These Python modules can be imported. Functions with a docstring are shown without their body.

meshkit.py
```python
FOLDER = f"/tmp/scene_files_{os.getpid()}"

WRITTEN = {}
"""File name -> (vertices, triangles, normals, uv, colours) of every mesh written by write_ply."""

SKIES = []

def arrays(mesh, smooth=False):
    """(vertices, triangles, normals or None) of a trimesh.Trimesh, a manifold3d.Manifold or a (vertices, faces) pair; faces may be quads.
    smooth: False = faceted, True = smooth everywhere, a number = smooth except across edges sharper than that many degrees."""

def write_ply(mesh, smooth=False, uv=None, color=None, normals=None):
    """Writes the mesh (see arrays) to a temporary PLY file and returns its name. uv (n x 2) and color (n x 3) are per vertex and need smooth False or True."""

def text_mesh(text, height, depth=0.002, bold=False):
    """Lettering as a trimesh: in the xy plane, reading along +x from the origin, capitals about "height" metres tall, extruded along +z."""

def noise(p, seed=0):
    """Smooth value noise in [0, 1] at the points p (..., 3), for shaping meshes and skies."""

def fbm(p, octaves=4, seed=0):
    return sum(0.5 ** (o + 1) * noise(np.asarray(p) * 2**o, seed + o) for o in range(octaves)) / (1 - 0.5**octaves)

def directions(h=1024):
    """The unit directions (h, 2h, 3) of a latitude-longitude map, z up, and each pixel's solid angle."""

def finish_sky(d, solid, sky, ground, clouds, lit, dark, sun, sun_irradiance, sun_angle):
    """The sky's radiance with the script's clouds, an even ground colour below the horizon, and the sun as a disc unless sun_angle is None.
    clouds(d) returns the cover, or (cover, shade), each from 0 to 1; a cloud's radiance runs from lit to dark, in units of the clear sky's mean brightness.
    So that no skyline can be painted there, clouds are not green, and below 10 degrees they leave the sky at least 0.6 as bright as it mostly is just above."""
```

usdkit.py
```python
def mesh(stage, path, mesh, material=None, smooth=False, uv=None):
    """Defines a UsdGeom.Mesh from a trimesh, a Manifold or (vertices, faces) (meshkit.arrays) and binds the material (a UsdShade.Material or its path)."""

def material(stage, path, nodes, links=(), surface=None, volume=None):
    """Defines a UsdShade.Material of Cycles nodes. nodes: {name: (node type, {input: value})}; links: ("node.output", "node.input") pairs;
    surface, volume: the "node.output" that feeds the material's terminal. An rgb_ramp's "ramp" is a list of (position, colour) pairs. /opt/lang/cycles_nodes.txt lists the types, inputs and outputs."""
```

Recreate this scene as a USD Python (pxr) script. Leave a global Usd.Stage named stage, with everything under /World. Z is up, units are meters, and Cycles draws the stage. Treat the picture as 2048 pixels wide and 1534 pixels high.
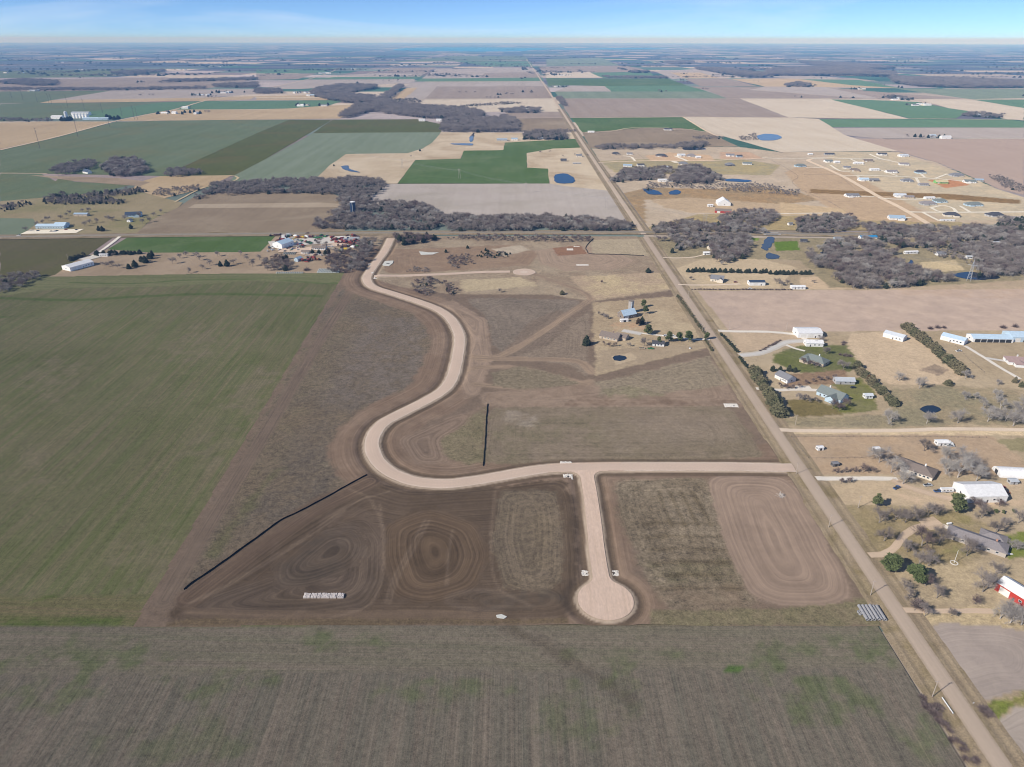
import math, random
import numpy as np
import trimesh, shapely, usdkit, meshkit
from shapely.geometry import Polygon, LineString, Point, box as sbox
from scipy import ndimage
from pxr import Usd, UsdGeom, UsdLux, UsdShade, Sdf, Gf, Vt

stage = Usd.Stage.CreateInMemory()
UsdGeom.SetStageUpAxis(stage, "Z")
UsdGeom.SetStageMetersPerUnit(stage, 1.0)
UsdGeom.Xform.Define(stage, "/World")
UsdGeom.Scope.Define(stage, "/World/Looks")

# ------------------------------------------------------------------ camera, sky, sun, exposure
H, FPX, PITCH, ROLL = 265.0, 1421.0, 25.86, 0.10
cam = UsdGeom.Camera.Define(stage, "/World/camera")
cam.CreateHorizontalApertureAttr(36.0)
cam.CreateVerticalApertureAttr(36.0 * 767 / 1024)
cam.CreateFocalLengthAttr(36.0 * FPX / 2048)
cam.CreateClippingRangeAttr(Gf.Vec2f(1.0, 300000.0))
cam.CreateExposureAttr(EXPOSURE := 0.15)
_x = UsdGeom.Xformable(cam)
_x.AddTranslateOp().Set(Gf.Vec3d(0, 0, H))
_x.AddRotateXOp().Set(90 - PITCH)
_x.AddRotateZOp(opSuffix="roll").Set(ROLL)

SUN_EL, SUN_AZ = math.radians(33.0), math.atan2(-0.86, -0.51)
SD = np.array([math.cos(SUN_EL) * math.sin(SUN_AZ), math.cos(SUN_EL) * math.cos(SUN_AZ), math.sin(SUN_EL)])
sun = UsdLux.DistantLight.Define(stage, "/World/sun")
sun.CreateIntensityAttr(1.15)
sun.CreateAngleAttr(0.53)
sun.CreateNormalizeAttr(True)
sun.CreateColorAttr(Gf.Vec3f(1.0, 0.945, 0.87))
_m = Gf.Matrix4d().SetRotate(Gf.Rotation(Gf.Vec3d(0, 0, 1), Gf.Vec3d(*map(float, SD))))
UsdGeom.Xformable(sun).AddTransformOp().Set(_m)

sky = UsdLux.DomeLight.Define(stage, "/World/sky")
sky_mat = usdkit.material(stage, "/World/Looks/sky", {
    "sky": ("sky_texture", {"sky_type": "single_scattering", "sun_disc": False, "sun_elevation": SUN_EL, "sun_rotation": SUN_AZ,
                            "altitude": 400.0, "air_density": 0.40, "aerosol_density": 0.0, "ozone_density": 7.0}),
    "tc": ("texture_coordinate", {}),
    "map": ("mapping", {"scale": (1.0, 2.2, 9.0), "rotation": (0.0, 0.0, 0.5)}),
    "n": ("noise_texture", {"scale": 2.2, "detail": 7.0, "roughness": 0.55, "distortion": 0.5}),
    "r": ("rgb_ramp", {"ramp": [(0.46, (0, 0, 0)), (0.72, (1, 1, 1))]}),
    "m": ("math", {"math_type": "multiply", "value2": 0.35}),
    "mix": ("mix", {"color2": (7.0, 7.6, 8.4)}),
    "bg": ("background_shader", {"strength": 0.12}),
}, [("tc.generated", "map.vector"), ("map.vector", "n.vector"), ("n.fac", "r.fac"), ("r.color", "m.value1"), ("m.value", "mix.fac"),
    ("sky.color", "mix.color1"), ("mix.color", "bg.color")], surface="bg.background")
UsdShade.MaterialBindingAPI.Apply(sky.GetPrim()).Bind(sky_mat)

# ------------------------------------------------------------------ picture <-> ground
def _rx(a): c, s = math.cos(a), math.sin(a); return np.array([[1, 0, 0], [0, c, -s], [0, s, c]])
def _rz(a): c, s = math.cos(a), math.sin(a); return np.array([[c, -s, 0], [s, c, 0], [0, 0, 1]])
CAM = _rx(math.radians(90 - PITCH)) @ _rz(math.radians(ROLL))
def G(px, py, z=0.0):
    """The point of the ground (height z) seen at the photograph's pixel (2048 wide)."""
    d = CAM @ np.array([px - 1024.0, 767.0 - py, -FPX])
    t = (z - H) / d[2]
    return np.array([d[0] * t, d[1] * t])
def PX(x, y, z=0.0):
    p = CAM.T @ np.array([x, y, z - H])
    return 1024 - FPX * p[0] / p[2], 767 + FPX * p[1] / p[2]
def GL(pts): return np.array([G(a, b) for a, b in pts])

# ------------------------------------------------------------------ helpers
rng = np.random.default_rng(7)
KWHITE, AIR, EXT = 1.1, np.array([0.74, 0.80, 0.90]), 6.6e-5 * np.array([.20, .50, 1.0])
def lin(c):
    c = np.asarray(c, float) / 255
    return np.where(c < 0.04045, c / 12.92, ((c + 0.055) / 1.055) ** 2.4)
def C(r, g, b, dist=300.0):
    """Base colour of a surface that looks (r, g, b) in sunlight at a distance through the haze."""
    t = np.exp(-EXT * dist)
    return tuple(np.clip((lin((r, g, b)) - AIR * (1 - t)) / (KWHITE * t), 0.02, 0.85))
def soft(r, g, b):
    c = np.array((r, g, b), float); L = c.mean()
    return tuple((0.84 * c + 0.16 * L) * (1 + 0.15 * np.clip((L - 88) / 40, 0, 1)))
used = {}
def numbered(path):
    n = used.get(path, -1) + 1
    used[path] = n
    return path if n == 0 else f"{path}_{n:03d}"
def cd(p, **k):
    for a, b in k.items():
        if b is not None: p.SetCustomDataByKey(a, b)
MATS = {}
def mat(name, *a, **k):
    if name not in MATS: MATS[name] = usdkit.material(stage, "/World/Looks/" + name, *a, **k)
    return MATS[name]
def plain(name, col, rough=0.7, spec=0.3, metal=0.0, vary=0.10, scale=0.7, bump=0.0, aniso=(1, 1, 1)):
    """A procedural paint / wood / metal / cloth: colour with slow stains and fine grain."""
    nodes = {"tc": ("geometry", {}), "mp": ("mapping", {"scale": aniso}),
             "n": ("noise_texture", {"scale": scale, "detail": 5.0, "roughness": 0.65}),
             "mr": ("map_range", {"from_min": 0.25, "from_max": 0.75, "to_min": 1 - vary, "to_max": 1 + vary}),
             "h": ("hsv", {"color": col}), "p": ("principled_bsdf", {"roughness": rough, "specular_ior_level": spec, "metallic": metal})}
    links = [("tc.position", "mp.vector"), ("mp.vector", "n.vector"), ("n.fac", "mr.value"), ("mr.result", "h.value"), ("h.color", "p.base_color")]
    if bump:
        nodes["b"] = ("bump", {"strength": 0.6, "distance": bump}); links += [("n.fac", "b.height"), ("b.normal", "p.normal")]
    return mat(name, nodes, links, surface="p.BSDF")
def obj(name, mesh, m, parent=None, label=None, category=None, group=None, kind=None, smooth=False, uv=None):
    path = numbered((str(parent.GetPath()) if parent else "/World") + "/" + name)
    pr = usdkit.mesh(stage, path, mesh, m, smooth=smooth, uv=uv).GetPrim()
    cd(pr, label=label, category=category, group=group, kind=kind)
    return pr
def thing(name, label, cat, loc=(0, 0, 0), rz=0.0, group=None, scale=None):
    x = UsdGeom.Xform.Define(stage, numbered("/World/" + name))
    x.AddTranslateOp().Set(Gf.Vec3d(*map(float, loc)))
    if rz: x.AddRotateZOp().Set(float(rz))
    if scale is not None: x.AddScaleOp().Set(Gf.Vec3f(*map(float, scale)))
    cd(x.GetPrim(), label=label, category=cat, group=group)
    return x.GetPrim()
def copy_of(proto, name, label, cat, loc, rz=0.0, group=None, scale=None):
    p = thing(name, label, cat, loc, rz, group, scale)
    p.GetReferences().AddInternalReference(proto)
    p.SetInstanceable(True)
    return p
def cat(ms): return trimesh.util.concatenate(ms)
def bx(x0, x1, y0, y1, z0, z1):
    b = trimesh.creation.box([x1 - x0, y1 - y0, z1 - z0]); b.apply_translation([(x0 + x1) / 2, (y0 + y1) / 2, (z0 + z1) / 2]); return b
def cyl(r, h, x=0, y=0, z=0, n=16, r2=None):
    a = np.arange(n) * 2 * np.pi / n
    r2 = r if r2 is None else r2
    lo, hi = np.c_[np.cos(a) * r, np.sin(a) * r, 0 * a], np.c_[np.cos(a) * r2, np.sin(a) * r2, 0 * a + h]
    v = np.vstack([lo, hi, [[0, 0, 0], [0, 0, h]]]) + [x, y, z]
    f = []
    for i in range(n):
        j = (i + 1) % n
        f += [(i, j, n + j), (i, n + j, n + i), (2 * n, j, i), (2 * n + 1, n + i, n + j)]
    return trimesh.Trimesh(v, np.array(f), process=False)
def tube(p0, p1, r0, r1=None, n=5):
    p0, p1 = np.asarray(p0, float), np.asarray(p1, float)
    d = p1 - p0; L = np.linalg.norm(d); c = cyl(r0, L, n=n, r2=r0 if r1 is None else r1)
    c.apply_transform(trimesh.geometry.align_vectors([0, 0, 1], d / L)); c.apply_translation(p0); return c
def smooth_line(pts, step=4.0):
    """Catmull-Rom through the points, resampled evenly."""
    p = np.asarray(pts, float)
    if len(p) > 2:
        q = np.vstack([2 * p[0] - p[1], p, 2 * p[-1] - p[-2]]); out = []
        for i in range(1, len(q) - 2):
            n = max(2, int(np.linalg.norm(q[i + 1] - q[i]) / step))
            t = np.linspace(0, 1, n, endpoint=False)[:, None]
            out.append(0.5 * (2 * q[i] + (q[i + 1] - q[i - 1]) * t + (2 * q[i - 1] - 5 * q[i] + 4 * q[i + 1] - q[i + 2]) * t ** 2 + (3 * q[i] - q[i - 1] - 3 * q[i + 1] + q[i + 2]) * t ** 3))
        p = np.vstack(out + [p[-1:]])
    s = np.r_[0, np.cumsum(np.linalg.norm(np.diff(p, axis=0), axis=1))]
    t = np.linspace(0, s[-1], max(2, int(s[-1] / step) + 1))
    return np.c_[np.interp(t, s, p[:, 0]), np.interp(t, s, p[:, 1])], t
def ribbon(pts, offs, zs, step=4.0, wob=0.0, zfun=None):
    """A strip along a line with a cross profile (offsets to the right, heights). Returns vertices, faces, uv (metres across, along)."""
    p, t = smooth_line(pts, step)
    d = np.gradient(p, axis=0); d /= np.linalg.norm(d, axis=1, keepdims=True) + 1e-9
    nrm = np.c_[d[:, 1], -d[:, 0]]
    m, v, uv = len(offs), [], []
    for k, (o, z) in enumerate(zip(offs, zs)):
        oo = np.full(len(t), float(o))
        if wob and k in (0, m - 1): oo += wob * 2 * (meshkit.fbm(np.c_[t / 5.0, 0 * t + k * 7.3, 0 * t], 3, 3) - 0.5)
        q = p + nrm * oo[:, None]
        zz = np.full(len(t), float(z)) if zfun is None else zfun(q[:, 0], q[:, 1]) + z
        v.append(np.c_[q, zz]); uv.append(np.c_[oo, t])
    v, uv = np.stack(v, 1).reshape(-1, 3), np.stack(uv, 1).reshape(-1, 2)
    i, k = np.meshgrid(np.arange(len(t) - 1), np.arange(m - 1), indexing="ij")
    a = (i * m + k).ravel()
    return (v, np.c_[a, a + 1, a + m + 1, a + m]), uv

# ------------------------------------------------------------------ ground materials
def field_mat(name, a, b, deg=0.0, roww=6.0, rowl=220.0, ks=0.6, kb=0.6, blotch=70.0, grain=0.25, gscale=0.8, row2=None, k2=0.25, tint=None, kt=0.0, tscale=60.0):
    """Bare, stubble or sown land: two colours blended by long streaks in the working direction and by slow patches, then grain. deg: direction of the rows, 0 = north."""
    n = {"g": ("geometry", {}),
         "m1": ("mapping", {"rotation": (0, 0, math.radians(deg)), "scale": (1 / roww, 1 / rowl, 1)}),
         "s": ("noise_texture", {"scale": 1.0, "detail": 3.0, "roughness": 0.6}),
         "bl": ("noise_texture", {"scale": 1 / blotch, "detail": 6.0, "roughness": 0.62, "distortion": 0.4}),
         "m2": ("mapping", {"rotation": (0, 0, math.radians(deg)), "scale": (1.0, 1 / (1 if row2 is None else 3.5), 1)}),
         "gr": ("noise_texture", {"scale": gscale, "detail": 4.0, "roughness": 0.75}),
         "x1": ("math", {"math_type": "multiply_add", "value2": 2.2 * ks, "value3": 0.5 - 1.1 * ks}),
         "x2": ("math", {"math_type": "multiply_add", "value2": 2.4 * kb, "value3": -1.2 * kb}),
         "x3": ("math", {"math_type": "add", "use_clamp": True}),
         "mx": ("mix", {"color1": a, "color2": b}),
         "mr": ("map_range", {"from_min": 0.32, "from_max": 0.68, "to_min": 1 - grain, "to_max": 1 + grain}),
         "h": ("hsv", {}), "p": ("principled_bsdf", {"roughness": 1.0, "specular_ior_level": 0.05, "diffuse_roughness": 0.3})}
    l = [("g.position", "m1.vector"), ("m1.vector", "s.vector"), ("g.position", "bl.vector"), ("g.position", "m2.vector"), ("m2.vector", "gr.vector"), ("s.fac", "x1.value1"),
         ("bl.fac", "x2.value1"), ("x1.value", "x3.value1"), ("x2.value", "x3.value2"), ("x3.value", "mx.fac"), ("gr.fac", "mr.value"), ("h.color", "p.base_color")]
    src = "mx.color"
    if tint is not None:
        n["tn"] = ("noise_texture", {"scale": 1 / tscale, "detail": 5.0, "roughness": 0.6, "distortion": 0.6})
        n["tr"] = ("map_range", {"from_min": 0.48, "from_max": 0.68, "to_min": 0.0, "to_max": kt, "clamp": True})
        n["tm"] = ("mix", {"color2": tint})
        l += [("g.position", "tn.vector"), ("tn.fac", "tr.value"), ("tr.result", "tm.fac"), (src, "tm.color1")]; src = "tm.color"
    if row2 is not None:
        n["w"] = ("mapping", {"rotation": (0, 0, math.radians(deg)), "scale": (1 / row2, 0.02, 1)})
        n["wn"] = ("noise_texture", {"scale": 1.0, "detail": 1.5, "roughness": 0.5})
        n["wr"] = ("map_range", {"from_min": 0.3, "from_max": 0.7, "to_min": 1 - k2, "to_max": 1 + k2})
        n["wm"] = ("math", {"math_type": "multiply"})
        l += [("g.position", "w.vector"), ("w.vector", "wn.vector"), ("wn.fac", "wr.value"), ("wr.result", "wm.value1"), ("mr.result", "wm.value2"), ("wm.value", "h.value")]
    else: l += [("mr.result", "h.value")]
    l += [(src, "h.color")]
    return mat(name, n, l, surface="p.BSDF")
def strip_mat(name, col, edge, half, grain=0.14, streak=0.10, ew=0.8):
    """A dirt or gravel road: wheel streaks along it (u across, v along, in metres), paler or darker loose edges."""
    n = {"u": ("uvmap", {"attribute": "st"}), "sp": ("separate_xyz", {}), "ab": ("math", {"math_type": "absolute"}),
         "er": ("map_range", {"from_min": half - ew * 1.6, "from_max": half - ew * 0.2, "to_min": 0.0, "to_max": 1.0, "clamp": True}),
         "g": ("geometry", {}), "gn": ("noise_texture", {"scale": 0.9, "detail": 6.0, "roughness": 0.75}), "bl": ("noise_texture", {"scale": 0.03, "detail": 4.0}),
         "m": ("mapping", {"scale": (1.1, 0.012, 1)}), "s": ("noise_texture", {"scale": 1.0, "detail": 3.0, "roughness": 0.6}),
         "a1": ("math", {"math_type": "multiply_add", "value2": 2 * streak, "value3": 1 - streak}), "a2": ("math", {"math_type": "multiply_add", "value2": 2 * grain, "value3": 1 - grain}),
         "a3": ("math", {"math_type": "multiply_add", "value2": 0.24, "value3": 0.88}), "q1": ("math", {"math_type": "multiply"}), "q2": ("math", {"math_type": "multiply"}),
         "ed": ("math", {"math_type": "multiply"}), "er2": ("map_range", {"from_min": 0.35, "from_max": 0.6, "clamp": True}),
         "mx": ("mix", {"color1": col, "color2": edge}), "h": ("hsv", {}), "p": ("principled_bsdf", {"roughness": 1.0, "specular_ior_level": 0.05})}
    l = [("u.UV", "sp.vector"), ("sp.x", "ab.value1"), ("ab.value", "er.value"), ("g.position", "gn.vector"), ("g.position", "bl.vector"), ("u.UV", "m.vector"), ("m.vector", "s.vector"),
         ("s.fac", "a1.value1"), ("gn.fac", "a2.value1"), ("bl.fac", "a3.value1"), ("a1.value", "q1.value1"), ("a2.value", "q1.value2"), ("q1.value", "q2.value1"), ("a3.value", "q2.value2"),
         ("gn.fac", "er2.value"), ("er.result", "ed.value1"), ("er2.result", "ed.value2"), ("ed.value", "mx.fac"), ("mx.color", "h.color"), ("q2.value", "h.value"), ("h.color", "p.base_color")]
    return mat(name, n, l, surface="p.BSDF")
def patch_mat(name, fine=1.6, grain=0.5, rfine=0.9, two=0.0):
    """Mixed land read from the mesh: 'tint' the soil or crop colour, 'clump' how tufted it is, 'till' how strongly tool marks show, 'lane' the metres across those marks; two: width of the bands in which 'tint' gives way to 'tint_b'."""
    n = {"t": ("attribute", {"attribute": "tint"}), "c": ("attribute", {"attribute": "clump"}), "k": ("attribute", {"attribute": "till"}), "s": ("attribute", {"attribute": "lane"}),
         "g": ("geometry", {}), "gs": ("mapping", {"scale": (0.008, 0.008, 0)}), "cb": ("combine_xyz", {}), "va": ("vector_math", {"math_type": "add"}),
         "ls": ("math", {"math_type": "multiply", "value2": 1 / fine}), "sn": ("noise_texture", {"scale": 1.0, "detail": 3.0, "roughness": 0.7}),
         "gn": ("noise_texture", {"scale": rfine, "detail": 5.0, "roughness": 0.8}), "fn": ("noise_texture", {"scale": rfine * .3, "detail": 5.0, "roughness": 0.75}), "ln": ("noise_texture", {"scale": rfine * .06, "detail": 5.0, "roughness": 0.65}),
         "g2": ("math", {"math_type": "multiply_add", "value2": 3.4, "value3": -1.7}), "f2": ("math", {"math_type": "multiply_add", "value2": 3.0, "value3": -1.5}), "gf": ("math", {"math_type": "add"}), "c2": ("math", {"math_type": "multiply"}),
         "s1": ("math", {"math_type": "subtract", "value2": 0.5}), "s2": ("math", {"math_type": "multiply"}), "s2b": ("math", {"math_type": "multiply", "value2": 2.2}),
         "f1": ("math", {"math_type": "multiply_add", "value2": grain, "value3": 1 - grain / 2}), "ad": ("math", {"math_type": "add"}), "ad2": ("math", {"math_type": "add"}), "cl": ("clamp", {"min": 0.35, "max": 1.9}),
         "h": ("hsv", {}), "b": ("bump", {"strength": 0.7, "distance": 0.22}), "p": ("principled_bsdf", {"roughness": 1.0, "specular_ior_level": 0.04, "diffuse_roughness": 0.3})}
    l = [("g.position", "gs.vector"), ("s.fac", "ls.value1"), ("ls.value", "cb.x"), ("gs.vector", "va.vector1"), ("cb.vector", "va.vector2"), ("va.vector", "sn.vector"), ("g.position", "gn.vector"),
         ("g.position", "fn.vector"), ("g.position", "ln.vector"), ("gn.fac", "g2.value1"), ("fn.fac", "f2.value1"), ("g2.value", "gf.value1"), ("f2.value", "gf.value2"), ("gf.value", "c2.value1"), ("c.fac", "c2.value2"), ("sn.fac", "s1.value1"), ("s1.value", "s2.value1"),
         ("k.fac", "s2.value2"), ("s2.value", "s2b.value1"), ("ln.fac", "f1.value1"), ("f1.value", "ad.value1"), ("c2.value", "ad.value2"), ("ad.value", "ad2.value1"), ("s2b.value", "ad2.value2"),
         ("ad2.value", "cl.value"), ("cl.result", "h.value"), ("h.color", "p.base_color"), ("c2.value", "b.height"), ("b.normal", "p.normal")]
    if two:
        n |= {"tb": ("attribute", {"attribute": "tint_b"}), "l2": ("math", {"math_type": "multiply", "value2": 1 / two}), "cb2": ("combine_xyz", {}), "va2": ("vector_math", {"math_type": "add"}), "wn": ("noise_texture", {"scale": 1.0, "detail": 4.0, "roughness": 0.65}),
              "wr": ("map_range", {"from_min": .36, "from_max": .64, "clamp": True}), "mt": ("mix", {})}
        l += [("s.fac", "l2.value1"), ("l2.value", "cb2.x"), ("cb2.vector", "va2.vector1"), ("gs.vector", "va2.vector2"), ("va2.vector", "wn.vector"), ("wn.fac", "wr.value"), ("wr.result", "mt.fac"), ("t.color", "mt.color1"), ("tb.color", "mt.color2"), ("mt.color", "h.color")]
    else: l += [("t.color", "h.color")]
    return mat(name, n, l, surface="p.BSDF")

class Patch:
    """A piece of country as a height field whose soil and grass colours are laid out in plan."""
    def __init__(s, x0, x1, y0, y1, res, col):
        s.x, s.y = np.arange(x0, x1 + res / 2, res), np.arange(y0, y1 + res / 2, res)
        s.X, s.Y = np.meshgrid(s.x, s.y)
        s.res, sh = res, s.X.shape
        s.col = np.ones(sh + (3,)) * col
        s.clump, s.till, s.lane, s.z = np.full(sh, 0.25), np.zeros(sh), np.zeros(sh), np.full(sh, 0.06)
        P = np.stack([s.X, s.Y, 0 * s.X], -1)
        s.n1 = meshkit.fbm(P / 9.0, 4, 1) - 0.5
        s.n2 = meshkit.fbm(P / 40.0, 4, 2) - 0.5
        s.n0 = meshkit.fbm(P / 3.2, 3, 4) - 0.5
        s.keep = np.ones(sh, bool)
    def window(s, poly, pad):
        a, b, c, d = poly.bounds
        i0, i1 = np.searchsorted(s.y, [b - pad, d + pad]); j0, j1 = np.searchsorted(s.x, [a - pad, c + pad])
        return slice(i0, i1), slice(j0, j1)
    def sdist(s, poly, w):
        ins = shapely.contains_xy(poly, s.X[w], s.Y[w])
        return ins, (ndimage.distance_transform_edt(ins) - ndimage.distance_transform_edt(~ins)) * s.res
    def paint(s, pts, col, edge=2.0, wob=6.0, a=1.0, clump=None, till=None, world=False, zadd=0.0, mottle=None, mk=0.5):
        poly = Polygon(pts if world else GL(pts)).buffer(0)
        if till: poly = poly.buffer(-7).buffer(7) if poly.buffer(-7).area > .6 * poly.area else poly
        w = s.window(poly, edge + wob + 3)
        if s.X[w].size == 0: return
        ins, sd = s.sdist(poly, w)
        m = np.clip((sd + wob * (s.n1[w] + .7 * s.n2[w]) + min(wob, 6) * s.n0[w]) / edge + 0.5, 0, 1) * a
        if a < .95: m = m * np.clip(.55 + 1.6 * s.n1[w] + 1.4 * s.n0[w], 0.15, 1)
        s.blend(w, m, col, clump, till, mottle, mk)
        if till:
            on = m > 0.04; s.lane[w] = np.where(on, ndimage.gaussian_filter(sd, 4.0 / s.res), s.lane[w])
        if zadd: s.z[w] += m * zadd
    def blend(s, w, m, col, clump, till, mottle=None, mk=0.5):
        c = np.ones(3) * col
        if mottle is not None:
            q = np.clip(0.5 + 2.0 * s.n2[w] + 1.4 * s.n1[w] + .8 * s.n0[w], 0, 1)[..., None] * mk; c = c * (1 - q) + np.array(mottle) * q
        s.col[w] = s.col[w] * (1 - m[..., None]) + c * m[..., None]
        if clump is not None: s.clump[w] = s.clump[w] * (1 - m) + clump * m
        if till is not None: s.till[w] = s.till[w] * (1 - m) + till * m
    def line(s, pts, width, col, edge=1.5, wob=1.5, a=1.0, clump=None, till=None, zadd=0.0, world=False):
        p, _ = smooth_line(pts if world else GL(pts), 1.0)
        ls = LineString(p); w = s.window(ls, width + edge + wob + 2)
        if s.X[w].size == 0: return
        from scipy.spatial import cKDTree
        d = cKDTree(p).query(np.c_[s.X[w].ravel(), s.Y[w].ravel()], distance_upper_bound=width + edge + wob + 3)[0].reshape(s.X[w].shape)
        d = np.where(np.isfinite(d), d, 1e3)
        m = np.clip((width / 2 - d + wob * s.n1[w]) / edge + 0.5, 0, 1) * a
        s.blend(w, m, col, clump, till)
        if till: s.lane[w] = np.where(m > 0.05, d, s.lane[w])
        if zadd: s.z[w] += m * zadd
    def height(s, x, y):
        return ndimage.map_coordinates(s.z, [(np.asarray(y) - s.y[0]) / s.res, (np.asarray(x) - s.x[0]) / s.res], order=1, mode="nearest")
    def build(s, name, m, tint_b=None, **k):
        sh = s.X.shape
        z = s.z + s.clump * 0.25 * s.n1
        v = np.stack([s.X, s.Y, z], -1).reshape(-1, 3)
        i, j = np.meshgrid(np.arange(sh[0] - 1), np.arange(sh[1] - 1), indexing="ij")
        a = (i * sh[1] + j).ravel()
        f = np.c_[a, a + 1, a + sh[1] + 1, a + sh[1]]
        f = f[s.keep.ravel()[f].all(1)]
        use, f = np.unique(f, return_inverse=True); f = f.reshape(-1, 4); v = v[use]
        p = usdkit.mesh(stage, numbered("/World/" + name), (v, f), m, smooth=True)
        api = UsdGeom.PrimvarsAPI(p)
        api.CreatePrimvar("tint", Sdf.ValueTypeNames.Color3fArray, "vertex").Set(Vt.Vec3fArray.FromNumpy(s.col.reshape(-1, 3)[use].astype(np.float32)))
        if tint_b is not None: api.CreatePrimvar("tint_b", Sdf.ValueTypeNames.Color3fArray, "vertex").Set(Vt.Vec3fArray.FromNumpy(tint_b.reshape(-1, 3)[use].astype(np.float32)))
        for nm, arr in (("clump", s.clump), ("till", s.till), ("lane", s.lane)):
            api.CreatePrimvar(nm, Sdf.ValueTypeNames.FloatArray, "vertex").Set(Vt.FloatArray.FromNumpy(arr.ravel()[use].astype(np.float32)))
        cd(p.GetPrim(), kind="structure", **k)

# ------------------------------------------------------------------ the country to the horizon
RAD = 62000.0
def far_ground():
    cell, v, f, col = 402.3, [], [], []
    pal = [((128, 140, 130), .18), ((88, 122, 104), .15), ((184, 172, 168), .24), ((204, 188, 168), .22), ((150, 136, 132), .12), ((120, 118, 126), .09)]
    cum = np.cumsum([p[1] for p in pal])
    done = {}
    ox = 198.0
    for iy in range(-6, 155):
        for ix in range(-155, 155):
            if iy > 40 and abs(ix) > iy + 8: continue
            key = (ix >> (1 if rng.random() < .35 else 0), iy)
            block = (ix // 2, iy) if ((ix // 2) * 7 + iy * 13) % 3 else (ix, iy // 2)
            x0, y0 = ox + ix * cell, 265.0 + iy * cell
            if math.hypot(x0 + cell / 2, y0 + cell / 2) > RAD: continue
            dist = math.hypot(x0, y0)
            if block not in done:
                k = int(np.searchsorted(cum, rng.random() * cum[-1])); c = np.array(pal[min(k, 5)][0]) * rng.uniform(.9, 1.07)
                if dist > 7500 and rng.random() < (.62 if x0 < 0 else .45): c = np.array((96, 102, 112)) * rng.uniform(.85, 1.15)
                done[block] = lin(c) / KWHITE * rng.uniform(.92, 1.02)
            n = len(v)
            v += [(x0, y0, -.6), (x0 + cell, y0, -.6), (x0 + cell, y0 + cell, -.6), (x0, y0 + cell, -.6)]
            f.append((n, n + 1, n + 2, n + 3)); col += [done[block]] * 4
    m = mat("open_country", {"t": ("attribute", {"attribute": "tint"}), "g": ("geometry", {}), "mp": ("mapping", {"scale": (1 / 900, 1 / 260, 1)}), "n": ("noise_texture", {"scale": 1.0, "detail": 6.0, "roughness": 0.65}),
             "n2": ("noise_texture", {"scale": 1 / 40.0, "detail": 5.0, "roughness": 0.7}), "ad": ("math", {"math_type": "add"}), "mr": ("map_range", {"from_min": 0.6, "from_max": 1.4, "to_min": 0.72, "to_max": 1.28}), "h": ("hsv", {}),
             "p": ("principled_bsdf", {"roughness": 1.0, "specular_ior_level": 0.0})},
            [("g.position", "mp.vector"), ("mp.vector", "n.vector"), ("g.position", "n2.vector"), ("n.fac", "ad.value1"), ("n2.fac", "ad.value2"), ("ad.value", "mr.value"), ("mr.result", "h.value"), ("t.color", "h.color"), ("h.color", "p.base_color")], surface="p.BSDF")
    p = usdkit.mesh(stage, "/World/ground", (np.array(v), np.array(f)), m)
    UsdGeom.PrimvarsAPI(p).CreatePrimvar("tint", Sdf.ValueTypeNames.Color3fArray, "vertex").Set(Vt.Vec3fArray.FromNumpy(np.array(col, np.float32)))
    cd(p.GetPrim(), kind="structure", label="flat farm country reaching to the horizon", category="ground")
far_ground()

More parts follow.
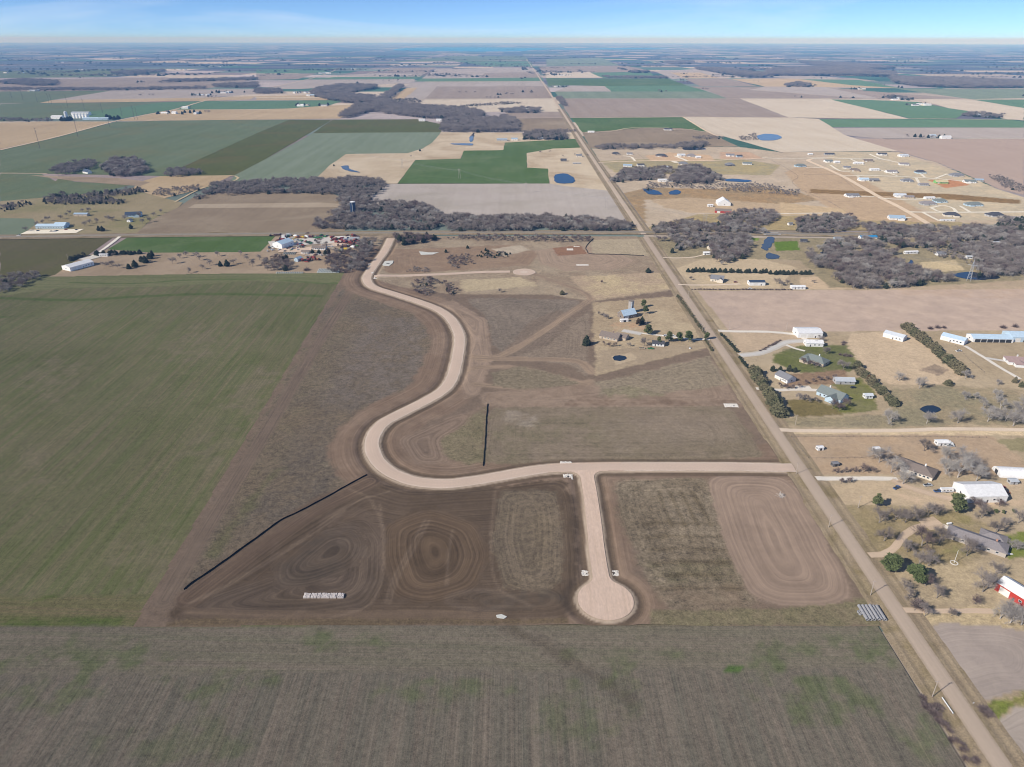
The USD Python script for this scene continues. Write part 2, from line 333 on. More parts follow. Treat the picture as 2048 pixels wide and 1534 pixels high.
KEYS = {  # colour a, colour b (as seen from the distance given), row width, streak, patches, second crop colour, distance
    "tan": ((200, 182, 164), (182, 164, 148), 8, .5, .7, None, 2600), "paletan": ((210, 200, 190), (196, 184, 174), 9, .5, .6, None, 2600),
    "sage": ((121, 138, 131), (110, 128, 120), 10, .7, .6, (124, 130, 120), 2200), "darksage": ((104, 116, 104), (96, 108, 95), 8, .5, .7, (112, 112, 104), 1900),
    "paleSage": ((136, 150, 142), (122, 138, 129), 14, .9, .4, None, 1800), "green": ((98, 124, 104), (88, 114, 92), 9, .5, .5, (112, 130, 110), 1500),
    "deep": ((112, 146, 138), (104, 136, 127), 12, .5, .4, None, 2500), "lilac": ((184, 179, 184), (170, 165, 170), 10, .6, .6, None, 3600),
    "mauve": ((166, 159, 163), (154, 146, 150), 12, .7, .5, None, 3000), "plow": ((181, 165, 161), (170, 154, 150), 7, .5, .5, None, 1900),
    "stubble": ((188, 180, 176), (175, 167, 163), 6, .6, .7, (166, 160, 153), 1300), "olive": ((112, 109, 98), (100, 101, 88), 5, .5, .6, (98, 106, 84), 1000),
    "weedy": ((156, 143, 131), (140, 128, 119), 6, .5, .8, (166, 154, 140), 1200), "pasture": ((170, 158, 138), (152, 142, 122), 8, .3, .9, (136, 138, 112), 1300),
    "lawn": ((92, 112, 66), (82, 102, 56), 6, .4, .7, (118, 124, 78), 900), "dirt": ((180, 163, 146), (162, 145, 130), 5, .3, .8, (146, 132, 118), 1000),
    "wheat": ((184, 170, 154), (168, 154, 140), 6, .6, .6, None, 1200), "marsh": ((210, 196, 178), (190, 174, 156), 6, .2, .9, (170, 152, 136), 1700),
}
def key_mat(key, dist, deg):
    b = 700 if dist < 1100 else 1600 if dist < 2200 else 3000 if dist < 4000 else 5500
    a1, a2, w, ks, kb, t, ref = KEYS[key]
    k = {700: 1, 1600: 1.5, 3000: 2.5, 5500: 4}[b]
    return field_mat(f"land_{key}_{b}_{int(deg) % 180}", C(*a1, ref), C(*a2, ref), deg, w * k, 260 * k, ks, kb, 70 * k, .16 if b < 3000 else .1, .8 / k, tint=None if t is None else C(*t, ref), kt=.75, tscale=90 * k)
PLACED = []
def layer_z(poly, dist):
    n = 1 + max([k for p, k in PLACED if p.intersects(poly) and p.intersection(poly).area > 5], default=0)
    PLACED.append((poly, n))
    return -0.45 + n * (0.03 if dist < 2500 else 0.06)
def wobbly(poly, amp, step):
    p, _ = smooth_line(np.array(poly.exterior.coords)[:2], step)
    out = []
    q = np.array(poly.exterior.coords)
    for a, b in zip(q[:-1], q[1:]):
        n = max(1, int(np.linalg.norm(b - a) / step)); t = np.linspace(0, 1, n, endpoint=False)[:, None]; out.append(a + (b - a) * t)
    o = np.vstack(out); P = np.c_[o / (step * 1.5), np.zeros(len(o))]
    o = o + amp * 2 * np.c_[meshkit.fbm(P, 3, 5) - .5, meshkit.fbm(P, 3, 6) - .5]
    return Polygon(o).buffer(0)
def flat(poly, z):
    ms = []
    for g in getattr(poly, "geoms", [poly]):
        if g.is_empty or g.area < 1: continue
        v, f = trimesh.creation.triangulate_polygon(g, engine="earcut")
        f = np.array(f); tri = v[f]; e1, e2 = tri[:, 1] - tri[:, 0], tri[:, 2] - tri[:, 0]; cr = e1[:, 0] * e2[:, 1] - e1[:, 1] * e2[:, 0]; f[cr < 0] = f[cr < 0][:, ::-1]
        ms.append(trimesh.Trimesh(np.c_[v, np.full(len(v), z)], f, process=False))
    return cat(ms)
def field(key, pts, deg=0.0, name="field", z=None, wob=None, m=None, step=None):
    w = GL(pts); poly = Polygon(w).buffer(0); dist = float(np.linalg.norm(w.mean(0)))
    poly = wobbly(poly, max(1.2, dist / 900) if wob is None else wob, step or max(12.0, dist / 60))
    zz = layer_z(poly, dist) if z is None else z
    obj(name, flat(poly, zz), m or key_mat(key, dist, deg), kind="structure")
# --- far to near, left to right
for key, deg, pts in [
    ("mauve", 0, [(0,160),(330,155),(512,158),(410,178),(230,181),(0,183)]), ("sage", 0, [(0,142),(260,137),(330,146),(200,154),(0,156)]),
    ("sage", 0, [(0,183),(225,181),(105,200),(75,207),(0,207)]), ("lilac", 90, [(105,200),(230,180),(512,178),(560,178),(520,187),(440,193),(410,196)]),
    ("tan", 90, [(80,206),(105,200),(410,195),(512,192),(500,199),(400,202)]), ("tan", 90, [(512,192),(640,190),(700,196),(690,200),(512,200)]),
    ("sage", 15, [(0,208),(250,204),(330,204),(170,224),(60,241),(0,243)]), ("deep", 15, [(330,204),(405,202),(345,219),(240,237),(150,236),(170,224)]),
    ("deep", 90, [(405,202),(692,200),(657,211),(575,217),(512,218),(352,219)]), ("tan", 90, [(345,219),(512,219),(575,217),(657,211),(712,209),(680,237),(512,239),(235,242),(285,230)]),
    ("tan", 20, [(0,245),(100,243),(225,243),(120,272),(0,298)]),
    ("sage", 20, [(0,300),(235,243),(400,240),(579,239),(512,267),(350,340),(340,352),(0,345)]), ("darksage", 20, [(579,239),(665,239),(527,320),(470,350),(350,352),(350,340),(512,267)]),
    ("darksage", 90, [(665,239),(834,238),(887,249),(882,265),(625,266)]), ("paleSage", 0, [(627,266),(882,264),(865,285),(845,297),(815,306),(692,308),(660,330),(625,364),(458,364),(470,350),(527,320)]),
    ("deep", 90, [(512,139),(676,136),(640,146),(512,147)]), ("mauve", 90, [(512,148),(632,147),(595,158),(512,160)]), ("lilac", 90, [(530,178),(615,159),(830,158),(826,165),(680,173),(600,178)]),
    ("deep", 90, [(615,158),(668,154),(845,153),(828,158)]), ("lilac", 90, [(640,152),(760,146),(850,147),(840,153),(668,153)]), ("mauve", 90, [(765,143),(800,136),(872,135),(850,147)]),
    ("lilac", 0, [(843,157),(872,138),(970,136),(1068,136),(1078,146),(1085,156)]), ("mauve", 0, [(970,146),(1072,144),(1083,155),(960,155)]), ("deep", 90, [(829,163),(843,157),(1085,155),(1087,162)]), ("lilac", 90, [(800,176),(826,165),(1087,163),(1095,172),(875,173)]),
    ("mauve", 10, [(850,197),(873,173),(1095,172),(1108,196)]), ("lilac", 10, [(808,198),(824,174),(873,174),(850,198)]), ("tan", 20, [(775,200),(812,176),(836,175),(806,199)]),
    ("deep", 90, [(905,122),(1060,122),(1066,133),(980,133)]), ("sage", 90, [(780,124),(905,112),(1050,112),(1058,121),(900,122)]),
    ("paletan", 90, [(830,213),(850,199),(1110,197),(1126,223),(900,224)]), ("mauve", 90, [(1010,225),(1126,223),(1130,236),(1030,237)]), ("weedy", 0, [(1026,237),(1130,236),(1152,263),(1032,263)]),
    ("paleSage", 0, [(1093,118),(1200,115),(1240,131),(1093,131)]), ("mauve", 0, [(1078,133),(1250,131),(1310,143),(1180,145),(1085,148)]), ("paletan", 90, [(1090,145),(1180,144),(1208,155),(1093,156)]),
    ("green", 90, [(1091,156),(1255,157),(1336,157),(1374,171),(1209,172),(1139,170),(1098,172)]), ("deep", 90, [(1209,172),(1374,171),(1417,183),(1222,183)]), ("lilac", 90, [(1139,171),(1209,172),(1222,182),(1110,183)]),
    ("paleSage", 90, [(1110,183),(1417,183),(1455,197),(1118,197)]), ("deep", 90, [(1180,145),(1300,144),(1310,155),(1206,156)]),
    ("lilac", 0, [(1310,143),(1400,137),(1680,155),(1640,160),(1480,150),(1345,158)]), ("tan", 90, [(1340,145),(1400,145),(1440,156),(1370,157)]), ("mauve", 90, [(1370,158),(1450,156),(1515,172),(1400,172)]), ("tan", 90, [(1460,158),(1560,157),(1700,160),(1800,176),(1530,173)]),
    ("mauve", 0, [(1380,173),(1530,173),(1720,178),(1765,197),(1455,197),(1420,183)]), ("lilac", 90, [(1530,173),(1660,174),(1780,190),(1745,198),(1500,180)]), ("mauve", 90, [(1660,176),(1930,197),(1765,198)]),
    ("deep", 90, [(1600,158),(1720,160),(1800,176),(1700,170)]), ("paleSage", 90, [(1790,177),(1900,178),(2048,178),(2048,196),(1940,198)]),
    ("mauve", 12, [(1118,197),(1479,197),(1578,235),(1140,235)]), ("paletan", 20, [(1479,197),(1660,197),(1820,238),(1578,235)]),
    ("deep", 90, [(1661,199),(1743,200),(1836,204),(1896,216),(1936,222),(1911,237),(1821,237)]), ("paletan", 90, [(1836,199),(1945,200),(2048,216),(2048,241),(2011,238),(1936,222),(1896,216)]), ("deep", 90, [(1945,199),(2048,199),(2048,216)]),
    ("deep", 90, [(1638,238),(2011,238),(2048,243),(2048,255),(1656,254),(1633,246)]), ("deep", 90, [(1595,237),(1630,237),(1618,246)]), ("lilac", 90, [(1656,255),(2048,255),(2048,277),(1770,278),(1690,270)]),
    ("plow", 70, [(1711,277),(2048,277),(2048,389),(2000,378),(1880,326),(1796,302)]), ("paletan", 30, [(1366,234),(1578,235),(1638,238),(1690,270),(1711,277),(1796,302),(1560,304),(1425,266)]),
    ("green", 12, [(1144,236),(1366,234),(1418,264),(1361,256),(1281,256),(1204,262),(1164,264)]), ("weedy", 0, [(1164,264),(1204,262),(1281,256),(1361,256),(1418,265),(1475,292),(1320,296),(1180,296)]),
    ("marsh", 40, [(692,308),(815,306),(845,297),(865,285),(882,264),(1026,265),(1160,265),(1163,278),(1010,285),(1007,300),(928,301),(921,317),(831,320),(795,367),(745,367),(625,364),(660,330)]),
    ("green", 90, [(795,367),(831,320),(921,317),(928,301),(1007,300),(1010,285),(1160,277),(1165,295),(1106,297),(1054,306),(1054,335),(1096,337),(1099,367)]),
    ("marsh", 0, [(1054,306),(1106,297),(1165,295),(1185,322),(1220,374),(1225,382),(1130,372),(1099,367),(1096,337),(1054,335)]),
    ("stubble", 90, [(770,368),(1099,367),(1130,372),(1225,382),(1240,402),(1276,450),(1240,456),(900,452),(720,400)]),
    ("sage", 90, [(0,346),(82,347),(112,362),(120,354),(150,363),(205,366),(277,365),(205,384),(120,392),(0,402)]), ("tan", 60, [(260,378),(290,360),(320,352),(465,350),(440,362),(400,378),(330,396)]),
    ("pasture", 60, [(0,402),(120,392),(205,384),(260,378),(330,396),(365,405),(355,416),(300,441),(270,470),(0,476)]), ("paleSage", 90, [(0,436),(66,437),(72,448),(45,468),(0,472)]), ("dirt", 40, [(60,350),(120,352),(240,356),(300,364),(280,372),(150,362)]),
    ("weedy", 90, [(355,415),(390,392),(450,382),(660,384),(690,400),(700,440),(690,462),(270,468),(300,441)]), ("wheat", 90, [(390,408),(640,405),(690,408),(690,414),(375,416)]),
    ("olive", 90, [(0,477),(225,475),(170,514),(110,552),(0,566)]), ("green", 90, [(215,498),(255,474),(552,471),(520,503),(400,507),(310,505)]),
    ("dirt", 60, [(60,562),(110,549),(160,515),(215,498),(310,505),(520,503),(552,471),(780,468),(760,500),(700,552),(300,552),(90,560)]),
]: field(key, pts, deg)

# sown fields to the left and in front
crop = Patch(-780, 196, 128, 925, 2.0, C(105, 109, 80))
c2 = np.ones(crop.X.shape + (3,)) * C(121, 114, 93); crop.lane[:] = crop.X; crop.till[:] = .30; crop.clump[:] = .34
def cp(pts, a, b, edge=6, wob=14, al=1.0, ew=False, till=.3, clump=None):
    poly = Polygon(GL(pts)).buffer(0); w = crop.window(poly, edge + wob + 3)
    if crop.X[w].size == 0: return
    ins, sd = crop.sdist(poly, w); m = np.clip((sd + wob * (crop.n1[w] + .7 * crop.n2[w]) + min(wob, 5) * crop.n0[w]) / edge + .5, 0, 1) * al
    if al < .95: m = m * np.clip(.6 + 2.2 * crop.n1[w] + 1.6 * crop.n0[w], .1, 1)
    crop.col[w] = crop.col[w] * (1 - m[..., None]) + np.array(a) * m[..., None]; c2[w] = c2[w] * (1 - m[..., None]) + np.array(b) * m[..., None]
    if ew: crop.lane[w] = np.where(m > .5, crop.Y[w] + 3000, crop.lane[w])
    crop.till[w] = crop.till[w] * (1 - m) + till * m
    if clump is not None: crop.clump[w] = crop.clump[w] * (1 - m) + clump * m
def cl(pts, width, a, al=.8, edge=2.5, wob=3):
    n = crop.col.copy(); crop.line(pts, width, a, edge, wob, al); d = (np.abs(crop.col - n).sum(-1) > 1e-6); c2[d] = c2[d] * .3 + crop.col[d] * .7
q = np.clip(.5 + 2.6 * crop.n2, 0, 1)[..., None]; crop.col = crop.col * (1 - .55 * q) + np.array(C(93, 103, 68)) * .55 * q; c2 = c2 * (1 - .4 * q) + np.array(C(108, 108, 80)) * .4 * q
big = meshkit.fbm(np.stack([crop.X, crop.Y, 0 * crop.X], -1) / 150.0, 3, 8)[..., None] - .5; crop.col *= 1 + .35 * big; c2 *= 1 + .3 * big
cp([(-900,540),(150,552),(400,547),(705,545),(690,568),(500,562),(300,574),(120,576),(0,592),(-900,640)], C(126, 125, 96), C(112, 116, 84), 5, 8, ew=True)
cp([(-900,1196),(0,1192),(312,1190),(276,1250),(-900,1252)], C(108, 110, 78), C(122, 112, 90), 4, 8, ew=True, clump=.45)
for p in ([(0,1196),(120,1192),(60,1206)], [(240,1190),(300,1190),(310,1200),(250,1204)], [(0,1236),(250,1234),(240,1250),(0,1252)], [(420,1190),(470,1186),(440,1206)]): cp(p, C(84, 102, 58), C(92, 104, 66), 3, 8, .8, ew=True)
for pts, w in (([(0,596),(150,600),(280,593),(420,588),(640,592)], 7), ([(0,634),(20,634)], 3), ([(140,565),(260,567),(380,560),(520,558)], 5), ([(560,560),(640,566),(690,566)], 5)): cl(pts, w, C(82, 100, 60), .75)
for px, py, rx, ry in ((390,690,60,40), (120,760,70,40), (300,1130,90,60), (520,800,50,60), (60,940,60,50), (430,880,40,50)): cp([(px - rx, py), (px, py - ry), (px + rx, py), (px, py + ry)], C(126, 116, 98), C(130, 121, 104), 20, 50, .55)
# field in front
cp([(-1400,1250),(270,1253),(1786,1243),(2100,1700),(-1400,1700)], C(110, 106, 97), C(123, 114, 104), 3, 4, till=.5, clump=.42)
cp([(-1400,1254),(270,1256),(1786,1246),(1860,1338),(1420,1338),(800,1346),(-1400,1350)], C(126, 117, 106), C(116, 112, 98), 4, 6, ew=True, till=.4, clump=.45)
for px, py, rx, ry, al in ((180,1320,160,22,.8), (700,1285,110,12,.8), (1240,1310,130,30,.75), (1230,1370,60,40,.9), (420,1360,120,30,.7), (110,1380,110,50,.7), (1660,1400,120,60,.8), (1500,1345,60,20,.7), (1740,1290,50,40,.85), (1180,1420,140,60,.5), (900,1380,160,30,.6), (1850,1480,50,50,.7), (300,1480,200,40,.45), (1560,1300,70,14,.7)): cp([(px - rx, py), (px, py - ry), (px + rx, py), (px, py + ry)], C(94, 104, 76), C(106, 110, 86), 8, 26, al, till=.45)
cp([(1450,1332),(1484,1332),(1484,1343),(1450,1343)], C(86, 108, 66), C(90, 110, 70), 2, 3, .95, till=.4)
for pts, w, a in (([(1010,1256),(1060,1276),(1120,1310),(1200,1360),(1260,1400)], 7, C(98, 90, 82)), ([(1030,1256),(1050,1270)], 5, C(84, 80, 70))): cl(pts, w, a, .65, 4, 6)
for x in (420, 760, 810, 900, 1500): cl([(x, 1350), (x + (x - 1024) * .28, 1534)], 1.6, C(128, 120, 110), .35, 2, .6)
crop.keep = (shapely.contains_xy(Polygon(GL([(-1500,540),(75,555),(150,552),(400,547),(700,545),(745,470),(640,700),(262,1256),(1786,1246),(2140,1700),(-1500,1900)])), crop.X, crop.Y) | (crop.Y < 280) | ((crop.X < -180) & (crop.Y < 850))) & (crop.X < 186)
crop.z[:] = -.05
crop.build("sown_field", patch_mat("sown_soil", 1.1, .35, 1.1, two=5.0), tint_b=c2)

# ------------------------------------------------------------------ the building site
NS = [(782,478),(770,502),(752,527),(738,548),(734,562),(747,576),(787,589),(837,605),(875,620),(900,638),(914,660),(919,678),(917,705),(907,750),(889,780),(855,802),(810,825),(769,847),(748,872),(744,896),(754,922),(780,946),(825,964),(885,970),(935,966),(994,956),(1069,943),(1125,938),(1237,936),(1368,936),(1500,936),(1588,937)]
CUL = [(1171,938),(1180,990),(1187,1042),(1193,1099),(1199,1140),(1211,1204)]
NORTH = [(748,554),(812,552),(887,549),(962,545),(1020,544),(1048,545)]
WNS, WCUL, WNORTH, BULB, BULB2 = GL(NS), GL(CUL), GL(NORTH), G(1211, 1203), G(1048, 545)
site = Patch(-212, 192, 258, 1052, 1.25, C(126, 111, 99))
from scipy.spatial import cKDTree
def _dist(pts): 
    p, _ = smooth_line(pts, 0.7)
    return cKDTree(p).query(np.c_[site.X.ravel(), site.Y.ravel()])[0].reshape(site.X.shape)
dN, dC, dB = _dist(WNS) - 5.2, _dist(WCUL) - 4.6, np.hypot(site.X - BULB[0], site.Y - BULB[1]) - 14.6
LN, LC = LineString(smooth_line(WNS, 1.5)[0]), LineString(smooth_line(np.vstack([WCUL, [BULB]]), 1.5)[0])
STREET = LN.buffer(5.2).union(LC.buffer(4.5)).union(Point(*BULB).buffer(14.6, 32)).buffer(8).buffer(-8)
_ring = np.vstack([np.array(LineString(r.coords).segmentize(.5).coords) for r in [STREET.exterior, *STREET.interiors]])
dR = cKDTree(_ring).query(np.c_[site.X.ravel(), site.Y.ravel()])[0].reshape(site.X.shape) * np.where(shapely.contains_xy(STREET, site.X, site.Y), -1, 1)
dE = np.minimum(_dist(WNORTH) - 4.5, np.hypot(site.X - BULB2[0], site.Y - BULB2[1]) - 14)
S = lambda r, g, b: C(*soft(r, g, b), 550)
brown, dark, weed, greyweed, tanw = S(126,108,96), S(101,88,80), S(119,106,92), S(112,103,97), S(148,133,112)
site.clump[:] = .3
# rough weeds west of the street
site.paint([(700,560),(760,584),(850,625),(872,690),(850,760),(740,840),(705,880),(690,910),(735,953),(368,1180),(330,1190),(640,640)], S(116,104,92), 6, 14, clump=.62, mottle=S(108,100,94), mk=.8)
site.paint([(700,640),(840,640),(850,740),(780,790),(660,800)], S(122,112,106), 30, 40, a=.6, clump=.55)
site.paint([(560,740),(690,620),(720,650),(640,790),(560,930),(450,1080),(420,1100)], S(124,112,90), 14, 22, a=.45, clump=.7)
site.paint([(600,900),(720,930),(640,985),(520,1040),(450,1060)], S(106,98,92), 12, 20, a=.7, clump=.7)
site.paint([(690,905),(740,905),(750,940),(640,935)], S(124,115,98), 5, 12, a=.6, clump=.6)
site.line([(555,940),(480,1030),(425,1110)], 7, S(102,104,80), 6, 10, a=.6, clump=.6)
# tractor lane along the west line
site.line([(716,560),(640,680),(540,850),(430,1030),(330,1200)], 11, S(117,103,94), 3, 3, clump=.1, till=.55)
# graded corridor along the streets
corr = lambda d, w: np.clip((w - d + 9 * site.n1 + 10 * site.n2) / 4 + .5, 0, 1)
m = np.maximum(corr(dN, 24), np.maximum(corr(dC, 17), corr(dB, 15)))
full = (slice(None), slice(None))
site.blend(full, m, S(131,112,99), .12, .42, S(122,103,92), .8); site.lane[:] = np.where(m > .05, dR, site.lane)
m = corr(dE, 12); site.blend(full, m, S(140,123,107), .15, .35); site.lane[:] = np.where(m > .5, dE, site.lane)
site.paint([(870,610),(905,600),(975,640),(985,720),(960,790),(930,800),(915,740),(930,680),(905,640)], S(139,120,106), 4, 6, clump=.08, till=.5)
# north: tan rough grass and moved earth
site.paint([(700,470),(1290,466),(1345,580),(1180,604),(1100,590),(900,588),(800,575),(750,560),(770,500)], S(146,131,112), 4, 8, clump=.4, mottle=S(132,114,99), mk=.7)
site.paint([(775,500),(1020,490),(1080,505),(1060,530),(900,543),(770,549)], S(134,112,96), 4, 8, clump=.15, till=.3, mottle=S(142,122,104), mk=.6)
site.paint([(1070,500),(1160,490),(1240,505),(1270,522),(1230,540),(1130,542),(1080,528)], S(143,124,108), 4, 6, clump=.12, till=.5)
site.paint([(1105,496),(1160,490),(1175,508),(1115,512)], S(138,104,86), 3, 5, clump=.2, till=.3)
site.paint([(1180,480),(1285,477),(1300,512),(1185,507)], S(152,138,116), 3, 5, clump=.45)
site.paint([(1140,553),(1330,545),(1345,578),(1190,600),(1175,590)], S(166,148,118), 6, 10, clump=.45, mottle=S(150,130,112), mk=.8)
site.paint([(920,560),(1040,555),(1080,572),(930,585)], S(162,146,120), 4, 9, clump=.4)
site.paint([(985,498),(1040,490),(1060,500),(1010,512)], S(160,146,128), 4, 6, clump=.3)
# middle lots
site.paint([(930,595),(1165,600),(1120,650),(1010,710),(985,690),(975,640)], S(126,114,104), 4, 7, clump=.55, till=.25, mottle=S(116,106,98), mk=.8)
site.paint([(1080,660),(1140,650),(1180,620),(1175,755),(1140,730),(1020,715)], S(128,114,102), 4, 7, clump=.5, till=.4)
site.paint([(1040,665),(1060,640),(1120,620),(1150,640),(1100,690),(1030,712),(1000,712)], S(122,108,98), 3, 6, clump=.5)
for ln, w in (([(1182,598),(1120,640),(1060,680),(1000,712),(960,722)], 9), ([(1060,545),(1130,570),(1170,585),(1182,598)], 7), ([(940,716),(1040,718),(1150,722),(1185,745)], 9), ([(935,740),(1000,733),(1060,740),(1140,760),(1180,770)], 8), ([(950,770),(1020,775),(1100,785),(1180,762)], 7)):
    site.line(ln, w, S(139,120,104), 2.5, 3, clump=.08, till=.6)
site.paint([(985,745),(1040,732),(1120,748),(1160,768),(1060,782),(985,772)], S(126,115,99), 4, 7, clump=.7)
site.paint([(960,785),(1180,770),(1420,710),(1470,790),(1490,815),(1060,820),(960,810)], S(138,120,106), 5, 8, clump=.2, till=.3, mottle=S(126,108,96), mk=.8)
site.paint([(1190,765),(1420,712),(1455,770),(1300,790),(1200,790)], S(132,120,104), 5, 9, clump=.6)
site.paint([(1200,780),(1260,770),(1320,790),(1230,800)], S(122,117,94), 4, 10, a=.6, clump=.6)
site.paint([(1130,800),(1470,800),(1480,812),(1130,812)], S(118,100,90), 3, 4, a=.8, clump=.2, till=.3)
site.paint([(980,815),(1460,812),(1530,915),(1330,925),(1120,925),(975,930),(968,900)], S(127,114,101), 4, 6, clump=.35, till=.3, mottle=S(118,108,92), mk=.7)
site.paint([(990,850),(1180,830),(1200,880),(1000,925),(985,900)], S(116,110,92), 14, 24, a=.5, clump=.45)
site.paint([(1020,825),(1080,830),(1060,855),(1000,845)], S(148,136,126), 6, 14, a=.5)
site.paint([(1200,840),(1450,835),(1470,880),(1230,900)], S(133,120,108), 14, 20, a=.5)
site.paint([(890,850),(972,815),(966,925),(940,935),(870,905)], S(124,114,95), 5, 8, clump=.6, mottle=S(114,109,88), mk=.8)
site.paint([(800,880),(900,835),(960,815),(930,850),(880,880),(900,930),(830,930)], S(130,112,100), 5, 6, clump=.15, till=.6)
# south-west plots, worked in loops
site.paint([(330,1240),(368,1185),(560,1060),(735,958),(820,985),(1000,975),(1130,960),(1150,1000),(1165,1215),(1130,1243),(700,1246)], S(103,90,83), 5, 6, clump=.12, till=.6, mottle=S(96,84,78), mk=.8)
site.paint([(360,1240),(420,1195),(560,1150),(660,1050),(735,1035),(765,1080),(765,1160),(735,1215),(600,1235)], S(97,86,81), 7, 6, clump=.1, till=.75, mottle=S(104,92,86), mk=.8)
site.paint([(560,1130),(650,1060),(715,1052),(735,1090),(715,1130),(620,1165),(560,1170)], S(92,84,81), 8, 6, a=.8, clump=.1, till=.7)
site.paint([(770,1050),(860,1020),(950,1050),(975,1110),(950,1175),(850,1205),(790,1190),(770,1120)], S(107,91,81), 6, 5, clump=.1, till=.75, mottle=S(100,86,78), mk=.7)
site.paint([(1000,985),(1110,985),(1125,1050),(1125,1165),(1090,1190),(1005,1175),(985,1080)], S(117,105,92), 4, 7, clump=.5, till=.5, mottle=S(108,98,90), mk=.7)
site.paint([(930,1190),(1100,1180),(1130,1200),(1100,1222),(960,1220)], S(96,88,84), 5, 6, a=.8, clump=.1, till=.6)
site.line([(740,965),(640,1010),(560,1062),(460,1135),(380,1195)], 16, S(110,94,86), 4, 4, a=.8, clump=.12, till=.7)
site.line([(370,1225),(600,1232),(800,1228),(1000,1232)], 5, S(121,104,92), 3, 3, a=.8, clump=.15, till=.5)
def loop(cx, cy, rx, ry, a0, a1, n, col, a=.5, w=1.3, tilt=0.0):
    for k in range(n):
        f = 1 - k * .075; t = np.radians(np.linspace(a0 + rng.uniform(-12, 12), a1 + rng.uniform(-12, 12), 12)); x, y = rx * f * np.cos(t), ry * f * np.sin(t)
        site.line([(cx + u * math.cos(tilt) - v * math.sin(tilt), cy + u * math.sin(tilt) + v * math.cos(tilt)) for u, v in zip(x, y)], w, col, 1.6, .5, a=a * rng.uniform(.5, 1), till=None)
lt = S(124,108,98)
loop(655, 1120, 112, 84, -70, 100, 8, lt, .45); loop(655, 1120, 112, 84, 100, 200, 4, lt, .3); loop(866, 1110, 104, 86, -150, 150, 7, S(122,104,92), .4); loop(600, 1140, 180, 62, -60, 60, 5, lt, .3, tilt=-.35); loop(960, 1200, 70, 22, 0, 330, 5, S(116,103,95), .4); loop(1070, 1085, 62, 96, 0, 330, 5, S(124,110,98), .3)
loop(1560, 1085, 118, 122, 0, 350, 6, S(150,132,120), .32, tilt=.25); loop(700, 1075, 70, 60, -160, 20, 5, lt, .35)
for p in ([(850,1040),(818,1100),(790,1150),(770,1205)], [(858,1042),(826,1102),(798,1152),(778,1207)], [(905,1060),(897,1110),(893,1170)], [(760,1010),(766,1080),(764,1150),(738,1210),(660,1236)], [(700,980),(740,1000),(768,1060)], [(380,1205),(470,1160),(600,1080),(700,1010),(780,985)], [(372,1212),(460,1170),(590,1092),(690,1022)], [(990,985),(982,1080),(994,1170),(1060,1212)], [(1010,700),(1090,650),(1165,605)], [(1016,704),(1098,654),(1170,610)], [(930,720),(1040,716),(1150,720)], [(950,775),(1060,782),(1180,764)]): site.line(p, 1.4, S(130,113,100), 1.6, .6, a=.5)
site.paint([(380,1236),(1000,1238),(1135,1240),(1135,1250),(330,1252)], S(112,98,84), 3, 4, clump=.4)
# south-east plots
site.paint([(1225,962),(1410,958),(1440,1000),(1470,1120),(1520,1215),(1340,1222),(1290,1160),(1245,1040)], S(128,116,101), 5, 7, clump=.7, till=.35, mottle=S(118,106,92), mk=.8)
site.paint([(1300,1130),(1460,1125),(1480,1160),(1310,1170)], S(112,110,86), 8, 14, a=.4, clump=.7)
site.paint([(1300,1175),(1500,1170),(1530,1225),(1340,1228)], S(128,112,98), 6, 8, a=.7, clump=.35, till=.4)
site.paint([(1415,965),(1440,952),(1560,955),(1590,975),(1690,1150),(1700,1195),(1660,1212),(1560,1212),(1500,1190),(1450,1090)], S(140,121,108), 4, 3, clump=.05, till=.42, mottle=S(134,116,104), mk=.7)
site.paint([(1300,1238),(1300,1222),(1560,1218),(1700,1205),(1745,1195),(1790,1252),(1300,1252)], S(126,114,96), 3, 4, clump=.6, mottle=S(112,110,86), mk=.6)
for k in range(6): site.line([(1290 + k * 6, 1050 + k * 26), (1330 + k * 12, 1046 + k * 26), (1430 + k * 10, 1048 + k * 26)], 2.6, S(100,90,78), 2.5, 4, a=.55)
for k in range(4): site.line([(1318 + 22 * k, 985), (1330 + 25 * k, 1020), (1345 + 26 * k, 1052)], 2.2, S(100,90,76), 2, 2, a=.6)
# farm plot that the site wraps round
FARM = [(1186,606),(1358,592),(1425,692),(1190,752)]
site.paint(FARM, S(160,143,118), 4, 8, clump=.35, mottle=S(146,128,106), mk=.8)
site.paint([(1195,700),(1330,690),(1420,690),(1300,722),(1195,745)], S(146,130,110), 4, 6, clump=.25)
site.paint([(1225,645),(1290,645),(1300,658),(1230,662)], S(172,136,108), 3, 4, a=.7)
site.paint([(1222,712),(1262,705),(1275,718),(1232,730)], S(164,146,122), 2, 3)
# street embankments: crowned road, ditches either side
prof_d = [-40, 0, 3.4, 4.6, 8.0, 10.0, 24, 34, 500]
ease = np.clip(1 - np.hypot(site.X - 188, site.Y - G(1588, 937)[1]) / 40, 0, 1)
site.z += np.interp(dR, prof_d, [1.05, 1.05, .15, .15, 1.05, 1.1, .5, .0, 0]) * (1 - .8 * ease)
site.blend(full, np.clip((2.1 - np.abs(dR - 3.4)) / 1.2 + .5 + site.n1, 0, 1) * .75 * (dR > .2), S(101,89,82), .15, .3)
site.blend(full, np.clip((1.1 - np.abs(dR - .5)) / .8 + .5 + 1.5 * site.n1, 0, 1) * .55 * (dR > -.5), S(186,168,148), .15, .1)
site.z += np.interp(dE, [-40, 0, 3, 4, 7, 20], [.5, .5, .1, .1, .4, 0])
site.keep = shapely.contains_xy(Polygon(GL([(262,1254),(738,463),(1288,463),(1786,1254)])), site.X, site.Y) & (site.X < 187.5)
site.build("site_ground", patch_mat("site_soil"))
hs0 = lambda x, y: site.height(x, y)
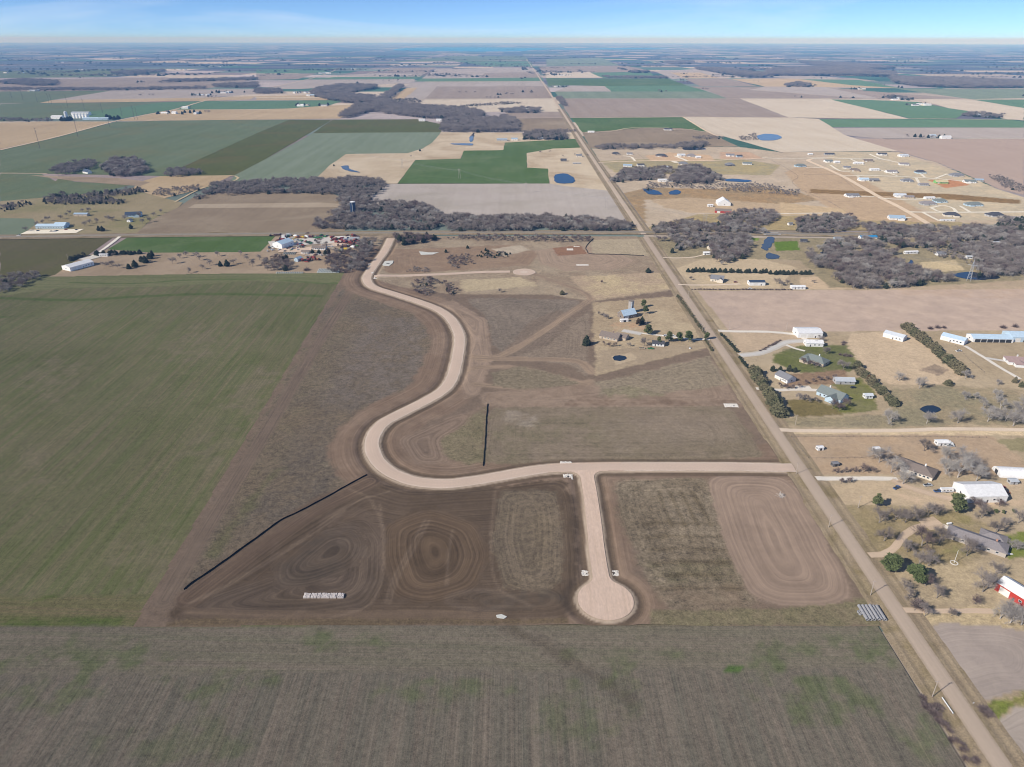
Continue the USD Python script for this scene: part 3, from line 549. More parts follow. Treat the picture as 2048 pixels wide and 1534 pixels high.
def hs(x, y):
    x = np.asarray(x, float); return np.maximum(hs0(x, y), np.interp(x, [178, 187], [-1, .56]))
gravel = strip_mat("street_gravel", C(210,188,171,550), C(222,206,190,550), 5.0, .10, .09)
def strip(name, pts, width, m, z=0.05, step=3.0, zf=hs, px=True, wob=.5, label=None):
    o = np.array([-.5, -.25, 0, .25, .5]) * width
    (v, f), uv = ribbon(GL(pts) if px else pts, o, [z - .03, z, z + .03, z, z - .03], step, wob, zf)
    return obj(name, (v, f), m, kind="structure", smooth=True, uv=uv)
strip("street", NS, 10.4, gravel, .12)
south = STREET.intersection(LC.buffer(26)).difference(LN.buffer(4.2)); zc = float(np.median(hs(np.array([G(1190, 1060)[0]]), np.array([G(1190, 1060)[1]])))) + .14
obj("street", flat(south, zc), field_mat("cul_de_sac_gravel", C(212,190,174,380), C(203,180,162,380), 4, 2.2, 60, .6, .5, 12, .10, 1.1, row2=1.3, k2=.05), kind="structure")
strip("street", NORTH[:-1], 8.6, gravel, .13)
a = np.linspace(0, 2 * np.pi, 73)[:-1]
def disc(name, c, r, m, z, zf=hs, rings=8):
    v, uv, f = [[c[0], c[1], float(np.ravel(zf([c[0]], [c[1]]))[0]) + z]], [[0, 0]], []
    for k in range(1, rings + 1):
        rr = r * k / rings * (1 + (.02 * np.sin(5 * a + k) if k == rings else 0))
        x, y = c[0] + rr * np.cos(a), c[1] + rr * np.sin(a)
        v += np.c_[x, y, zf(x, y) + z].tolist(); uv += np.c_[np.full(72, r * k / rings - r + 5 if k else 0), a * 40].tolist()
    for i in range(72): f.append((0, 1 + i, 1 + (i + 1) % 72))
    for k in range(rings - 1):
        for i in range(72):
            p, q = 1 + k * 72 + i, 1 + k * 72 + (i + 1) % 72; f += [(p, p + 72, q + 72), (p, q + 72, q)]
    return obj(name, (np.array(v), np.array(f)), m, kind="structure", smooth=True, uv=np.array(uv))
disc("turning_circle", BULB2, 14.2, gravel, .18)

# ------------------------------------------------------------------ county roads
zero = lambda x, y: np.zeros_like(np.asarray(x, float))
county = strip_mat("county_road_gravel", C(192,174,157,500), C(164,148,130,500), 4.4, .10, .12, 1.0)
far_gravel = strip_mat("far_road_gravel", C(204,187,172,1600), C(190,174,160,1600), 5.0, .06, .06)
XR = 198.3
ROADN = [(XR + .4, 120), (XR, 400), (XR + .2, 1048)]
ROADF = [(XR + .2, 1062), (XR, 2000), (XR + 4, 3200), (XR + 6, 6000), (XR + 8, 11500)]
def profile_road(name, pts, offs, zs, m, step=6.0, wob=0.0):
    (v, f), uv = ribbon(np.array(pts, float), offs, zs, step, wob)
    return obj(name, (v, f), m, kind="structure", uv=uv)
profile_road("road", ROADN, [-4.4, -2.2, 0, 2.2, 4.4], [.52, .60, .64, .60, .52], county)
profile_road("road", ROADF, [-5, -2.5, 0, 2.5, 5], [.4, .5, .55, .5, .4], far_gravel, 60)
verge = field_mat("road_verge", C(160,146,126,500), C(142,128,112,500), 0, 2.0, 30, .5, .9, 14, .3, 1.2, tint=C(120,110,84,500), kt=.6, tscale=20)
for pts, st in ((ROADN, 4.0), (ROADF[:3], 40)):
    for sd in (-1, 1):
        o = np.array([4.2, 5.8, 7.8, 8.8, 10.4, 13.5]) * sd; zz = [.50, .38, .0, .0, .24, .0]
        if sd < 0: o, zz = o[::-1], zz[::-1]
        profile_road("road_verge", pts, o, zz, verge, st, .8)
asph = strip_mat("paved_road_surface", C(150,144,138,1000), C(176,166,152,1000), 4.6, .05, .05)
EW = [(-900, 1046), (-300, 1046), (XR - 5, 1055), (XR + 5, 1055), (520, 1050), (1000, 1052)]
EW = [tuple(G(-500, 476)), tuple(G(0, 474)), tuple(G(250, 470.5)), tuple(G(500, 468)), tuple(G(740, 466.3)), tuple(G(1000, 465)), tuple(G(1297, 464.6)), tuple(G(1560, 467)), tuple(G(1690, 469)), tuple(G(1890, 466)), tuple(G(2048, 465)), tuple(G(2300, 464))]
profile_road("paved_road", EW, [-4.8, -2.4, 0, 2.4, 4.8], [.62, .70, .74, .70, .62], asph, 12)
for sd in (-1, 1):
    o = np.array([4.6, 8.5, 10, 14]) * sd; zz = [.6, .05, .05, .12]
    if sd < 0: o, zz = o[::-1], zz[::-1]
    profile_road("road_verge", EW, o, zz, verge, 12, .8)
# ------------------------------------------------------------------ acreages east of the county road
E = lambda r, g, b: C(*soft(r, g, b), 650)
east = Patch(209, 720, 176, 1044, 1.8, E(158,142,120))
def ep(pts, col, edge=2.5, wob=6, **k): east.paint(pts, E(*col), edge, wob, **k)
east.blend((slice(None), slice(None)), np.clip(.5 + 2 * east.n2, 0, 1) * .6, E(140,124,102), .35, 0)
ep([(1395,582),(2100,578),(2100,660),(1460,664)], (166,146,132), 2, 2, clump=.08, till=.0, mottle=(.34,.265,.22), mk=.4)
ep([(1800,545),(2100,540),(2100,600),(1800,590)], (166,142,122), 8, 10, a=.6, clump=.1)
ep([(1460,664),(1620,668),(1590,690),(1480,705)], (164,144,122), 2, 3, clump=.25)
ep([(1400,520),(1500,512),(1590,535),(1560,575),(1410,578),(1345,540)], (168,150,124), 3, 6, clump=.3)
ep([(1600,555),(1700,550),(1710,578),(1600,578)], (172,150,124), 3, 6)
ep([(1290,470),(1560,470),(2048,470),(2048,560),(1800,575),(1660,575),(1600,520),(1340,515)], (140,128,104), 5, 10, clump=.5, mottle=(.2,.17,.10), mk=.6)
ep([(1548,484),(1595,482),(1600,500),(1552,502)], (98,126,62), 3, 5, clump=.4); ep([(1500,472),(1520,474),(1516,482),(1502,480)], (120,140,70), 2, 3)
ep([(1660,500),(1720,490),(1760,530),(1690,540)], (150,136,112), 4, 8, a=.7); ep([(1840,525),(1910,520),(1930,540),(1850,546)], (172,154,122), 3, 6)
ep([(1700,668),(1810,660),(1930,750),(1900,770),(1780,770),(1720,735),(1690,700)], (170,150,126), 3, 5, clump=.3)
ep([(1575,700),(1600,690),(1690,690),(1720,725),(1700,745),(1600,745),(1545,725),(1545,708)], (104,112,74), 4, 7, clump=.4, mottle=(.16,.15,.085), mk=.5)
ep([(1660,765),(1720,755),(1750,780),(1755,820),(1690,830),(1640,815),(1700,800)], (112,116,72), 4, 7, clump=.35, mottle=(.2,.18,.10), mk=.6)
ep([(1575,800),(1640,800),(1690,830),(1600,835),(1570,820)], (118,108,80), 4, 6, clump=.4)
ep([(1565,750),(1690,740),(1700,765),(1570,775)], (134,112,96), 4, 6, clump=.5)
ep([(1560,835),(1780,830),(1900,846),(1780,856),(1565,852)], (140,128,104), 4, 7, clump=.45, mottle=(.2,.18,.13), mk=.5)
ep([(1780,780),(1900,770),(2048,780),(2048,850),(1790,850)], (142,128,106), 6, 10, clump=.45, mottle=(.22,.2,.125), mk=.7)
ep([(1838,740),(1870,728),(1898,740),(1878,752)], (128,114,104), 1.5, 2); ep([(1828,722),(1885,718),(1905,748),(1850,752)], (164,144,122), 1.5, 2, a=.5)
ep([(1560,860),(2100,858),(2100,872),(1565,868)], (182,162,132), 2, 4, clump=.4)
ep([(1572,872),(1980,870),(2048,920),(2048,950),(1620,950)], (156,134,112), 3, 6, clump=.25, mottle=(.36,.28,.2), mk=.5)
ep([(1990,880),(2060,875),(2060,905),(2020,900)], (132,124,98), 3, 5)
ep([(1625,965),(1760,962),(1900,985),(2048,960),(2048,1010),(1760,1010),(1660,1010)], (166,147,122), 3, 7, clump=.25, mottle=(.42,.33,.24), mk=.5)
ep([(1780,985),(1900,1000),(2048,1000),(2048,1015),(1850,1012)], (178,154,130), 3, 6, a=.8, clump=.1)
ep([(1650,1010),(1760,1010),(1900,1020),(1980,1050),(1960,1130),(1960,1160),(1810,1160),(1740,1110)], (138,124,96), 5, 9, clump=.4, mottle=(.33,.27,.185), mk=.6)
ep([(1690,1020),(1780,1050),(1750,1090),(1700,1060)], (126,116,88), 8, 12, a=.7); ep([(1880,1022),(1960,1020),(1940,1045),(1880,1048)], (128,120,84), 5, 8, a=.8)
ep([(1870,1080),(1920,1075),(1935,1110),(1860,1120)], (122,120,82), 5, 8, a=.8); ep([(2000,1070),(2060,1062),(2060,1110),(2015,1120)], (116,126,72), 4, 7, clump=.35)
ep([(1790,1130),(2060,1120),(2060,1215),(1830,1210)], (162,145,118), 6, 10, clump=.4, mottle=(.26,.21,.15), mk=.5)
ep([(1815,1218),(2060,1216),(2060,1260),(1840,1245)], (166,148,118), 3, 7, clump=.5)
ep([(1842,1262),(1880,1247),(1990,1250),(2100,1275),(2100,1400),(2030,1382),(1995,1395),(1960,1402),(1925,1380)], (150,138,130), 2.5, 2, clump=.05, till=.3, mottle=(.27,.225,.2), mk=.5)
ep([(1990,1450),(2030,1415),(2100,1400),(2100,1600),(2048,1534)], (148,137,129), 2.5, 2, clump=.05, till=.32)
ep([(1938,1400),(1980,1405),(2020,1398),(2070,1385),(2070,1398),(2025,1412),(1990,1445),(1968,1452)], (104,124,58), 2.5, 4, clump=.5, mottle=(.26,.24,.09), mk=.6)
ep([(2020,1398),(2090,1375),(2090,1396),(2030,1410)], (136,128,84), 2, 4, a=.8)
east.build("acreage_ground", patch_mat("acreage_soil"))
def he(x, y):
    x = np.asarray(x, float); return np.maximum(east.height(x, y), np.interp(x, [202, 209, 216], [.54, .30, -1]))
white_drive = strip_mat("limestone_drive", E(206,198,186), E(196,184,166), 2.2, .10, .06); tan_drive = strip_mat("dirt_drive", E(190,166,142), E(172,150,126), 2.6, .1, .08)
lane = strip_mat("lane_gravel", E(204,184,162), E(186,166,142), 2.6, .08, .08); grey_drive = strip_mat("grey_gravel_drive", E(186,182,176), E(176,164,148), 3, .1, .06)
def drive(pts, w, m, name="driveway", z=.10): return strip(name, pts, w, m, z, 3.0, he, wob=.5)
drive([(1560,861),(1680,862),(1800,861),(1900,858),(2060,860)], 5.5, lane, "lane")
drive([(1436,662),(1480,663),(1540,664),(1596,670),(1612,680)], 6.0, white_drive)
drive([(1480,711),(1520,706),(1550,694),(1575,684),(1612,682)], 9.5, grey_drive); drive([(1572,690),(1590,697),(1610,702)], 3.5, white_drive)
drive([(1512,778),(1560,780),(1600,779),(1640,781)], 5.0, white_drive); drive([(1592,776),(1622,776)], 8.0, white_drive, z=.14)
drive([(1632,958),(1700,957),(1760,957),(1795,958)], 5.0, white_drive); drive([(1785,957),(1810,972),(1870,990),(1930,1004)], 7.0, tan_drive)
drive([(1738,1112),(1768,1108),(1790,1094),(1806,1074),(1830,1056),(1862,1047)], 4.6, tan_drive); drive([(1846,1050),(1880,1044)], 11.0, tan_drive, z=.14); drive([(1880,1050),(1915,1062)], 4.0, white_drive)
drive([(1808,1222),(1900,1222),(1985,1222)], 3.6, tan_drive); drive([(1930,692),(1960,710),(2000,735),(2040,758)], 4.0, white_drive); drive([(1972,716),(2010,722)], 4.5, grey_drive)
drive([(1326,516),(1380,515),(1410,509)], 3.2, lane); drive([(1356,570),(1420,570),(1480,568)], 4, lane)
# farmstead drive on the site side
def sdrive(pts, w, m, z=.10, name="driveway"): return strip(name, pts, w, m, z, 3.0, hs, wob=.5)
sdrive([(1420,680),(1380,678),(1330,672),(1295,668),(1262,664)], 3.6, white_drive); sdrive([(1283,668),(1245,661)], 9.0, grey_drive, .16)
# ------------------------------------------------------------------ new house lots to the north-east
NE = lambda r, g, b: C(*soft(r, g, b), 1500)
ne = Patch(208, 1800, 1070, 2320, 5.0, NE(170,155,140))
def npnt(pts, col, edge=6, wob=12, **k): ne.paint(pts, NE(*col), edge, wob, **k)
ne.blend((slice(None), slice(None)), np.clip(.5 + 2 * ne.n2, 0, 1) * .6, NE(156,141,126), .2, 0)
npnt([(1290,455),(1230,390),(1300,375),(1420,378),(1520,372),(1600,385),(1640,400),(1560,410),(1380,395),(1290,400)], (150,126,104), 8, 16, clump=.4, mottle=(.24,.2,.13), mk=.5)
npnt([(1300,400),(1380,395),(1560,408),(1700,430),(1480,428),(1380,425),(1330,415)], (164,144,124), 6, 10)
npnt([(1200,322),(1300,318),(1480,318),(1560,330),(1540,350),(1300,348),(1230,345)], (156,142,112), 6, 12, mottle=(.27,.25,.17), mk=.6)
npnt([(1290,312),(1340,305),(1420,310),(1430,322),(1300,322)], (180,152,128), 5, 10); npnt([(1440,304),(1500,304),(1530,318),(1440,318)], (172,144,126), 5, 8)
npnt([(1290,456),(1400,428),(1500,430),(1700,432),(2048,452),(2048,464),(1297,464)], (152,136,108), 6, 12, clump=.4, mottle=(.25,.22,.14), mk=.5)
npnt([(1660,302),(1790,305),(1870,330),(1960,360),(2048,395),(2048,440),(1900,440),(1760,385),(1650,330)], (176,160,138), 6, 14, mottle=(.34,.31,.23), mk=.5)
npnt([(1856,360),(1905,358),(1940,370),(1890,376)], (168,120,98), 4, 8); npnt([(1600,330),(1700,345),(1840,420),(1880,445),(1700,440),(1600,380),(1570,345)], (164,142,122), 6, 10)
npnt([(1620,378),(1760,384),(1900,388),(2040,400),(2040,408),(1850,396),(1620,386)], (132,110,92), 5, 8, clump=.5)
npnt([(1560,405),(1690,418),(1700,440),(1600,430),(1560,430)], (174,152,126), 5, 10)
ne.keep = shapely.contains_xy(Polygon(GL([(1181,297),(1475,293),(1560,304),(1796,303),(1880,327),(2000,379),(2240,452),(2240,462),(1296,462)])), ne.X, ne.Y) & (ne.X > XR + 13)
ne.build("house_lot_ground", patch_mat("lot_soil", 6, .3, .25))
hn = lambda x, y: ne.height(x, y)
lotroad = strip_mat("lot_road_gravel", NE(222,206,186), NE(210,192,170), 5.0, .05, .05); tanroad = strip_mat("lot_road_clay", NE(212,188,162), NE(202,180,154), 5.0, .05, .05)
def nd(pts, w, m=lotroad, name="street", z=.35): return strip(name, pts, w, m, z, 10.0, hn, wob=1.0)
nd([(1197,325),(1290,322),(1400,322),(1470,319),(1530,317)], 8, tanroad); nd([(1524,316),(1580,317),(1650,316),(1760,318)], 6); nd([(1246,312),(1262,314),(1270,322)], 6, name="driveway"); nd([(1350,312),(1375,322)], 8, name="driveway"); nd([(1355,326),(1345,322)], 14, name="driveway")
nd([(1622,318),(1617,322),(1640,332),(1680,350),(1720,372),(1760,395),(1800,415),(1840,438),(1880,463)], 11, tanroad)
nd([(1622,318),(1660,316),(1700,318),(1780,320)], 7); nd([(1738,308),(1760,317),(1800,326)], 7); nd([(1682,352),(1760,352),(1850,356),(1925,362)], 7); nd([(1756,396),(1800,399),(1850,398),(1882,396)], 7); nd([(1812,424),(1900,425),(2060,424)], 8)
for p in ([(1648,336),(1612,336)], [(1660,330),(1680,342),(1700,344)], [(1700,318),(1728,330)], [(1760,340),(1795,352)], [(1838,345),(1850,355)], [(1870,357),(1895,348)], [(1748,393),(1716,394)], [(1862,416),(1880,424),(1910,424)], [(1862,416),(1885,411),(1905,416),(1912,424)], [(1940,424),(1920,412)], [(1845,425),(1878,442)], [(1822,435),(1800,436)], [(1985,424),(1975,426)], [(1832,356),(1842,372)], [(1715,353),(1722,360)]): nd(p, 5.5, name="driveway")
nd([(1530,428),(1600,427),(1680,427),(1700,434),(1712,446)], 5, name="lane")
# ------------------------------------------------------------------ far lanes and yards
def fl(pts, w, col=(200,182,160), name="lane", z=.3, dist=2000): return strip(name, pts, w, strip_mat(f"far_lane_{col[0]}_{dist}", C(*soft(*col), dist), C(*soft(*col), dist), w / 2, .05, .05), z, 25.0, zero, wob=1.5)
fl([(172,519),(205,500),(240,473)], 5, (206,198,186), "driveway", .15, 1000); fl([(165,520),(195,512)], 16, (186,180,172), "driveway", .18, 1000)
fl([(0,300),(120,272),(228,243),(285,231),(352,218),(412,201),(460,194)], 9, (196,176,156)); fl([(0,346.5),(60,346.5),(95,347)], 5); fl([(350,352),(470,352),(466,363),(410,374),(350,404)], 4, (186,168,140)); fl([(0,476),(4,476)], 4)
fl([(512,178),(560,171),(640,152),(676,138)], 10, (190,172,158), dist=4000); fl([(735,147),(800,131)], 10, (190,172,158), dist=4000)
fl([(1140,236),(1366,234),(1480,235),(1640,236.5),(2048,239)], 9, (196,176,156)); fl([(1366,234),(1420,266),(1440,272)], 7, (206,184,160)); fl([(1170,266),(1225,262),(1260,256),(1330,255),(1352,260),(1390,258)], 6, (200,178,156)); fl([(1118,197),(1300,197),(1480,197),(1660,198)], 9, (176,158,146))
fl([(1850,277),(1940,277),(2060,277)], 7, (220,208,190)); fl([(1480,176),(1560,184),(1640,190),(1765,198)], 9, (186,168,156), dist=3000); fl([(512,201),(440,203)], 6); fl([(510,196),(640,196)], 18, (222,208,192), "yard", .4, 2600); fl([(1024,236),(1132,236)], 8, (176,156,140))
fl([(1560,206),(1661,199)], 3, (160,144,132)); fl([(50,464),(160,462)], 26, (220,206,186), "car_park", .2, 1000)
fl([(540,490),(620,482),(700,478)], 40, (186,166,148), "yard", .16, 1000); fl([(560,500),(610,500),(660,490),(690,486)], 22, (190,168,150), "yard", .2, 1000); fl([(598,505),(640,512),(655,508)], 14, (180,158,140), "yard", .24, 1000)
# ------------------------------------------------------------------ water
water = mat("pond_water", {"g": ("geometry", {}), "n": ("noise_texture", {"scale": 0.25, "detail": 4.0}), "b": ("bump", {"strength": 0.25, "distance": 0.12}),
            "p": ("principled_bsdf", {"base_color": (0.010, 0.020, 0.034), "roughness": 0.06, "specular_ior_level": 0.6})}, [("g.position", "n.vector"), ("n.fac", "b.height"), ("b.normal", "p.normal")], surface="p.BSDF")
lakew = mat("lake_water", {"g": ("geometry", {}), "n": ("noise_texture", {"scale": 0.004, "detail": 4.0}), "mr": ("map_range", {"to_min": 0.9, "to_max": 1.1}), "h": ("hsv", {"color": (0.02, 0.24, 0.50)}),
            "p": ("principled_bsdf", {"roughness": 0.45, "specular_ior_level": 0.3})}, [("g.position", "n.vector"), ("n.fac", "mr.value"), ("mr.result", "h.value"), ("h.color", "p.base_color")], surface="p.BSDF")
def pond(pts, z=.2, name="pond", m=water, wob=1.0, step=5.0):
    p, _ = smooth_line(GL(list(pts) + [pts[0]]), step); obj(name, flat(wobbly(Polygon(p).buffer(0), wob, step), z), m, kind="structure")
bank = field_mat("pond_bank", C(150,128,104,1200), C(120,104,86,1200), 0, 4, 10, .4, .9, 12, .2, .8)
for pts, z in (([(1110,350),(1128,347),(1146,354),(1148,364),(1134,367),(1114,366),(1108,358)], .5), ([(1283,378),(1305,379),(1325,388),(1318,390),(1296,388)], .6), ([(1338,384),(1352,380),(1362,384),(1356,389),(1340,389)], .6),
               ([(1512,272),(1530,268),(1555,270),(1563,276),(1545,281),(1520,280)], .6), ([(1420,447),(1432,445),(1438,455),(1436,463),(1428,460)], .6), ([(1526,483),(1536,474),(1548,476),(1545,490),(1532,502),(1524,496)], .4),
               ([(1448,359),(1470,358),(1500,361),(1496,364),(1455,363)], .6), ([(1366,295),(1400,294),(1410,299),(1370,300)], .6), ([(1812,528),(1822,520),(1826,540),(1814,544)], .4), ([(1900,550),(1930,545),(1965,546),(2000,555),(1960,560),(1920,556)], .4), ([(1640,505),(1670,492),(1690,494),(1670,508),(1650,514)], .4), ([(1536,505),(1560,512),(1556,518),(1530,516)], .4),
               ([(938,276),(945,268),(948,266),(946,280),(940,284)], .5), ([(900,287),(942,287),(942,291),(905,289)], .5), ([(682,333),(695,331),(700,338),(720,345),(700,343),(686,338)], .5)): pond(pts, z, wob=3.0)
pond([(1226,716),(1232,711),(1250,712),(1255,719),(1238,722),(1229,721)], .32, wob=2.0); pond([(1838,818),(1850,812),(1872,812),(1884,823),(1868,828),(1848,827)], .42, wob=2.2)
pond([(780,99.5),(830,95.5),(980,95),(1080,96.5),(1110,98),(1060,101),(1030,103.2),(900,102.8),(830,102.2)], 2.0, "lake", lakew, 15, 400); pond([(1110,97),(1300,96),(1330,97.5),(1120,99.5)], 2.0, "lake", lakew, 15, 400)

# ------------------------------------------------------------------ trees
def ground_z(x, y):
    if site.x[0] < x < 187 and 262 < y < 1050: return float(np.ravel(hs([x], [y]))[0])
    if 209 < x < 720 and 176 < y < 1044: return float(np.ravel(he([x], [y]))[0])
    if 208 < x < 1800 and 1070 < y < 2320: return float(np.ravel(hn([x], [y]))[0])
    return -.2
def at(px, py):
    p = G(px, py); return np.array([p[0], p[1], ground_z(*p)])
def leafmat(name, c1, c2, rough=.8, trans=0.0):
    n = {"o": ("object_info", {}), "g": ("geometry", {}), "n": ("noise_texture", {"scale": 0.9, "detail": 4.0, "roughness": .7}), "ad": ("math", {"math_type": "multiply_add", "value2": .45}),
         "mx": ("mix", {"color1": c1, "color2": c2}), "ri": ("math", {"math_type": "multiply_add", "value2": 1.3, "value3": -.15, "use_clamp": True}),
         "mr": ("map_range", {"from_min": .25, "from_max": .75, "to_min": .72, "to_max": 1.3}), "h": ("hsv", {}), "p": ("principled_bsdf", {"roughness": rough, "specular_ior_level": .15})}
    l = [("o.random", "ri.value1"), ("ri.value", "mx.fac"), ("g.position", "n.vector"), ("n.fac", "mr.value"), ("mr.result", "h.value"), ("mx.color", "h.color"), ("h.color", "p.base_color")]
    n.pop("ad")
    return mat(name, n, l, surface="p.BSDF")
bark = leafmat("bare_twigs", (.225, .190, .168), (.30, .262, .238)); bark_pale = leafmat("pale_twigs", (.42, .39, .355), (.34, .31, .285)); bark_red = leafmat("brown_twigs", (.165, .122, .115), (.21, .165, .15))
trunkm = leafmat("trunk_bark", (.20, .17, .145), (.28, .25, .22)); cedarm = leafmat("cedar_foliage", (.125, .125, .068), (.19, .165, .10)); pinem = leafmat("pine_foliage", (.10, .125, .05), (.13, .145, .065)); darkm = leafmat("dark_conifer_foliage", (.05, .062, .038), (.07, .078, .046)); rustm = leafmat("winter_brown_foliage", (.13, .075, .035), (.10, .07, .04))
def bare_mesh(seed, twigs=2200, spread=1.0, levels=4, tw=.05):
    """A leafless tree one metre tall: trunk and limbs as tapered tubes, twigs as slivers."""
    r = np.random.default_rng(seed); limbs, tips = [], []
    def grow(p, d, L, rad, lev):
        q = p + d * L; limbs.append(tube(p, q, rad, rad * .62, 4 if lev else 6))
        if lev >= levels - 1: tips.append((q, d, L)); 
        if lev == levels: return
        for k in range(3 if lev else 6):
            a = r.uniform(0, 2 * np.pi); side = np.array([np.cos(a), np.sin(a), 0]) if lev == 0 else r.normal(size=3)
            nd = d * r.uniform(.5, 1.0) + side * r.uniform(.35, .85) * spread + np.array([0, 0, .18]); nd /= np.linalg.norm(nd)
            s = q - d * L * r.uniform(0, .45) if lev else q - d * L * r.uniform(0, .35)
            grow(s, nd, L * r.uniform(.62, .88), rad * .55, lev + 1)
    grow(np.zeros(3), np.array([r.normal() * .04, r.normal() * .04, 1.0]), .27, .020, 0)
    pts, dirs = np.array([t[0] for t in tips]), np.array([t[1] for t in tips])
    k = r.integers(0, len(pts), twigs)
    c = pts[k] + r.normal(size=(twigs, 3)) * .022 - dirs[k] * r.uniform(0, .09, (twigs, 1))
    d = dirs[k] + r.normal(size=(twigs, 3)) * .55 + [0, 0, .12]; d /= np.linalg.norm(d, axis=1, keepdims=True)
    L = r.uniform(.045, .13, (twigs, 1)); w = np.cross(d, r.normal(size=(twigs, 3))); w *= tw * .05 / np.linalg.norm(w, axis=1, keepdims=True)
    v = np.stack([c - w, c + w, c + d * L], 1).reshape(-1, 3)
    crown = trimesh.Trimesh(v, np.arange(len(v)).reshape(-1, 3), process=False)
    big, thin = cat(limbs[:7]), cat(limbs[7:] + [crown])
    top = thin.vertices[:, 2].max()
    for m in (big, thin): m.apply_scale(1 / top)
    return big, thin
def needles(centres, radii, n, size, seed, flat_=.6):
    r = np.random.default_rng(seed); k = r.choice(len(centres), n, p=radii.prod(1) ** .67 / (radii.prod(1) ** .67).sum())
    u = r.normal(size=(n, 3)); u /= np.linalg.norm(u, axis=1, keepdims=True)
    c = centres[k] + u * radii[k] * r.uniform(.62, 1.06, (n, 1))
    d = u + r.normal(size=(n, 3)) * .5 + [0, 0, -.1]; d /= np.linalg.norm(d, axis=1, keepdims=True)
    w = np.cross(d, r.normal(size=(n, 3))); w /= np.linalg.norm(w, axis=1, keepdims=True); s = size * r.uniform(.6, 1.4, (n, 1))
    v = np.stack([c - w * s * .5, c + w * s * .5, c + d * s * 1.3, c - d * s * .4 ], 1).reshape(-1, 3); a = np.arange(n) * 4
    return trimesh.Trimesh(v, np.vstack([np.c_[a, a + 1, a + 2], np.c_[a, a + 3, a + 1]]), process=False)
def conifer_mesh(seed, kind):
    r = np.random.default_rng(seed)
    if kind == "cedar":   # dense spindle to the ground, ragged outline
        z = np.linspace(.12, .93, 9); ctr = np.c_[r.normal(0, .02, 9), r.normal(0, .02, 9), z]; rr = .30 * np.sin(np.clip((1.05 - z) * 1.75, 0, 1.5)) * r.uniform(.88, 1.12, 9); rad = np.c_[rr, rr, np.full(9, .11)]
        extra = [(ctr[i] + [np.cos(a) * rr[i] * .75, np.sin(a) * rr[i] * .75, .02], rr[i] * .42) for i in range(8) for a in r.uniform(0, 6.28, 3)]
        ctr = np.vstack([ctr, [e[0] for e in extra]]); rad = np.vstack([rad, [[e[1], e[1], e[1]] for e in extra]]); n, s, trunk = 1300, .075, .12
    elif kind == "pine":  # open, clumped crown on a bare stem
        ctr, rad = [], []
        for i in range(15):
            z = r.uniform(.34, .93); R = .27 * (1.12 - z) ** .6; a = r.uniform(0, 6.28); ctr.append([np.cos(a) * R * .75, np.sin(a) * R * .75, z]); q = r.uniform(.085, .15); rad.append([q, q, q * .7])
        ctr += [[0, 0, .55], [0, 0, .75], [0, 0, .92]]; rad += [[.15, .15, .13], [.12, .12, .12], [.07, .07, .09]]
        ctr, rad, n, s, trunk = np.array(ctr), np.array(rad), 1400, .06, .6
    f = needles(ctr, rad, n, s, seed)
    core = []
    for c, q in zip(ctr, rad):
        b = trimesh.creation.icosphere(1, 1.0); b.vertices *= q * .78 * (1 + .2 * r.normal(size=(len(b.vertices), 1))); b.apply_translation(c); core.append(b)
    return cyl(.022, trunk, n=6, r2=.014), cat([f] + core)
def shrub_mesh(seed, n=700):
    r = np.random.default_rng(seed); a = r.uniform(0, 6.28, n); e = np.arccos(r.uniform(.15, 1, n)); d = np.c_[np.cos(a) * np.sin(e), np.sin(a) * np.sin(e), np.cos(e)]
    L = r.uniform(.4, 1.0, (n, 1)); b = d * L * r.uniform(.1, .75, (n, 1)) * [.62, .62, 1]; t = b + (d + r.normal(size=(n, 3)) * .35) * .28; w = np.cross(d, r.normal(size=(n, 3))) * .012
    v = np.stack([b - w, b + w, t], 1).reshape(-1, 3); return trimesh.Trimesh(v, np.arange(n * 3).reshape(-1, 3), process=False)
KIND = {}
def kind_of(key, parts):
    p = stage.CreateClassPrim(f"/World/{key}"); KIND[key] = p.GetPath()
    for nm, mesh, m in parts: usdkit.mesh(stage, f"{p.GetPath()}/{nm}", mesh, m)
for s in range(4):
    b, t = bare_mesh(11 + s, 4200, tw=.028); kind_of(f"kind_bare_{s}", [("trunk", b, trunkm), ("crown", t, bark)]); kind_of(f"kind_pale_{s}", [("trunk", b, bark_pale), ("crown", t, bark_pale)]); kind_of(f"kind_red_{s}", [("trunk", b, trunkm), ("crown", t, bark_red)])
    b, t = bare_mesh(31 + s, 950, levels=3, tw=.075); kind_of(f"kind_far_{s}", [("trunk", b, trunkm), ("crown", t, bark)])
    b, t = conifer_mesh(51 + s, "cedar"); kind_of(f"kind_cedar_{s}", [("trunk", b, trunkm), ("crown", t, cedarm)]); kind_of(f"kind_dark_{s}", [("trunk", b, trunkm), ("crown", t, darkm)])
    b, t = conifer_mesh(71 + s, "pine"); kind_of(f"kind_pine_{s}", [("trunk", b, trunkm), ("crown", t, pinem)]); kind_of(f"kind_rust_{s}", [("trunk", b, trunkm), ("crown", t, rustm)])
    kind_of(f"kind_shrub_{s}", [("twigs", shrub_mesh(91 + s), bark_red)])
NAMES = {"bare": ("bare_tree", "tree"), "pale": ("bare_tree", "tree"), "red": ("bare_tree", "tree"), "cedar": ("cedar_tree", "tree"), "dark": ("conifer_tree", "tree"), "pine": ("pine_tree", "tree"), "rust": ("brown_conifer", "tree"), "shrub": ("shrub", "shrub")}
ASPECT = {"bare": 1.12, "pale": 1.15, "red": 1.1, "cedar": 1.15, "dark": 1.15, "pine": 1.15, "rust": 1.1, "shrub": 1.2}
_w = "first second third fourth fifth sixth seventh eighth ninth tenth eleventh twelfth thirteenth fourteenth fifteenth sixteenth seventeenth eighteenth nineteenth twentieth".split()
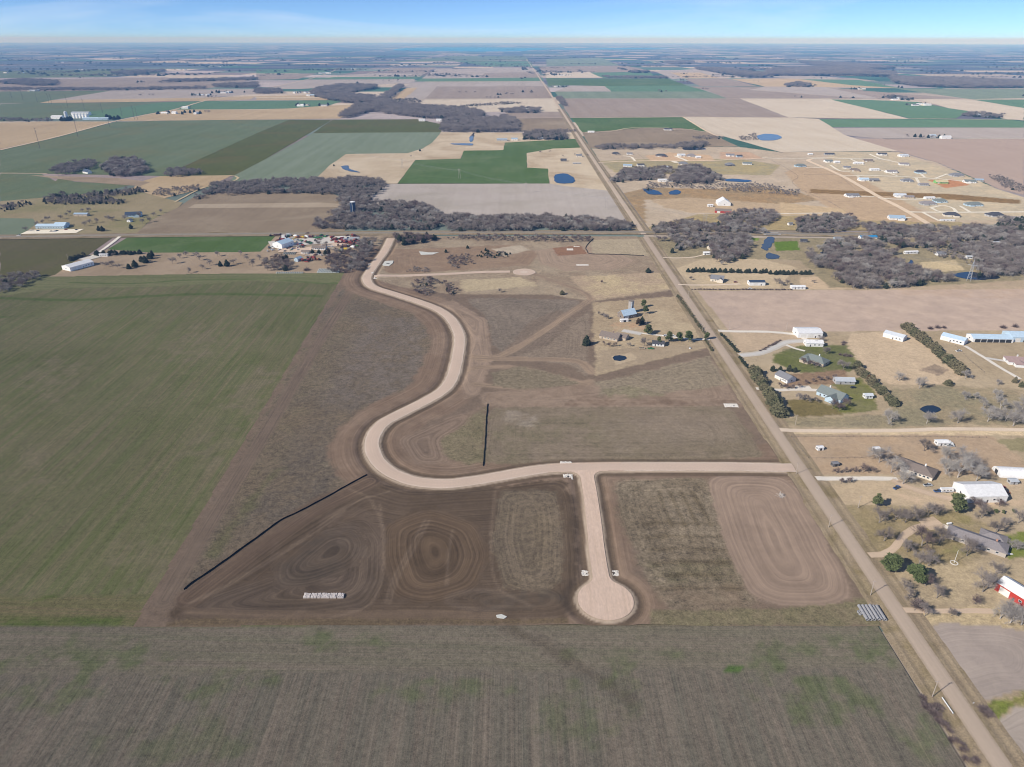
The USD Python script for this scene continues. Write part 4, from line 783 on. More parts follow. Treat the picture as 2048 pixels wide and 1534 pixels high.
ORD = [w + " from" for w in _w] + ["twenty " + w + " from" for w in _w[:9]] + ["thirtieth from"] + ["thirty " + w + " from" for w in _w[:9]]
def tree(kind, px, py, h, label, group=None, wide=1.0):
    if px > 1560 and py > 600 and kind in ("bare", "pale", "red"): h *= 1.22
    p = at(px, py); nm, ct = NAMES[kind]; w = h * ASPECT[kind] * wide * rng.uniform(.9, 1.1); h = h * rng.uniform(.92, 1.08)
    copy_of(KIND[f"kind_{kind}_{rng.integers(4)}"], nm, label, ct, p - [0, 0, .25], rng.uniform(0, 360), group, (w, w, h))
def trees(kind, pts, h, label, group=None, wide=1.0):
    g = group or (label if len(pts) > 1 else None)
    order = {i: k for k, i in enumerate(sorted(range(len(pts)), key=lambda i: pts[i][0]))}
    for i, q in enumerate(pts): tree(kind, q[0], q[1], q[2] if len(q) > 2 else h * rng.uniform(.85, 1.15), label if len(pts) == 1 else f"{label}, {ORD[order[i]]} left", g, wide)
def row(kind, a, b, n, h, label, jit=.6, wide=1.0):
    pa, pb = np.array(a, float), np.array(b, float); ga, gb = G(*a), G(*b)
    far = abs(a[1] - b[1]) > 12
    for i, t in enumerate(np.linspace(0, 1, n)):
        g = ga + (gb - ga) * t + rng.normal(size=2) * jit; tree(kind, *PX(g[0], g[1]), h * rng.uniform(.8, 1.2), f"{label}, {ORD[i]} " + (("top" if b[1] > a[1] else "bottom") if far else "left"), label, wide)
def wood(pts, label, spacing=6.5, h=10.0, mix=(("far", .9), ("dark", .1)), name="woodland", far=None):
    """A wood that reads as one mass: its trees as instances of a few light kinds."""
    poly = Polygon(GL(pts)).buffer(0); a, b, c, d = poly.bounds; dist = math.hypot((a + c) / 2, (b + d) / 2); sp = max(spacing, dist / 260)
    gx, gy = np.meshgrid(np.arange(a, c + sp, sp), np.arange(b, d + sp, sp)); P = np.c_[gx.ravel(), gy.ravel()] + rng.uniform(-.45, .45, (gx.size, 2)) * sp
    dn = meshkit.fbm(np.c_[P / 28.0, 0 * P[:, :1]], 3, 9)
    P = P[shapely.contains_xy(poly.buffer(sp * .3), P[:, 0], P[:, 1]) & (dn > .33)]
    if len(P) == 0: return
    pi = UsdGeom.PointInstancer.Define(stage, numbered("/World/" + name)); rel, keys = pi.CreatePrototypesRel(), []
    for key, wgt in mix:
        for s in range(4):
            x = UsdGeom.Xform.Define(stage, f"{pi.GetPath()}/tree_{len(keys):03d}"); x.GetPrim().GetReferences().AddInternalReference(KIND[f"kind_{key}_{s}"]); rel.AddTarget(x.GetPath()); keys.append((key, wgt / 4))
    w = np.array([k[1] for k in keys]); idx = rng.choice(len(keys), len(P), p=w / w.sum())
    hh = h * rng.uniform(.62, 1.25, len(P)) * (sp / spacing) ** .5; isd = np.array([keys[i][0] in ("dark", "cedar") for i in idx]); hh = np.where(isd, hh * .72, hh)
    ww = hh * np.where(isd, 1.2, 1.25) * np.maximum(1, (sp / spacing) ** .6)
    z = np.array([ground_z(*p) for p in P]) - .3
    pi.CreateProtoIndicesAttr(Vt.IntArray.FromNumpy(idx.astype(np.int32))); pi.CreatePositionsAttr(Vt.Vec3fArray.FromNumpy(np.c_[P, z].astype(np.float32)))
    pi.CreateScalesAttr(Vt.Vec3fArray.FromNumpy(np.c_[ww, ww, hh].astype(np.float32)))
    th = rng.uniform(0, np.pi, len(P)); pi.CreateOrientationsAttr(Vt.QuathArray([Gf.Quath(float(math.cos(t)), 0.0, 0.0, float(math.sin(t))) for t in th]))
    cd(pi.GetPrim(), label=label, category="woodland", kind="stuff")
B, BD = (("far", .93), ("dark", .07)), (("far", .6), ("dark", .4)); NB = (("bare", .62), ("red", .14), ("pale", .16), ("dark", .08))
for pts, label, h, mix in [
    ([(700,392),(737,398),(750,406),(790,408),(847,411),(880,428),(900,440),(862,461),(760,460),(630,457),(642,434),(690,420),(672,402)], "grey leafless wood round the dark blue silo north of the paved road", 10, NB),
    ([(512,366),(560,362),(660,362),(700,358),(762,362),(772,374),(737,396),(700,394),(674,390),(600,387),(512,388),(430,393),(410,386),(430,370)], "grey leafless belt running west from the wood with the silo", 10, (("far", .75), ("bare", .2), ("dark", .05))),
    ([(388,400),(395,392),(412,384),(432,386),(410,396)], "small leafless thicket at the west end of the creek belt", 7, B),
    ([(880,440),(920,434),(1000,436),(1100,437),(1200,441),(1262,452),(1258,462),(900,463)], "leafless belt north of the paved road behind the building site", 11, NB),
    ([(84,404),(100,395),(125,386),(140,392),(180,390),(200,394),(235,402),(250,404),(240,408),(130,409),(92,408)], "mixed brush with dark cedars on the pasture edge at left", 7, BD), ([(180,388),(220,383),(275,377),(292,384),(270,388),(240,392),(200,396)], "brush and cedar strip behind the left pasture", 7, BD),
    ([(0,412),(30,406),(62,406),(66,412),(40,416),(0,424)], "brush clump at the left edge above the pasture", 6, BD), ([(305,388),(320,380),(345,378),(400,372),(400,380),(350,392),(320,392)], "thin leafless brush between the pasture and the brown field", 6, B),
    ([(100,345),(130,330),(150,326),(190,324),(195,334),(140,348),(118,350)], "grove west of the white farmhouse on the left green field", 9, B), ([(205,338),(225,322),(265,320),(288,330),(295,345),(265,352),(240,354),(222,350)], "large bare grove round the left farmstead", 12, NB), ([(318,352),(340,340),(398,340),(402,350),(350,354)], "pale row of bare trees east of the left farmstead", 8, B),
    ([(0,560),(20,553),(45,552),(76,546),(74,558),(30,580),(0,586)], "grey thicket at the left edge above the sown field", 8, NB),
    ([(622,190),(640,178),(680,172),(752,173),(750,178),(700,186),(690,190),(760,198),(785,206),(770,208),(700,207),(655,200)], "far bare wood behind the white farm sheds", 12, B), ([(757,201),(800,172),(806,174),(772,201)], "far straight windbreak slanting between tan fields", 12, B),
    ([(680,236),(712,212),(762,208),(837,212),(937,220),(967,230),(962,238),(850,237),(775,228),(740,223),(694,236)], "far creek wood north of the left green fields", 12, B), ([(882,264),(890,246),(910,238),(960,240),(1010,235),(1026,238),(1036,250),(1032,263),(950,265)], "far square wood behind the marsh", 12, B),
    ([(512,181),(560,180),(562,187),(512,188)], "far bare clump left of the tan lane", 10, B), ([(1000,222),(1040,217),(1080,220),(1078,226),(1010,226)], "far grove round houses west of the road", 10, B),
    ([(1050,268),(1080,265),(1130,266),(1135,279),(1090,280),(1050,279)], "grove round the farmstead west of the road", 11, BD), ([(1024,260),(1150,260),(1152,264),(1024,264)], "thin hedge along the brown strip west of the road", 5, B),
    ([(1220,366),(1250,340),(1340,337),(1345,350),(1300,362),(1262,362)], "pale wood behind the row of new houses", 9, NB), ([(1338,364),(1360,340),(1390,335),(1420,344),(1442,362),(1410,368),(1350,368)], "dense grey wood right of the long white shed", 12, NB),
    ([(1190,296),(1230,292),(1340,294),(1395,284),(1415,290),(1400,296),(1300,299),(1200,300)], "pale reed and tree line along the creek behind the new houses", 9, B), ([(1380,275),(1420,273),(1450,277),(1400,280)], "thin brush left of the far blue pond", 5, B), ([(1480,275),(1510,268),(1515,280),(1485,282)], "brush beside the far blue pond", 5, B),
    ([(1290,380),(1300,366),(1400,370),(1520,368),(1600,382),(1590,392),(1510,386),(1400,378),(1330,374)], "brown brush strip south of the new houses", 5, B),
    ([(1976,352),(2000,354),(2048,376),(2048,386),(2010,376)], "brush line at the right edge beyond the new houses", 6, B),
    ([(1304,470),(1310,452),(1380,444),(1420,452),(1480,452),(1530,464),(1520,468),(1400,464),(1318,474)], "grey wood right of the crossroads north of the paved road", 9, NB),
    ([(1308,474),(1400,472),(1500,474),(1486,492),(1400,494),(1340,506),(1330,510)], "grey wood right of the crossroads south of the paved road", 9, NB), ([(1420,480),(1490,476),(1500,500),(1480,520),(1440,530),(1424,508)], "grey wood east of the pale house in the trees", 10, NB),
    ([(1436,440),(1480,424),(1540,424),(1560,438),(1520,456),(1450,452)], "grey wood by the small blue creek pond", 9, NB), ([(1590,440),(1650,432),(1700,434),(1720,455),(1660,466),(1600,466)], "grey wood round the white sheds north of the paved road", 9, NB),
    ([(1672,560),(1680,530),(1700,515),(1760,515),(1800,530),(1860,552),(1912,560),(1880,566),(1800,576),(1710,579)], "dense pale wood above the brown ploughed field", 12, NB), ([(1612,512),(1640,498),(1680,480),(1740,482),(1790,508),(1760,520),(1700,516),(1660,540),(1640,545)], "grey wood between the pond and the pale wood", 10, NB),
    ([(1720,450),(1790,455),(1860,455),(1900,466),(1880,496),(1820,498),(1770,486),(1740,470)], "grey wood behind the bright blue roof", 10, NB), ([(1910,460),(1960,455),(2048,470),(2048,552),(1960,556),(1950,520),(1900,500)], "large grey wood at the right edge", 11, NB), ([(1850,500),(1900,504),(1950,530),(1900,524)], "open brush by the power line at right", 6, B),
    ([(1990,440),(2048,440),(2048,470),(2000,460)], "dark trees at the right edge beside the house lots", 9, BD),
    ([(1536,141),(1640,136),(1700,138),(1780,146),(1790,155),(1700,152),(1536,152)], "far river wood right of centre", 12, B), ([(1780,156),(1850,157),(1940,160),(2048,166),(2048,176),(1930,177),(1830,173),(1790,166)], "far river wood at the right", 12, B), ([(1600,125),(1715,130),(1790,137),(1740,140),(1640,134)], "far river wood below the horizon at right", 12, B), ([(1390,138),(1440,138),(1480,145),(1536,150),(1520,156),(1460,150)], "far river wood upstream of centre right", 12, B),
    ([(1912,231),(1960,226),(2004,232),(2000,237),(1960,235)], "far dark grove on the tan field at right", 8, BD), ([(1766,196),(1790,193),(1824,198),(1820,201)], "far dark windbreak behind white farm roofs at right", 8, BD), ([(1572,170),(1596,166),(1620,170),(1618,174),(1575,174)], "far dark clump of trees on a pale field", 9, BD),
    ([(1207,153),(1330,154),(1334,157),(1210,156)], "far tree line on the green field", 7, B), ([(1112,196),(1122,196),(1134,212),(1126,213)], "far dark hedge east of the road", 8, B), ([(1260,143),(1296,143),(1296,146),(1262,146)], "far clump above the green field", 9, BD), ([(1330,124),(1384,123),(1387,128),(1340,129)], "far small grove near the horizon", 9, B),
    ([(775,199),(830,197),(845,205),(790,206)], "far scattered cedars north of the creek wood", 5, BD), ([(895,214),(1020,204),(1040,207),(905,216)], "far scattered cedars on the pale pasture", 5, BD),
    ([(0,238),(46,238),(44,243),(0,243)], "far hedge at the left edge", 6, B), ([(46,240),(104,239),(104,243),(48,243)], "far hedge left of the grain bins", 6, B), ([(0,178),(240,178),(410,175),(410,178),(240,181),(0,181)], "far hedge line across the left fields", 8, B), ([(425,171),(512,167),(512,176),(430,175)], "far grey grove on the left", 10, B), ([(320,166),(350,161),(512,157),(512,160),(360,164)], "far hedge under the left horizon", 9, B), ([(220,147),(265,143),(328,141),(328,144),(262,150)], "far belt near the left horizon", 10, B), ([(0,166),(40,160),(115,164),(110,171),(60,172)], "far brown wood at the left horizon", 10, B),
    ([(826,575),(838,562),(860,558),(905,572),(915,590),(850,592),(832,590)], "dense brush thicket on the rough grass north of the curve", 5.5, (("bare", .35), ("red", .5), ("dark", .15))), ([(892,522),(905,510),(935,512),(942,530),(910,536)], "grey brush mound west of the earth heap", 5, (("bare", .5), ("red", .5))), ([(955,512),(970,502),(1018,508),(1012,516),(970,516)], "cedar and brush strip on the earth heap", 5, (("dark", .75), ("bare", .25))), ([(815,545),(830,536),(855,538),(856,545)], "thin saplings on the graded earth", 4, (("bare", 1.0),)),
    ([(790,476),(835,474),(870,476),(866,482),(800,492)], "dark trees along the north edge of the building site", 10, (("dark", .6), ("red", .4))), ([(880,475),(1100,474),(1180,476),(1178,484),(1100,484),(900,480)], "dark brush along the north fence of the building site", 6, (("red", .7), ("bare", .3))),
    ([(696,548),(705,520),(722,490),(742,476),(752,480),(736,510),(720,545)], "bare hedgerow between the machinery yard and the new street", 9, NB), ([(660,545),(655,520),(676,506),(702,500),(704,530),(690,546)], "bare trees at the east end of the machinery yard", 8, (("red", .7), ("bare", .3))), ([(528,528),(545,512),(572,518),(580,538),(540,544)], "bare trees south of the white barn in the machinery yard", 7, (("red", .6), ("bare", .4))),
]: wood(pts, label, h=h, mix=mix)
# low ragged hedge in the ditch beside the county road near the culvert

# single trees, hedges and rows
trees("pale", [(1758,925,12),(1805,968,13),(1782,945,11)], 12, "pale leafless tree close to the grey hip roofed house"); trees("pale", [(1890,922),(1925,930),(1948,944),(1915,955),(1952,962),(1892,948)], 13, "tall pale tree between the grey roof and the arched tunnel")
trees("red", [(1672,947),(1690,946),(1708,945),(1725,945),(1745,944)], 5, "small leafless tree in the line north of the white driveway"); trees("red", [(1682,967),(1699,966)], 5, "small dark leafless tree at the edge of the white driveway"); tree("bare", 1848, 902, 10, "bare tree north of the pale trees by the fenced paddock")
tree("pine", 1753, 1013, 9, "small green pine at the west end of the bare hedge"); trees("bare", [(1758,1045,10),(1790,1040,9),(1810,1045,10),(1832,1036,8),(1856,1032,9),(1872,1030,8)], 9, "bare tree in the thick hedge north of the curved dirt drive"); tree("pine", 1911, 1024, 14, "big green pine at the corner of the white barn", wide=1.1); trees("red", [(1948,1012,6),(1960,1015,5)], 6, "purple brown bush in front of the white barn"); tree("red", 1998, 1014, 6, "lone brown sapling behind the brick house")
trees("bare", [(1768,1082,9)], 9, "bare tree inside the bend of the curved dirt drive"); tree("red", 1843, 1092, 13, "big purple brown tree west of the brick house"); trees("bare", [(1878,1086,11),(1814,1104,8),(1856,1132,10),(1838,1128,8)], 10, "bare tree on the lawn west of the brick house")
tree("pine", 1781, 1140, 10, "round green pine beside the mouth of the dirt drive", wide=1.5); tree("pine", 1831, 1162, 11, "round green pine on the lawn beside a bare tree", wide=1.5); tree("red", 1850, 1172, 8, "pinkish bare tree touching the round pine"); tree("bare", 1933, 1112, 12, "bare tree in front of the brick house wall"); tree("bare", 1965, 1184, 14, "large bare tree west of the red barn"); tree("shrub", 1838, 1212, 4.5, "low dark bush north of the dirt lane", wide=1.8)
trees("pale", [(2020,1246,13),(2042,1250,12),(2000,1238,9)], 12, "big pale tree in front of the red barn"); tree("red", 1950, 1208, 5, "small brown tree between the lane and the red barn"); trees("bare", [(1873,1196,7),(1808,1177,6),(1818,1198,6),(1902,1232,5),(1850,1232,6)], 6, "thin young tree on the dry grass by the dirt lane"); trees("pale", [(2021,1098,6),(2034,1099,6)], 6, "white stemmed young tree behind the brick house")
tree("bare", 1990, 1150, 8, "bare bush south east of the brick house"); trees("bare", [(1962,1036,9),(1990,1066,9),(2036,1046,9),(2008,1052,7)], 9, "bare tree on the lawn north of the brick house"); trees("pine", [(1976,1027),(1991,1025),(2006,1027),(2026,1025)], 3, "small yellow green conifer in the row behind the brick house", wide=1.3)
row("cedar", (1534,782), (1561,830), 10, 7.5, "cedar in the roadside row south of the white driveway", .5, 1.75); row("cedar", (1507,744), (1528,778), 7, 7, "cedar in the roadside row north of the white driveway", .8, 1.7); row("cedar", (1811,656), (1926,749), 19, 7.5, "cedar in the long diagonal windbreak beside the pale shed", .7, 1.6); row("cedar", (1714,738), (1787,808), 13, 6.5, "cedar in the diagonal row behind the grey roofed house with a lawn", .8, 1.55)
tree("cedar", 1896, 770, 5.5, "lone round cedar on the open grass", wide=1.5); trees("cedar", [(2029,765),(2042,774)], 5, "cedar beside the drive at the right edge"); trees("rust", [(1718,745,6),(1736,762,6)], 6, "brown needled tree in the cedar row")
trees("pale", [(1797,762,9),(1838,777,11),(1930,757,8),(1996,770,5),(1993,797,8),(1950,799,7),(1930,799,7)], 9, "pale bare tree scattered on the dry grass east of the cedar rows"); trees("pale", [(1778,848,11),(1853,847,11),(1915,846,11)], 11, "pale slender tree along the lane")
trees("pale", [(1966,818),(1990,838),(2010,843),(2030,833),(2045,818),(2000,818),(1975,843),(2026,852),(2046,842)], 11, "pale tree in the big clump north of the lane at right"); tree("bare", 1686, 741, 9, "bare tree on the lawn behind the grey green roof"); tree("bare", 1651, 708, 8, "bare tree north of the grey green roof")
trees("red", [(1620,732,6),(1606,728,6),(1632,735,6)], 6, "dark bare tree in front of the grey green roof"); trees("shrub", [(1690,712,4),(1700,713,4),(1680,710,3),(1686,690,3)], 4, "brushy hedge east of the lawn"); trees("red", [(1560,774),(1572,778),(1584,778),(1598,776)], 5, "purple bush wrapped round the small grey shed"); trees("red", [(1612,768),(1626,764),(1640,762),(1654,760),(1668,758)], 4.5, "brown bush in the strip behind the small grey shed")
trees("bare", [(1612,803,7),(1632,804,5),(1598,800,6)], 6, "bare tree on the brown grass south of the white driveway"); trees("red", [(1664,818,8),(1690,815,8),(1678,822,7)], 8, "dark bare tree in front of the blue gabled house"); trees("shrub", [(1860,658,5),(1875,656,5),(1888,656,4),(2006,656,5),(2030,654,5)], 5, "bare scrub along the edge of the ploughed field")
trees("shrub", [(1688,686)], 3, "round brown bush on the open mown grass", wide=1.6); trees("bare", [(1640,682,6),(1632,690,6)], 6, "bare tree against the small white barn"); trees("dark", [(1545,742,6),(1560,744,6),(1578,742,6),(1590,744,5)], 6, "dark evergreen north of the small grey shed")
row("dark", (1374,544), (1534,546), 20, 5.5, "cedar in the row north of the white shed with the dark roof", 1.0, 1.3); row("dark", (1540,548), (1620,549), 10, 5.5, "cedar in the row above the ploughed field corner", 1.0, 1.3); row("dark", (1404,483), (1442,484), 9, 4.5, "small cedar in the short row in the grey wood", .6, 1.2); row("shrub", (1384,579), (1582,580), 34, 2.2, "small clipped shrub in the row along the ploughed field", .3, 1.3)
trees("bare", [(1553,568,9),(1562,572,8),(1574,570,8),(1628,566,5)], 8, "bare tree beside the small white shed by the shrub row"); trees("bare", [(1420,557,7),(1382,560,6)], 7, "bare tree west of the small house north of the field"); trees("dark", [(1684,566,6),(1700,569,6),(1757,570,5)], 6, "dark evergreen under the pale wood"); trees("rust", [(1798,497,7),(1835,468,6)], 7, "brown evergreen in the wood behind the blue roof"); row("dark", (1594,462), (1650,455), 9, 7, "dark evergreen in the row north of the paved road", 1.2, 1.2); trees("dark", [(1640,448),(1652,449),(1630,447)], 7, "dark evergreen beside the white sheds north of the road"); trees("bare", [(1328,300,5),(1460,470,6)], 6, "bare tree standing apart")
row("cedar", (1356,594), (1409,668), 26, 3.6, "clipped cedar in the hedge west of the county road", .25, .95); row("cedar", (1411,682), (1424,702), 8, 3.2, "clipped cedar in the short hedge south of the pines", .25, .95); row("dark", (1442,669), (1474,704), 14, 3.0, "clipped dark cedar in the hedge east of the county road", .3, 1.1); row("dark", (1478,716), (1500,742), 10, 2.8, "clipped dark cedar in the hedge south of the grey drive", .3, 1.1); row("shrub", (1521,702), (1560,682), 12, 2.4, "low brown shrub along the curved grey drive", .3, 1.2)
trees("pine", [(1287,614,9),(1291,628,10)], 10, "pine north east of the old barn"); tree("rust", 1276, 652, 8, "brown dead conifer at the corner of the old barn"); tree("dark", 1284, 648, 8, "dark pine beside the brown conifer"); tree("pine", 1296, 668, 9, "broad green pine beside the farm drive", wide=1.4); trees("pine", [(1337,684,11),(1358,682,10),(1377,684,11),(1413,680,9)], 11, "tall green pine in the row along the farm drive"); tree("pine", 1318, 690, 8, "pine in front of the little dark house")
trees("bare", [(1212,638,7),(1206,634,6),(1198,630,5)], 6, "bare tree west of the old barn"); tree("bare", 1288, 692, 10, "spreading bare tree south of the farm drive", wide=1.2); trees("red", [(1218,694,6),(1230,693,6),(1208,690,5)], 6, "low bare tree south west of the ranch house"); tree("bare", 1257, 693, 5, "thin bare tree south of the ranch house"); tree("dark", 1173, 690, 10, "dark evergreen west of the farm plot")
trees("cedar", [(1124,589,5)], 5, "lone dark cedar at the bend of the dirt track", wide=1.6); tree("dark", 1296, 545, 6, "lone dark cedar near the county road", wide=1.4); tree("red", 1203, 567, 5.5, "lone brown bush on the tan rough grass"); tree("bare", 1000, 585, 6, "lone bare tree north of the curve"); trees("dark", [(935,497,5),(892,505,5),(975,510,4)], 5, "dark cedar on the graded earth at the north edge")
row("shrub", (1846,1392), (1950,1530), 22, 2.2, "dark scrub in the west road ditch near the culvert", 1.2, 1.4); trees("shrub", [(1858,1416,3),(1866,1424,3),(1876,1416,3),(1968,1420,3),(1974,1428,3)], 3, "tangled scrub round the road culvert", wide=1.6)
# machinery yard and the farmyard west of it
trees("dark", [(625,506),(638,507),(651,509)], 7, "dark conifer beside the long brown roofed house"); tree("rust", 658, 510, 8, "brown conifer at the end of the machinery yard"); trees("dark", [(573,518,7),(566,520,6)], 7, "dark evergreen behind the blue shed"); trees("dark", [(571,540,8)], 8, "dark evergreen at the south edge of the yard"); tree("shrub", 613, 540, 5, "round dark bush on the yard grass", wide=1.6); trees("bare", [(637,492,11),(652,490,7)], 10, "bare tree north of the long brown roofed house"); tree("bare", 654, 530, 9, "tall bare tree in the south of the machinery yard")
trees("bare", [(345,527),(360,516),(372,512),(392,514),(405,538),(380,545),(435,512),(482,510),(420,530),(400,520),(468,528),(494,520),(505,532),(520,520)], 9, "bare tree on the grass between the two yards"); trees("dark", [(441,532),(454,532)], 8, "dark evergreen among the bare trees between the yards"); row("cedar", (140,521), (166,512), 6, 5.5, "cedar in the thick hedge north of the white machine shed", .6, 1.3); row("dark", (190,510), (280,507), 12, 6, "dark evergreen in the row behind the caravan", 1.2, 1.3); trees("dark", [(300,517,9),(291,525,9),(284,523,8),(270,533,9),(258,537,7),(304,512,8)], 8, "big dark cedar at the end of the evergreen row", wide=1.1); trees("bare", [(212,533,8),(225,532,9),(236,536,7),(228,512,6),(205,530,6)], 8, "bare tree east of the white machine shed")
trees("dark", [(205,462,8),(198,461,7)], 8, "dark round cedar north of the paved road"); trees("dark", [(262,457,7)], 7, "dark cedar below the blue roofed house"); trees("bare", [(195,445),(180,447),(225,442),(215,440),(250,440),(285,447),(300,444),(308,432),(322,426),(280,435),(170,452)], 10, "bare tree round the blue roofed house north of the road"); trees("bare", [(52,462),(75,452),(85,447),(97,442),(122,438),(133,432),(140,428),(165,424),(178,424)], 9, "bare tree along the fence behind the office"); trees("dark", [(840,302,6),(668,332,5)], 5, "dark bush on the marsh"); tree("shrub", 822, 312, 3, "grey brush by the marsh creek")
tree("dark", 1048, 272, 8, "dark evergreen left of the white farm building west of the road"); trees("dark", [(1120,276,9),(1228,362,8),(1236,364,8),(1246,365,7)], 8, "dark evergreen near the county road"); trees("bare", [(1080,306,9),(1100,304,6)], 9, "round bare tree on the dry strip below the green field"); trees("bare", [(1126,313),(1150,310),(1162,311),(1175,312)], 6, "brush round the house west of the road")
# distant tree belts too far to tell apart
def distant():
    P, W, Hh = [], [], []
    for k in range(560):
        yv = 6000 + 27000 * rng.random() ** 1.3; xv = rng.uniform(-1, 1) * (yv * .78 + 800)
        if 14500 < yv < 17500 and -3000 < xv < 1500: continue
        L, ns = rng.uniform(150, 800), rng.random() < .3; n = int(L / 28)
        for i in range(n):
            o = (i - n / 2) * 28; P.append((xv + (0 if ns else o) + rng.normal() * 8, yv + (o if ns else 0) + rng.normal() * 8)); Hh.append(rng.uniform(9, 16)); W.append(rng.uniform(24, 40))
    for k in range(70):
        yv = 3800 + 3000 * rng.random(); xv = rng.uniform(-1, 1) * yv * .75; n = rng.integers(2, 7)
        for i in range(n): P.append((xv + rng.normal() * 30, yv + rng.normal() * 25)); Hh.append(rng.uniform(7, 12)); W.append(rng.uniform(12, 22))
    pi = UsdGeom.PointInstancer.Define(stage, "/World/distant_trees"); rel = pi.CreatePrototypesRel()
    for s in range(4):
        x = UsdGeom.Xform.Define(stage, f"{pi.GetPath()}/tree_{s:03d}"); x.GetPrim().GetReferences().AddInternalReference(KIND[f"kind_{'far' if s < 3 else 'dark'}_{s}"]); rel.AddTarget(x.GetPath())
    n = len(P); pi.CreateProtoIndicesAttr(Vt.IntArray.FromNumpy(rng.integers(0, 4, n).astype(np.int32))); pi.CreatePositionsAttr(Vt.Vec3fArray.FromNumpy(np.c_[np.array(P), np.full(n, -.6)].astype(np.float32)))
    pi.CreateScalesAttr(Vt.Vec3fArray.FromNumpy(np.c_[W, W, Hh].astype(np.float32))); cd(pi.GetPrim(), label="belts of trees scattered over the plain towards the horizon", category="woodland", kind="stuff")
distant()

# ------------------------------------------------------------------ buildings
def ribs(name, col, pitch=.6, rough=.45):
    return mat(name, {"tc": ("texture_coordinate", {}), "w": ("wave_texture", {"scale": 1 / pitch, "wave_type": "bands", "bands_direction": "x"}), "g": ("geometry", {}), "n": ("noise_texture", {"scale": .5, "detail": 5.0}),
        "mr": ("map_range", {"from_min": .25, "from_max": .75, "to_min": .88, "to_max": 1.08}), "h": ("hsv", {"color": col}), "b": ("bump", {"strength": .5, "distance": .04}), "p": ("principled_bsdf", {"roughness": rough, "specular_ior_level": .4})},
        [("tc.object", "w.vector"), ("w.fac", "b.height"), ("b.normal", "p.normal"), ("g.position", "n.vector"), ("n.fac", "mr.value"), ("mr.result", "h.value"), ("h.color", "p.base_color")], surface="p.BSDF")
def brick(name, c1, c2):
    return mat(name, {"tc": ("texture_coordinate", {}), "b": ("brick_texture", {"color1": c1, "color2": c2, "mortar": (.45, .40, .35), "scale": 4.0}), "p": ("principled_bsdf", {"roughness": .9})}, [("tc.object", "b.vector"), ("b.color", "p.base_color")], surface="p.BSDF")
RM = {"white": ribs("white_metal_roof", (.80, .80, .80)), "pale": ribs("pale_metal_roof", (.62, .66, .70)), "blue": ribs("blue_grey_metal_roof", (.36, .47, .58)), "sky": ribs("light_blue_metal_roof", (.52, .66, .78)), "galv": ribs("galvanised_roof", (.50, .53, .56)),
      "dark": plain("dark_shingle_roof", (.085, .085, .095), .95, .1, vary=.25, scale=1.5), "grey": plain("grey_shingle_roof", (.22, .22, .235), .95, .1, vary=.2, scale=1.5), "brown": plain("brown_shingle_roof", (.225, .185, .16), .95, .1, vary=.2, scale=1.5),
      "green": plain("grey_green_shingle_roof", (.19, .215, .205), .95, .1, vary=.2, scale=1.5), "lilac": plain("weathered_shingle_roof", (.27, .245, .245), .95, .1, vary=.2, scale=1.2), "pink": plain("pinkish_tile_roof", (.36, .26, .24), .9, .15), "tarp": plain("bright_blue_roof", (.03, .24, .50), .5, .4), "navy": plain("dark_blue_roof", (.05, .07, .11), .6, .3), "osb": plain("bare_sheathing", (.55, .47, .28), .9, .1), "rust": plain("rusty_roof", (.30, .20, .15), .8, .2)}
WM = {"white": plain("white_siding", (.78, .78, .77), .6, .3), "cream": plain("cream_siding", (.68, .62, .52), .7, .2), "tan": plain("tan_siding", (.48, .40, .31), .7, .2), "grey": plain("grey_siding", (.42, .42, .42), .7, .2), "blue": plain("pale_blue_siding", (.45, .57, .66), .6, .3), "brick": brick("red_brick", (.38, .19, .13), (.46, .25, .17)), "dbrick": brick("brown_brick", (.22, .14, .11), (.28, .18, .14)),
      "red": plain("red_barn_paint", (.45, .05, .035), .65, .25), "dark": plain("dark_siding", (.16, .15, .15), .8, .2), "wood": plain("weathered_boards", (.24, .20, .17), .9, .1), "house_wrap": plain("green_house_wrap", (.22, .48, .16), .7, .2), "conc": plain("concrete", (.50, .48, .45), .9, .15)}
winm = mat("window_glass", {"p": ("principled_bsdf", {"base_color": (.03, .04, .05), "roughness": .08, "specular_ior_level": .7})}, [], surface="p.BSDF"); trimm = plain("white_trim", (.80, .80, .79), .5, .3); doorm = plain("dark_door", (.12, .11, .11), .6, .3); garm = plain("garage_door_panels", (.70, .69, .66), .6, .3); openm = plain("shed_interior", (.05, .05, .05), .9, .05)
def gable_wall(L, W, H, rise):
    y = W / 2; v = []
    for x in (-L / 2, L / 2): v += [(x, -y, -.4), (x, y, -.4), (x, y, H), (x, 0, H + rise), (x, -y, H)]
    f = [(0, 2, 1), (0, 3, 2), (0, 4, 3), (5, 6, 7), (5, 7, 8), (5, 8, 9)]
    for a, b in ((0, 1), (1, 2), (2, 3), (3, 4), (4, 0)): f += [(a, b, b + 5), (a, b + 5, a + 5)]
    return trimesh.Trimesh(np.array(v, float), np.array(f), process=False)
def gable_roof(L, W, H, rise, ov=.5, t=.18):
    s = rise / (W / 2); y = W / 2 + ov; ms = []
    for sd in (-1, 1):
        lo, hi = H - ov * s, H + rise
        p = [(sd * y, lo), (0, hi), (0, hi + t), (sd * y, lo + t)]
        v = [(x, a, b + .03) for x in (-L / 2 - ov, L / 2 + ov) for a, b in p]
        f = [(0, 1, 2), (0, 2, 3), (4, 6, 5), (4, 7, 6)] + [q for a, b in ((0, 1), (1, 2), (2, 3), (3, 0)) for q in ((a, b + 4, b), (a, a + 4, b + 4))]
        m = trimesh.Trimesh(np.array(v, float), np.array(f), process=False); m.fix_normals(); ms.append(m)
    return cat(ms)
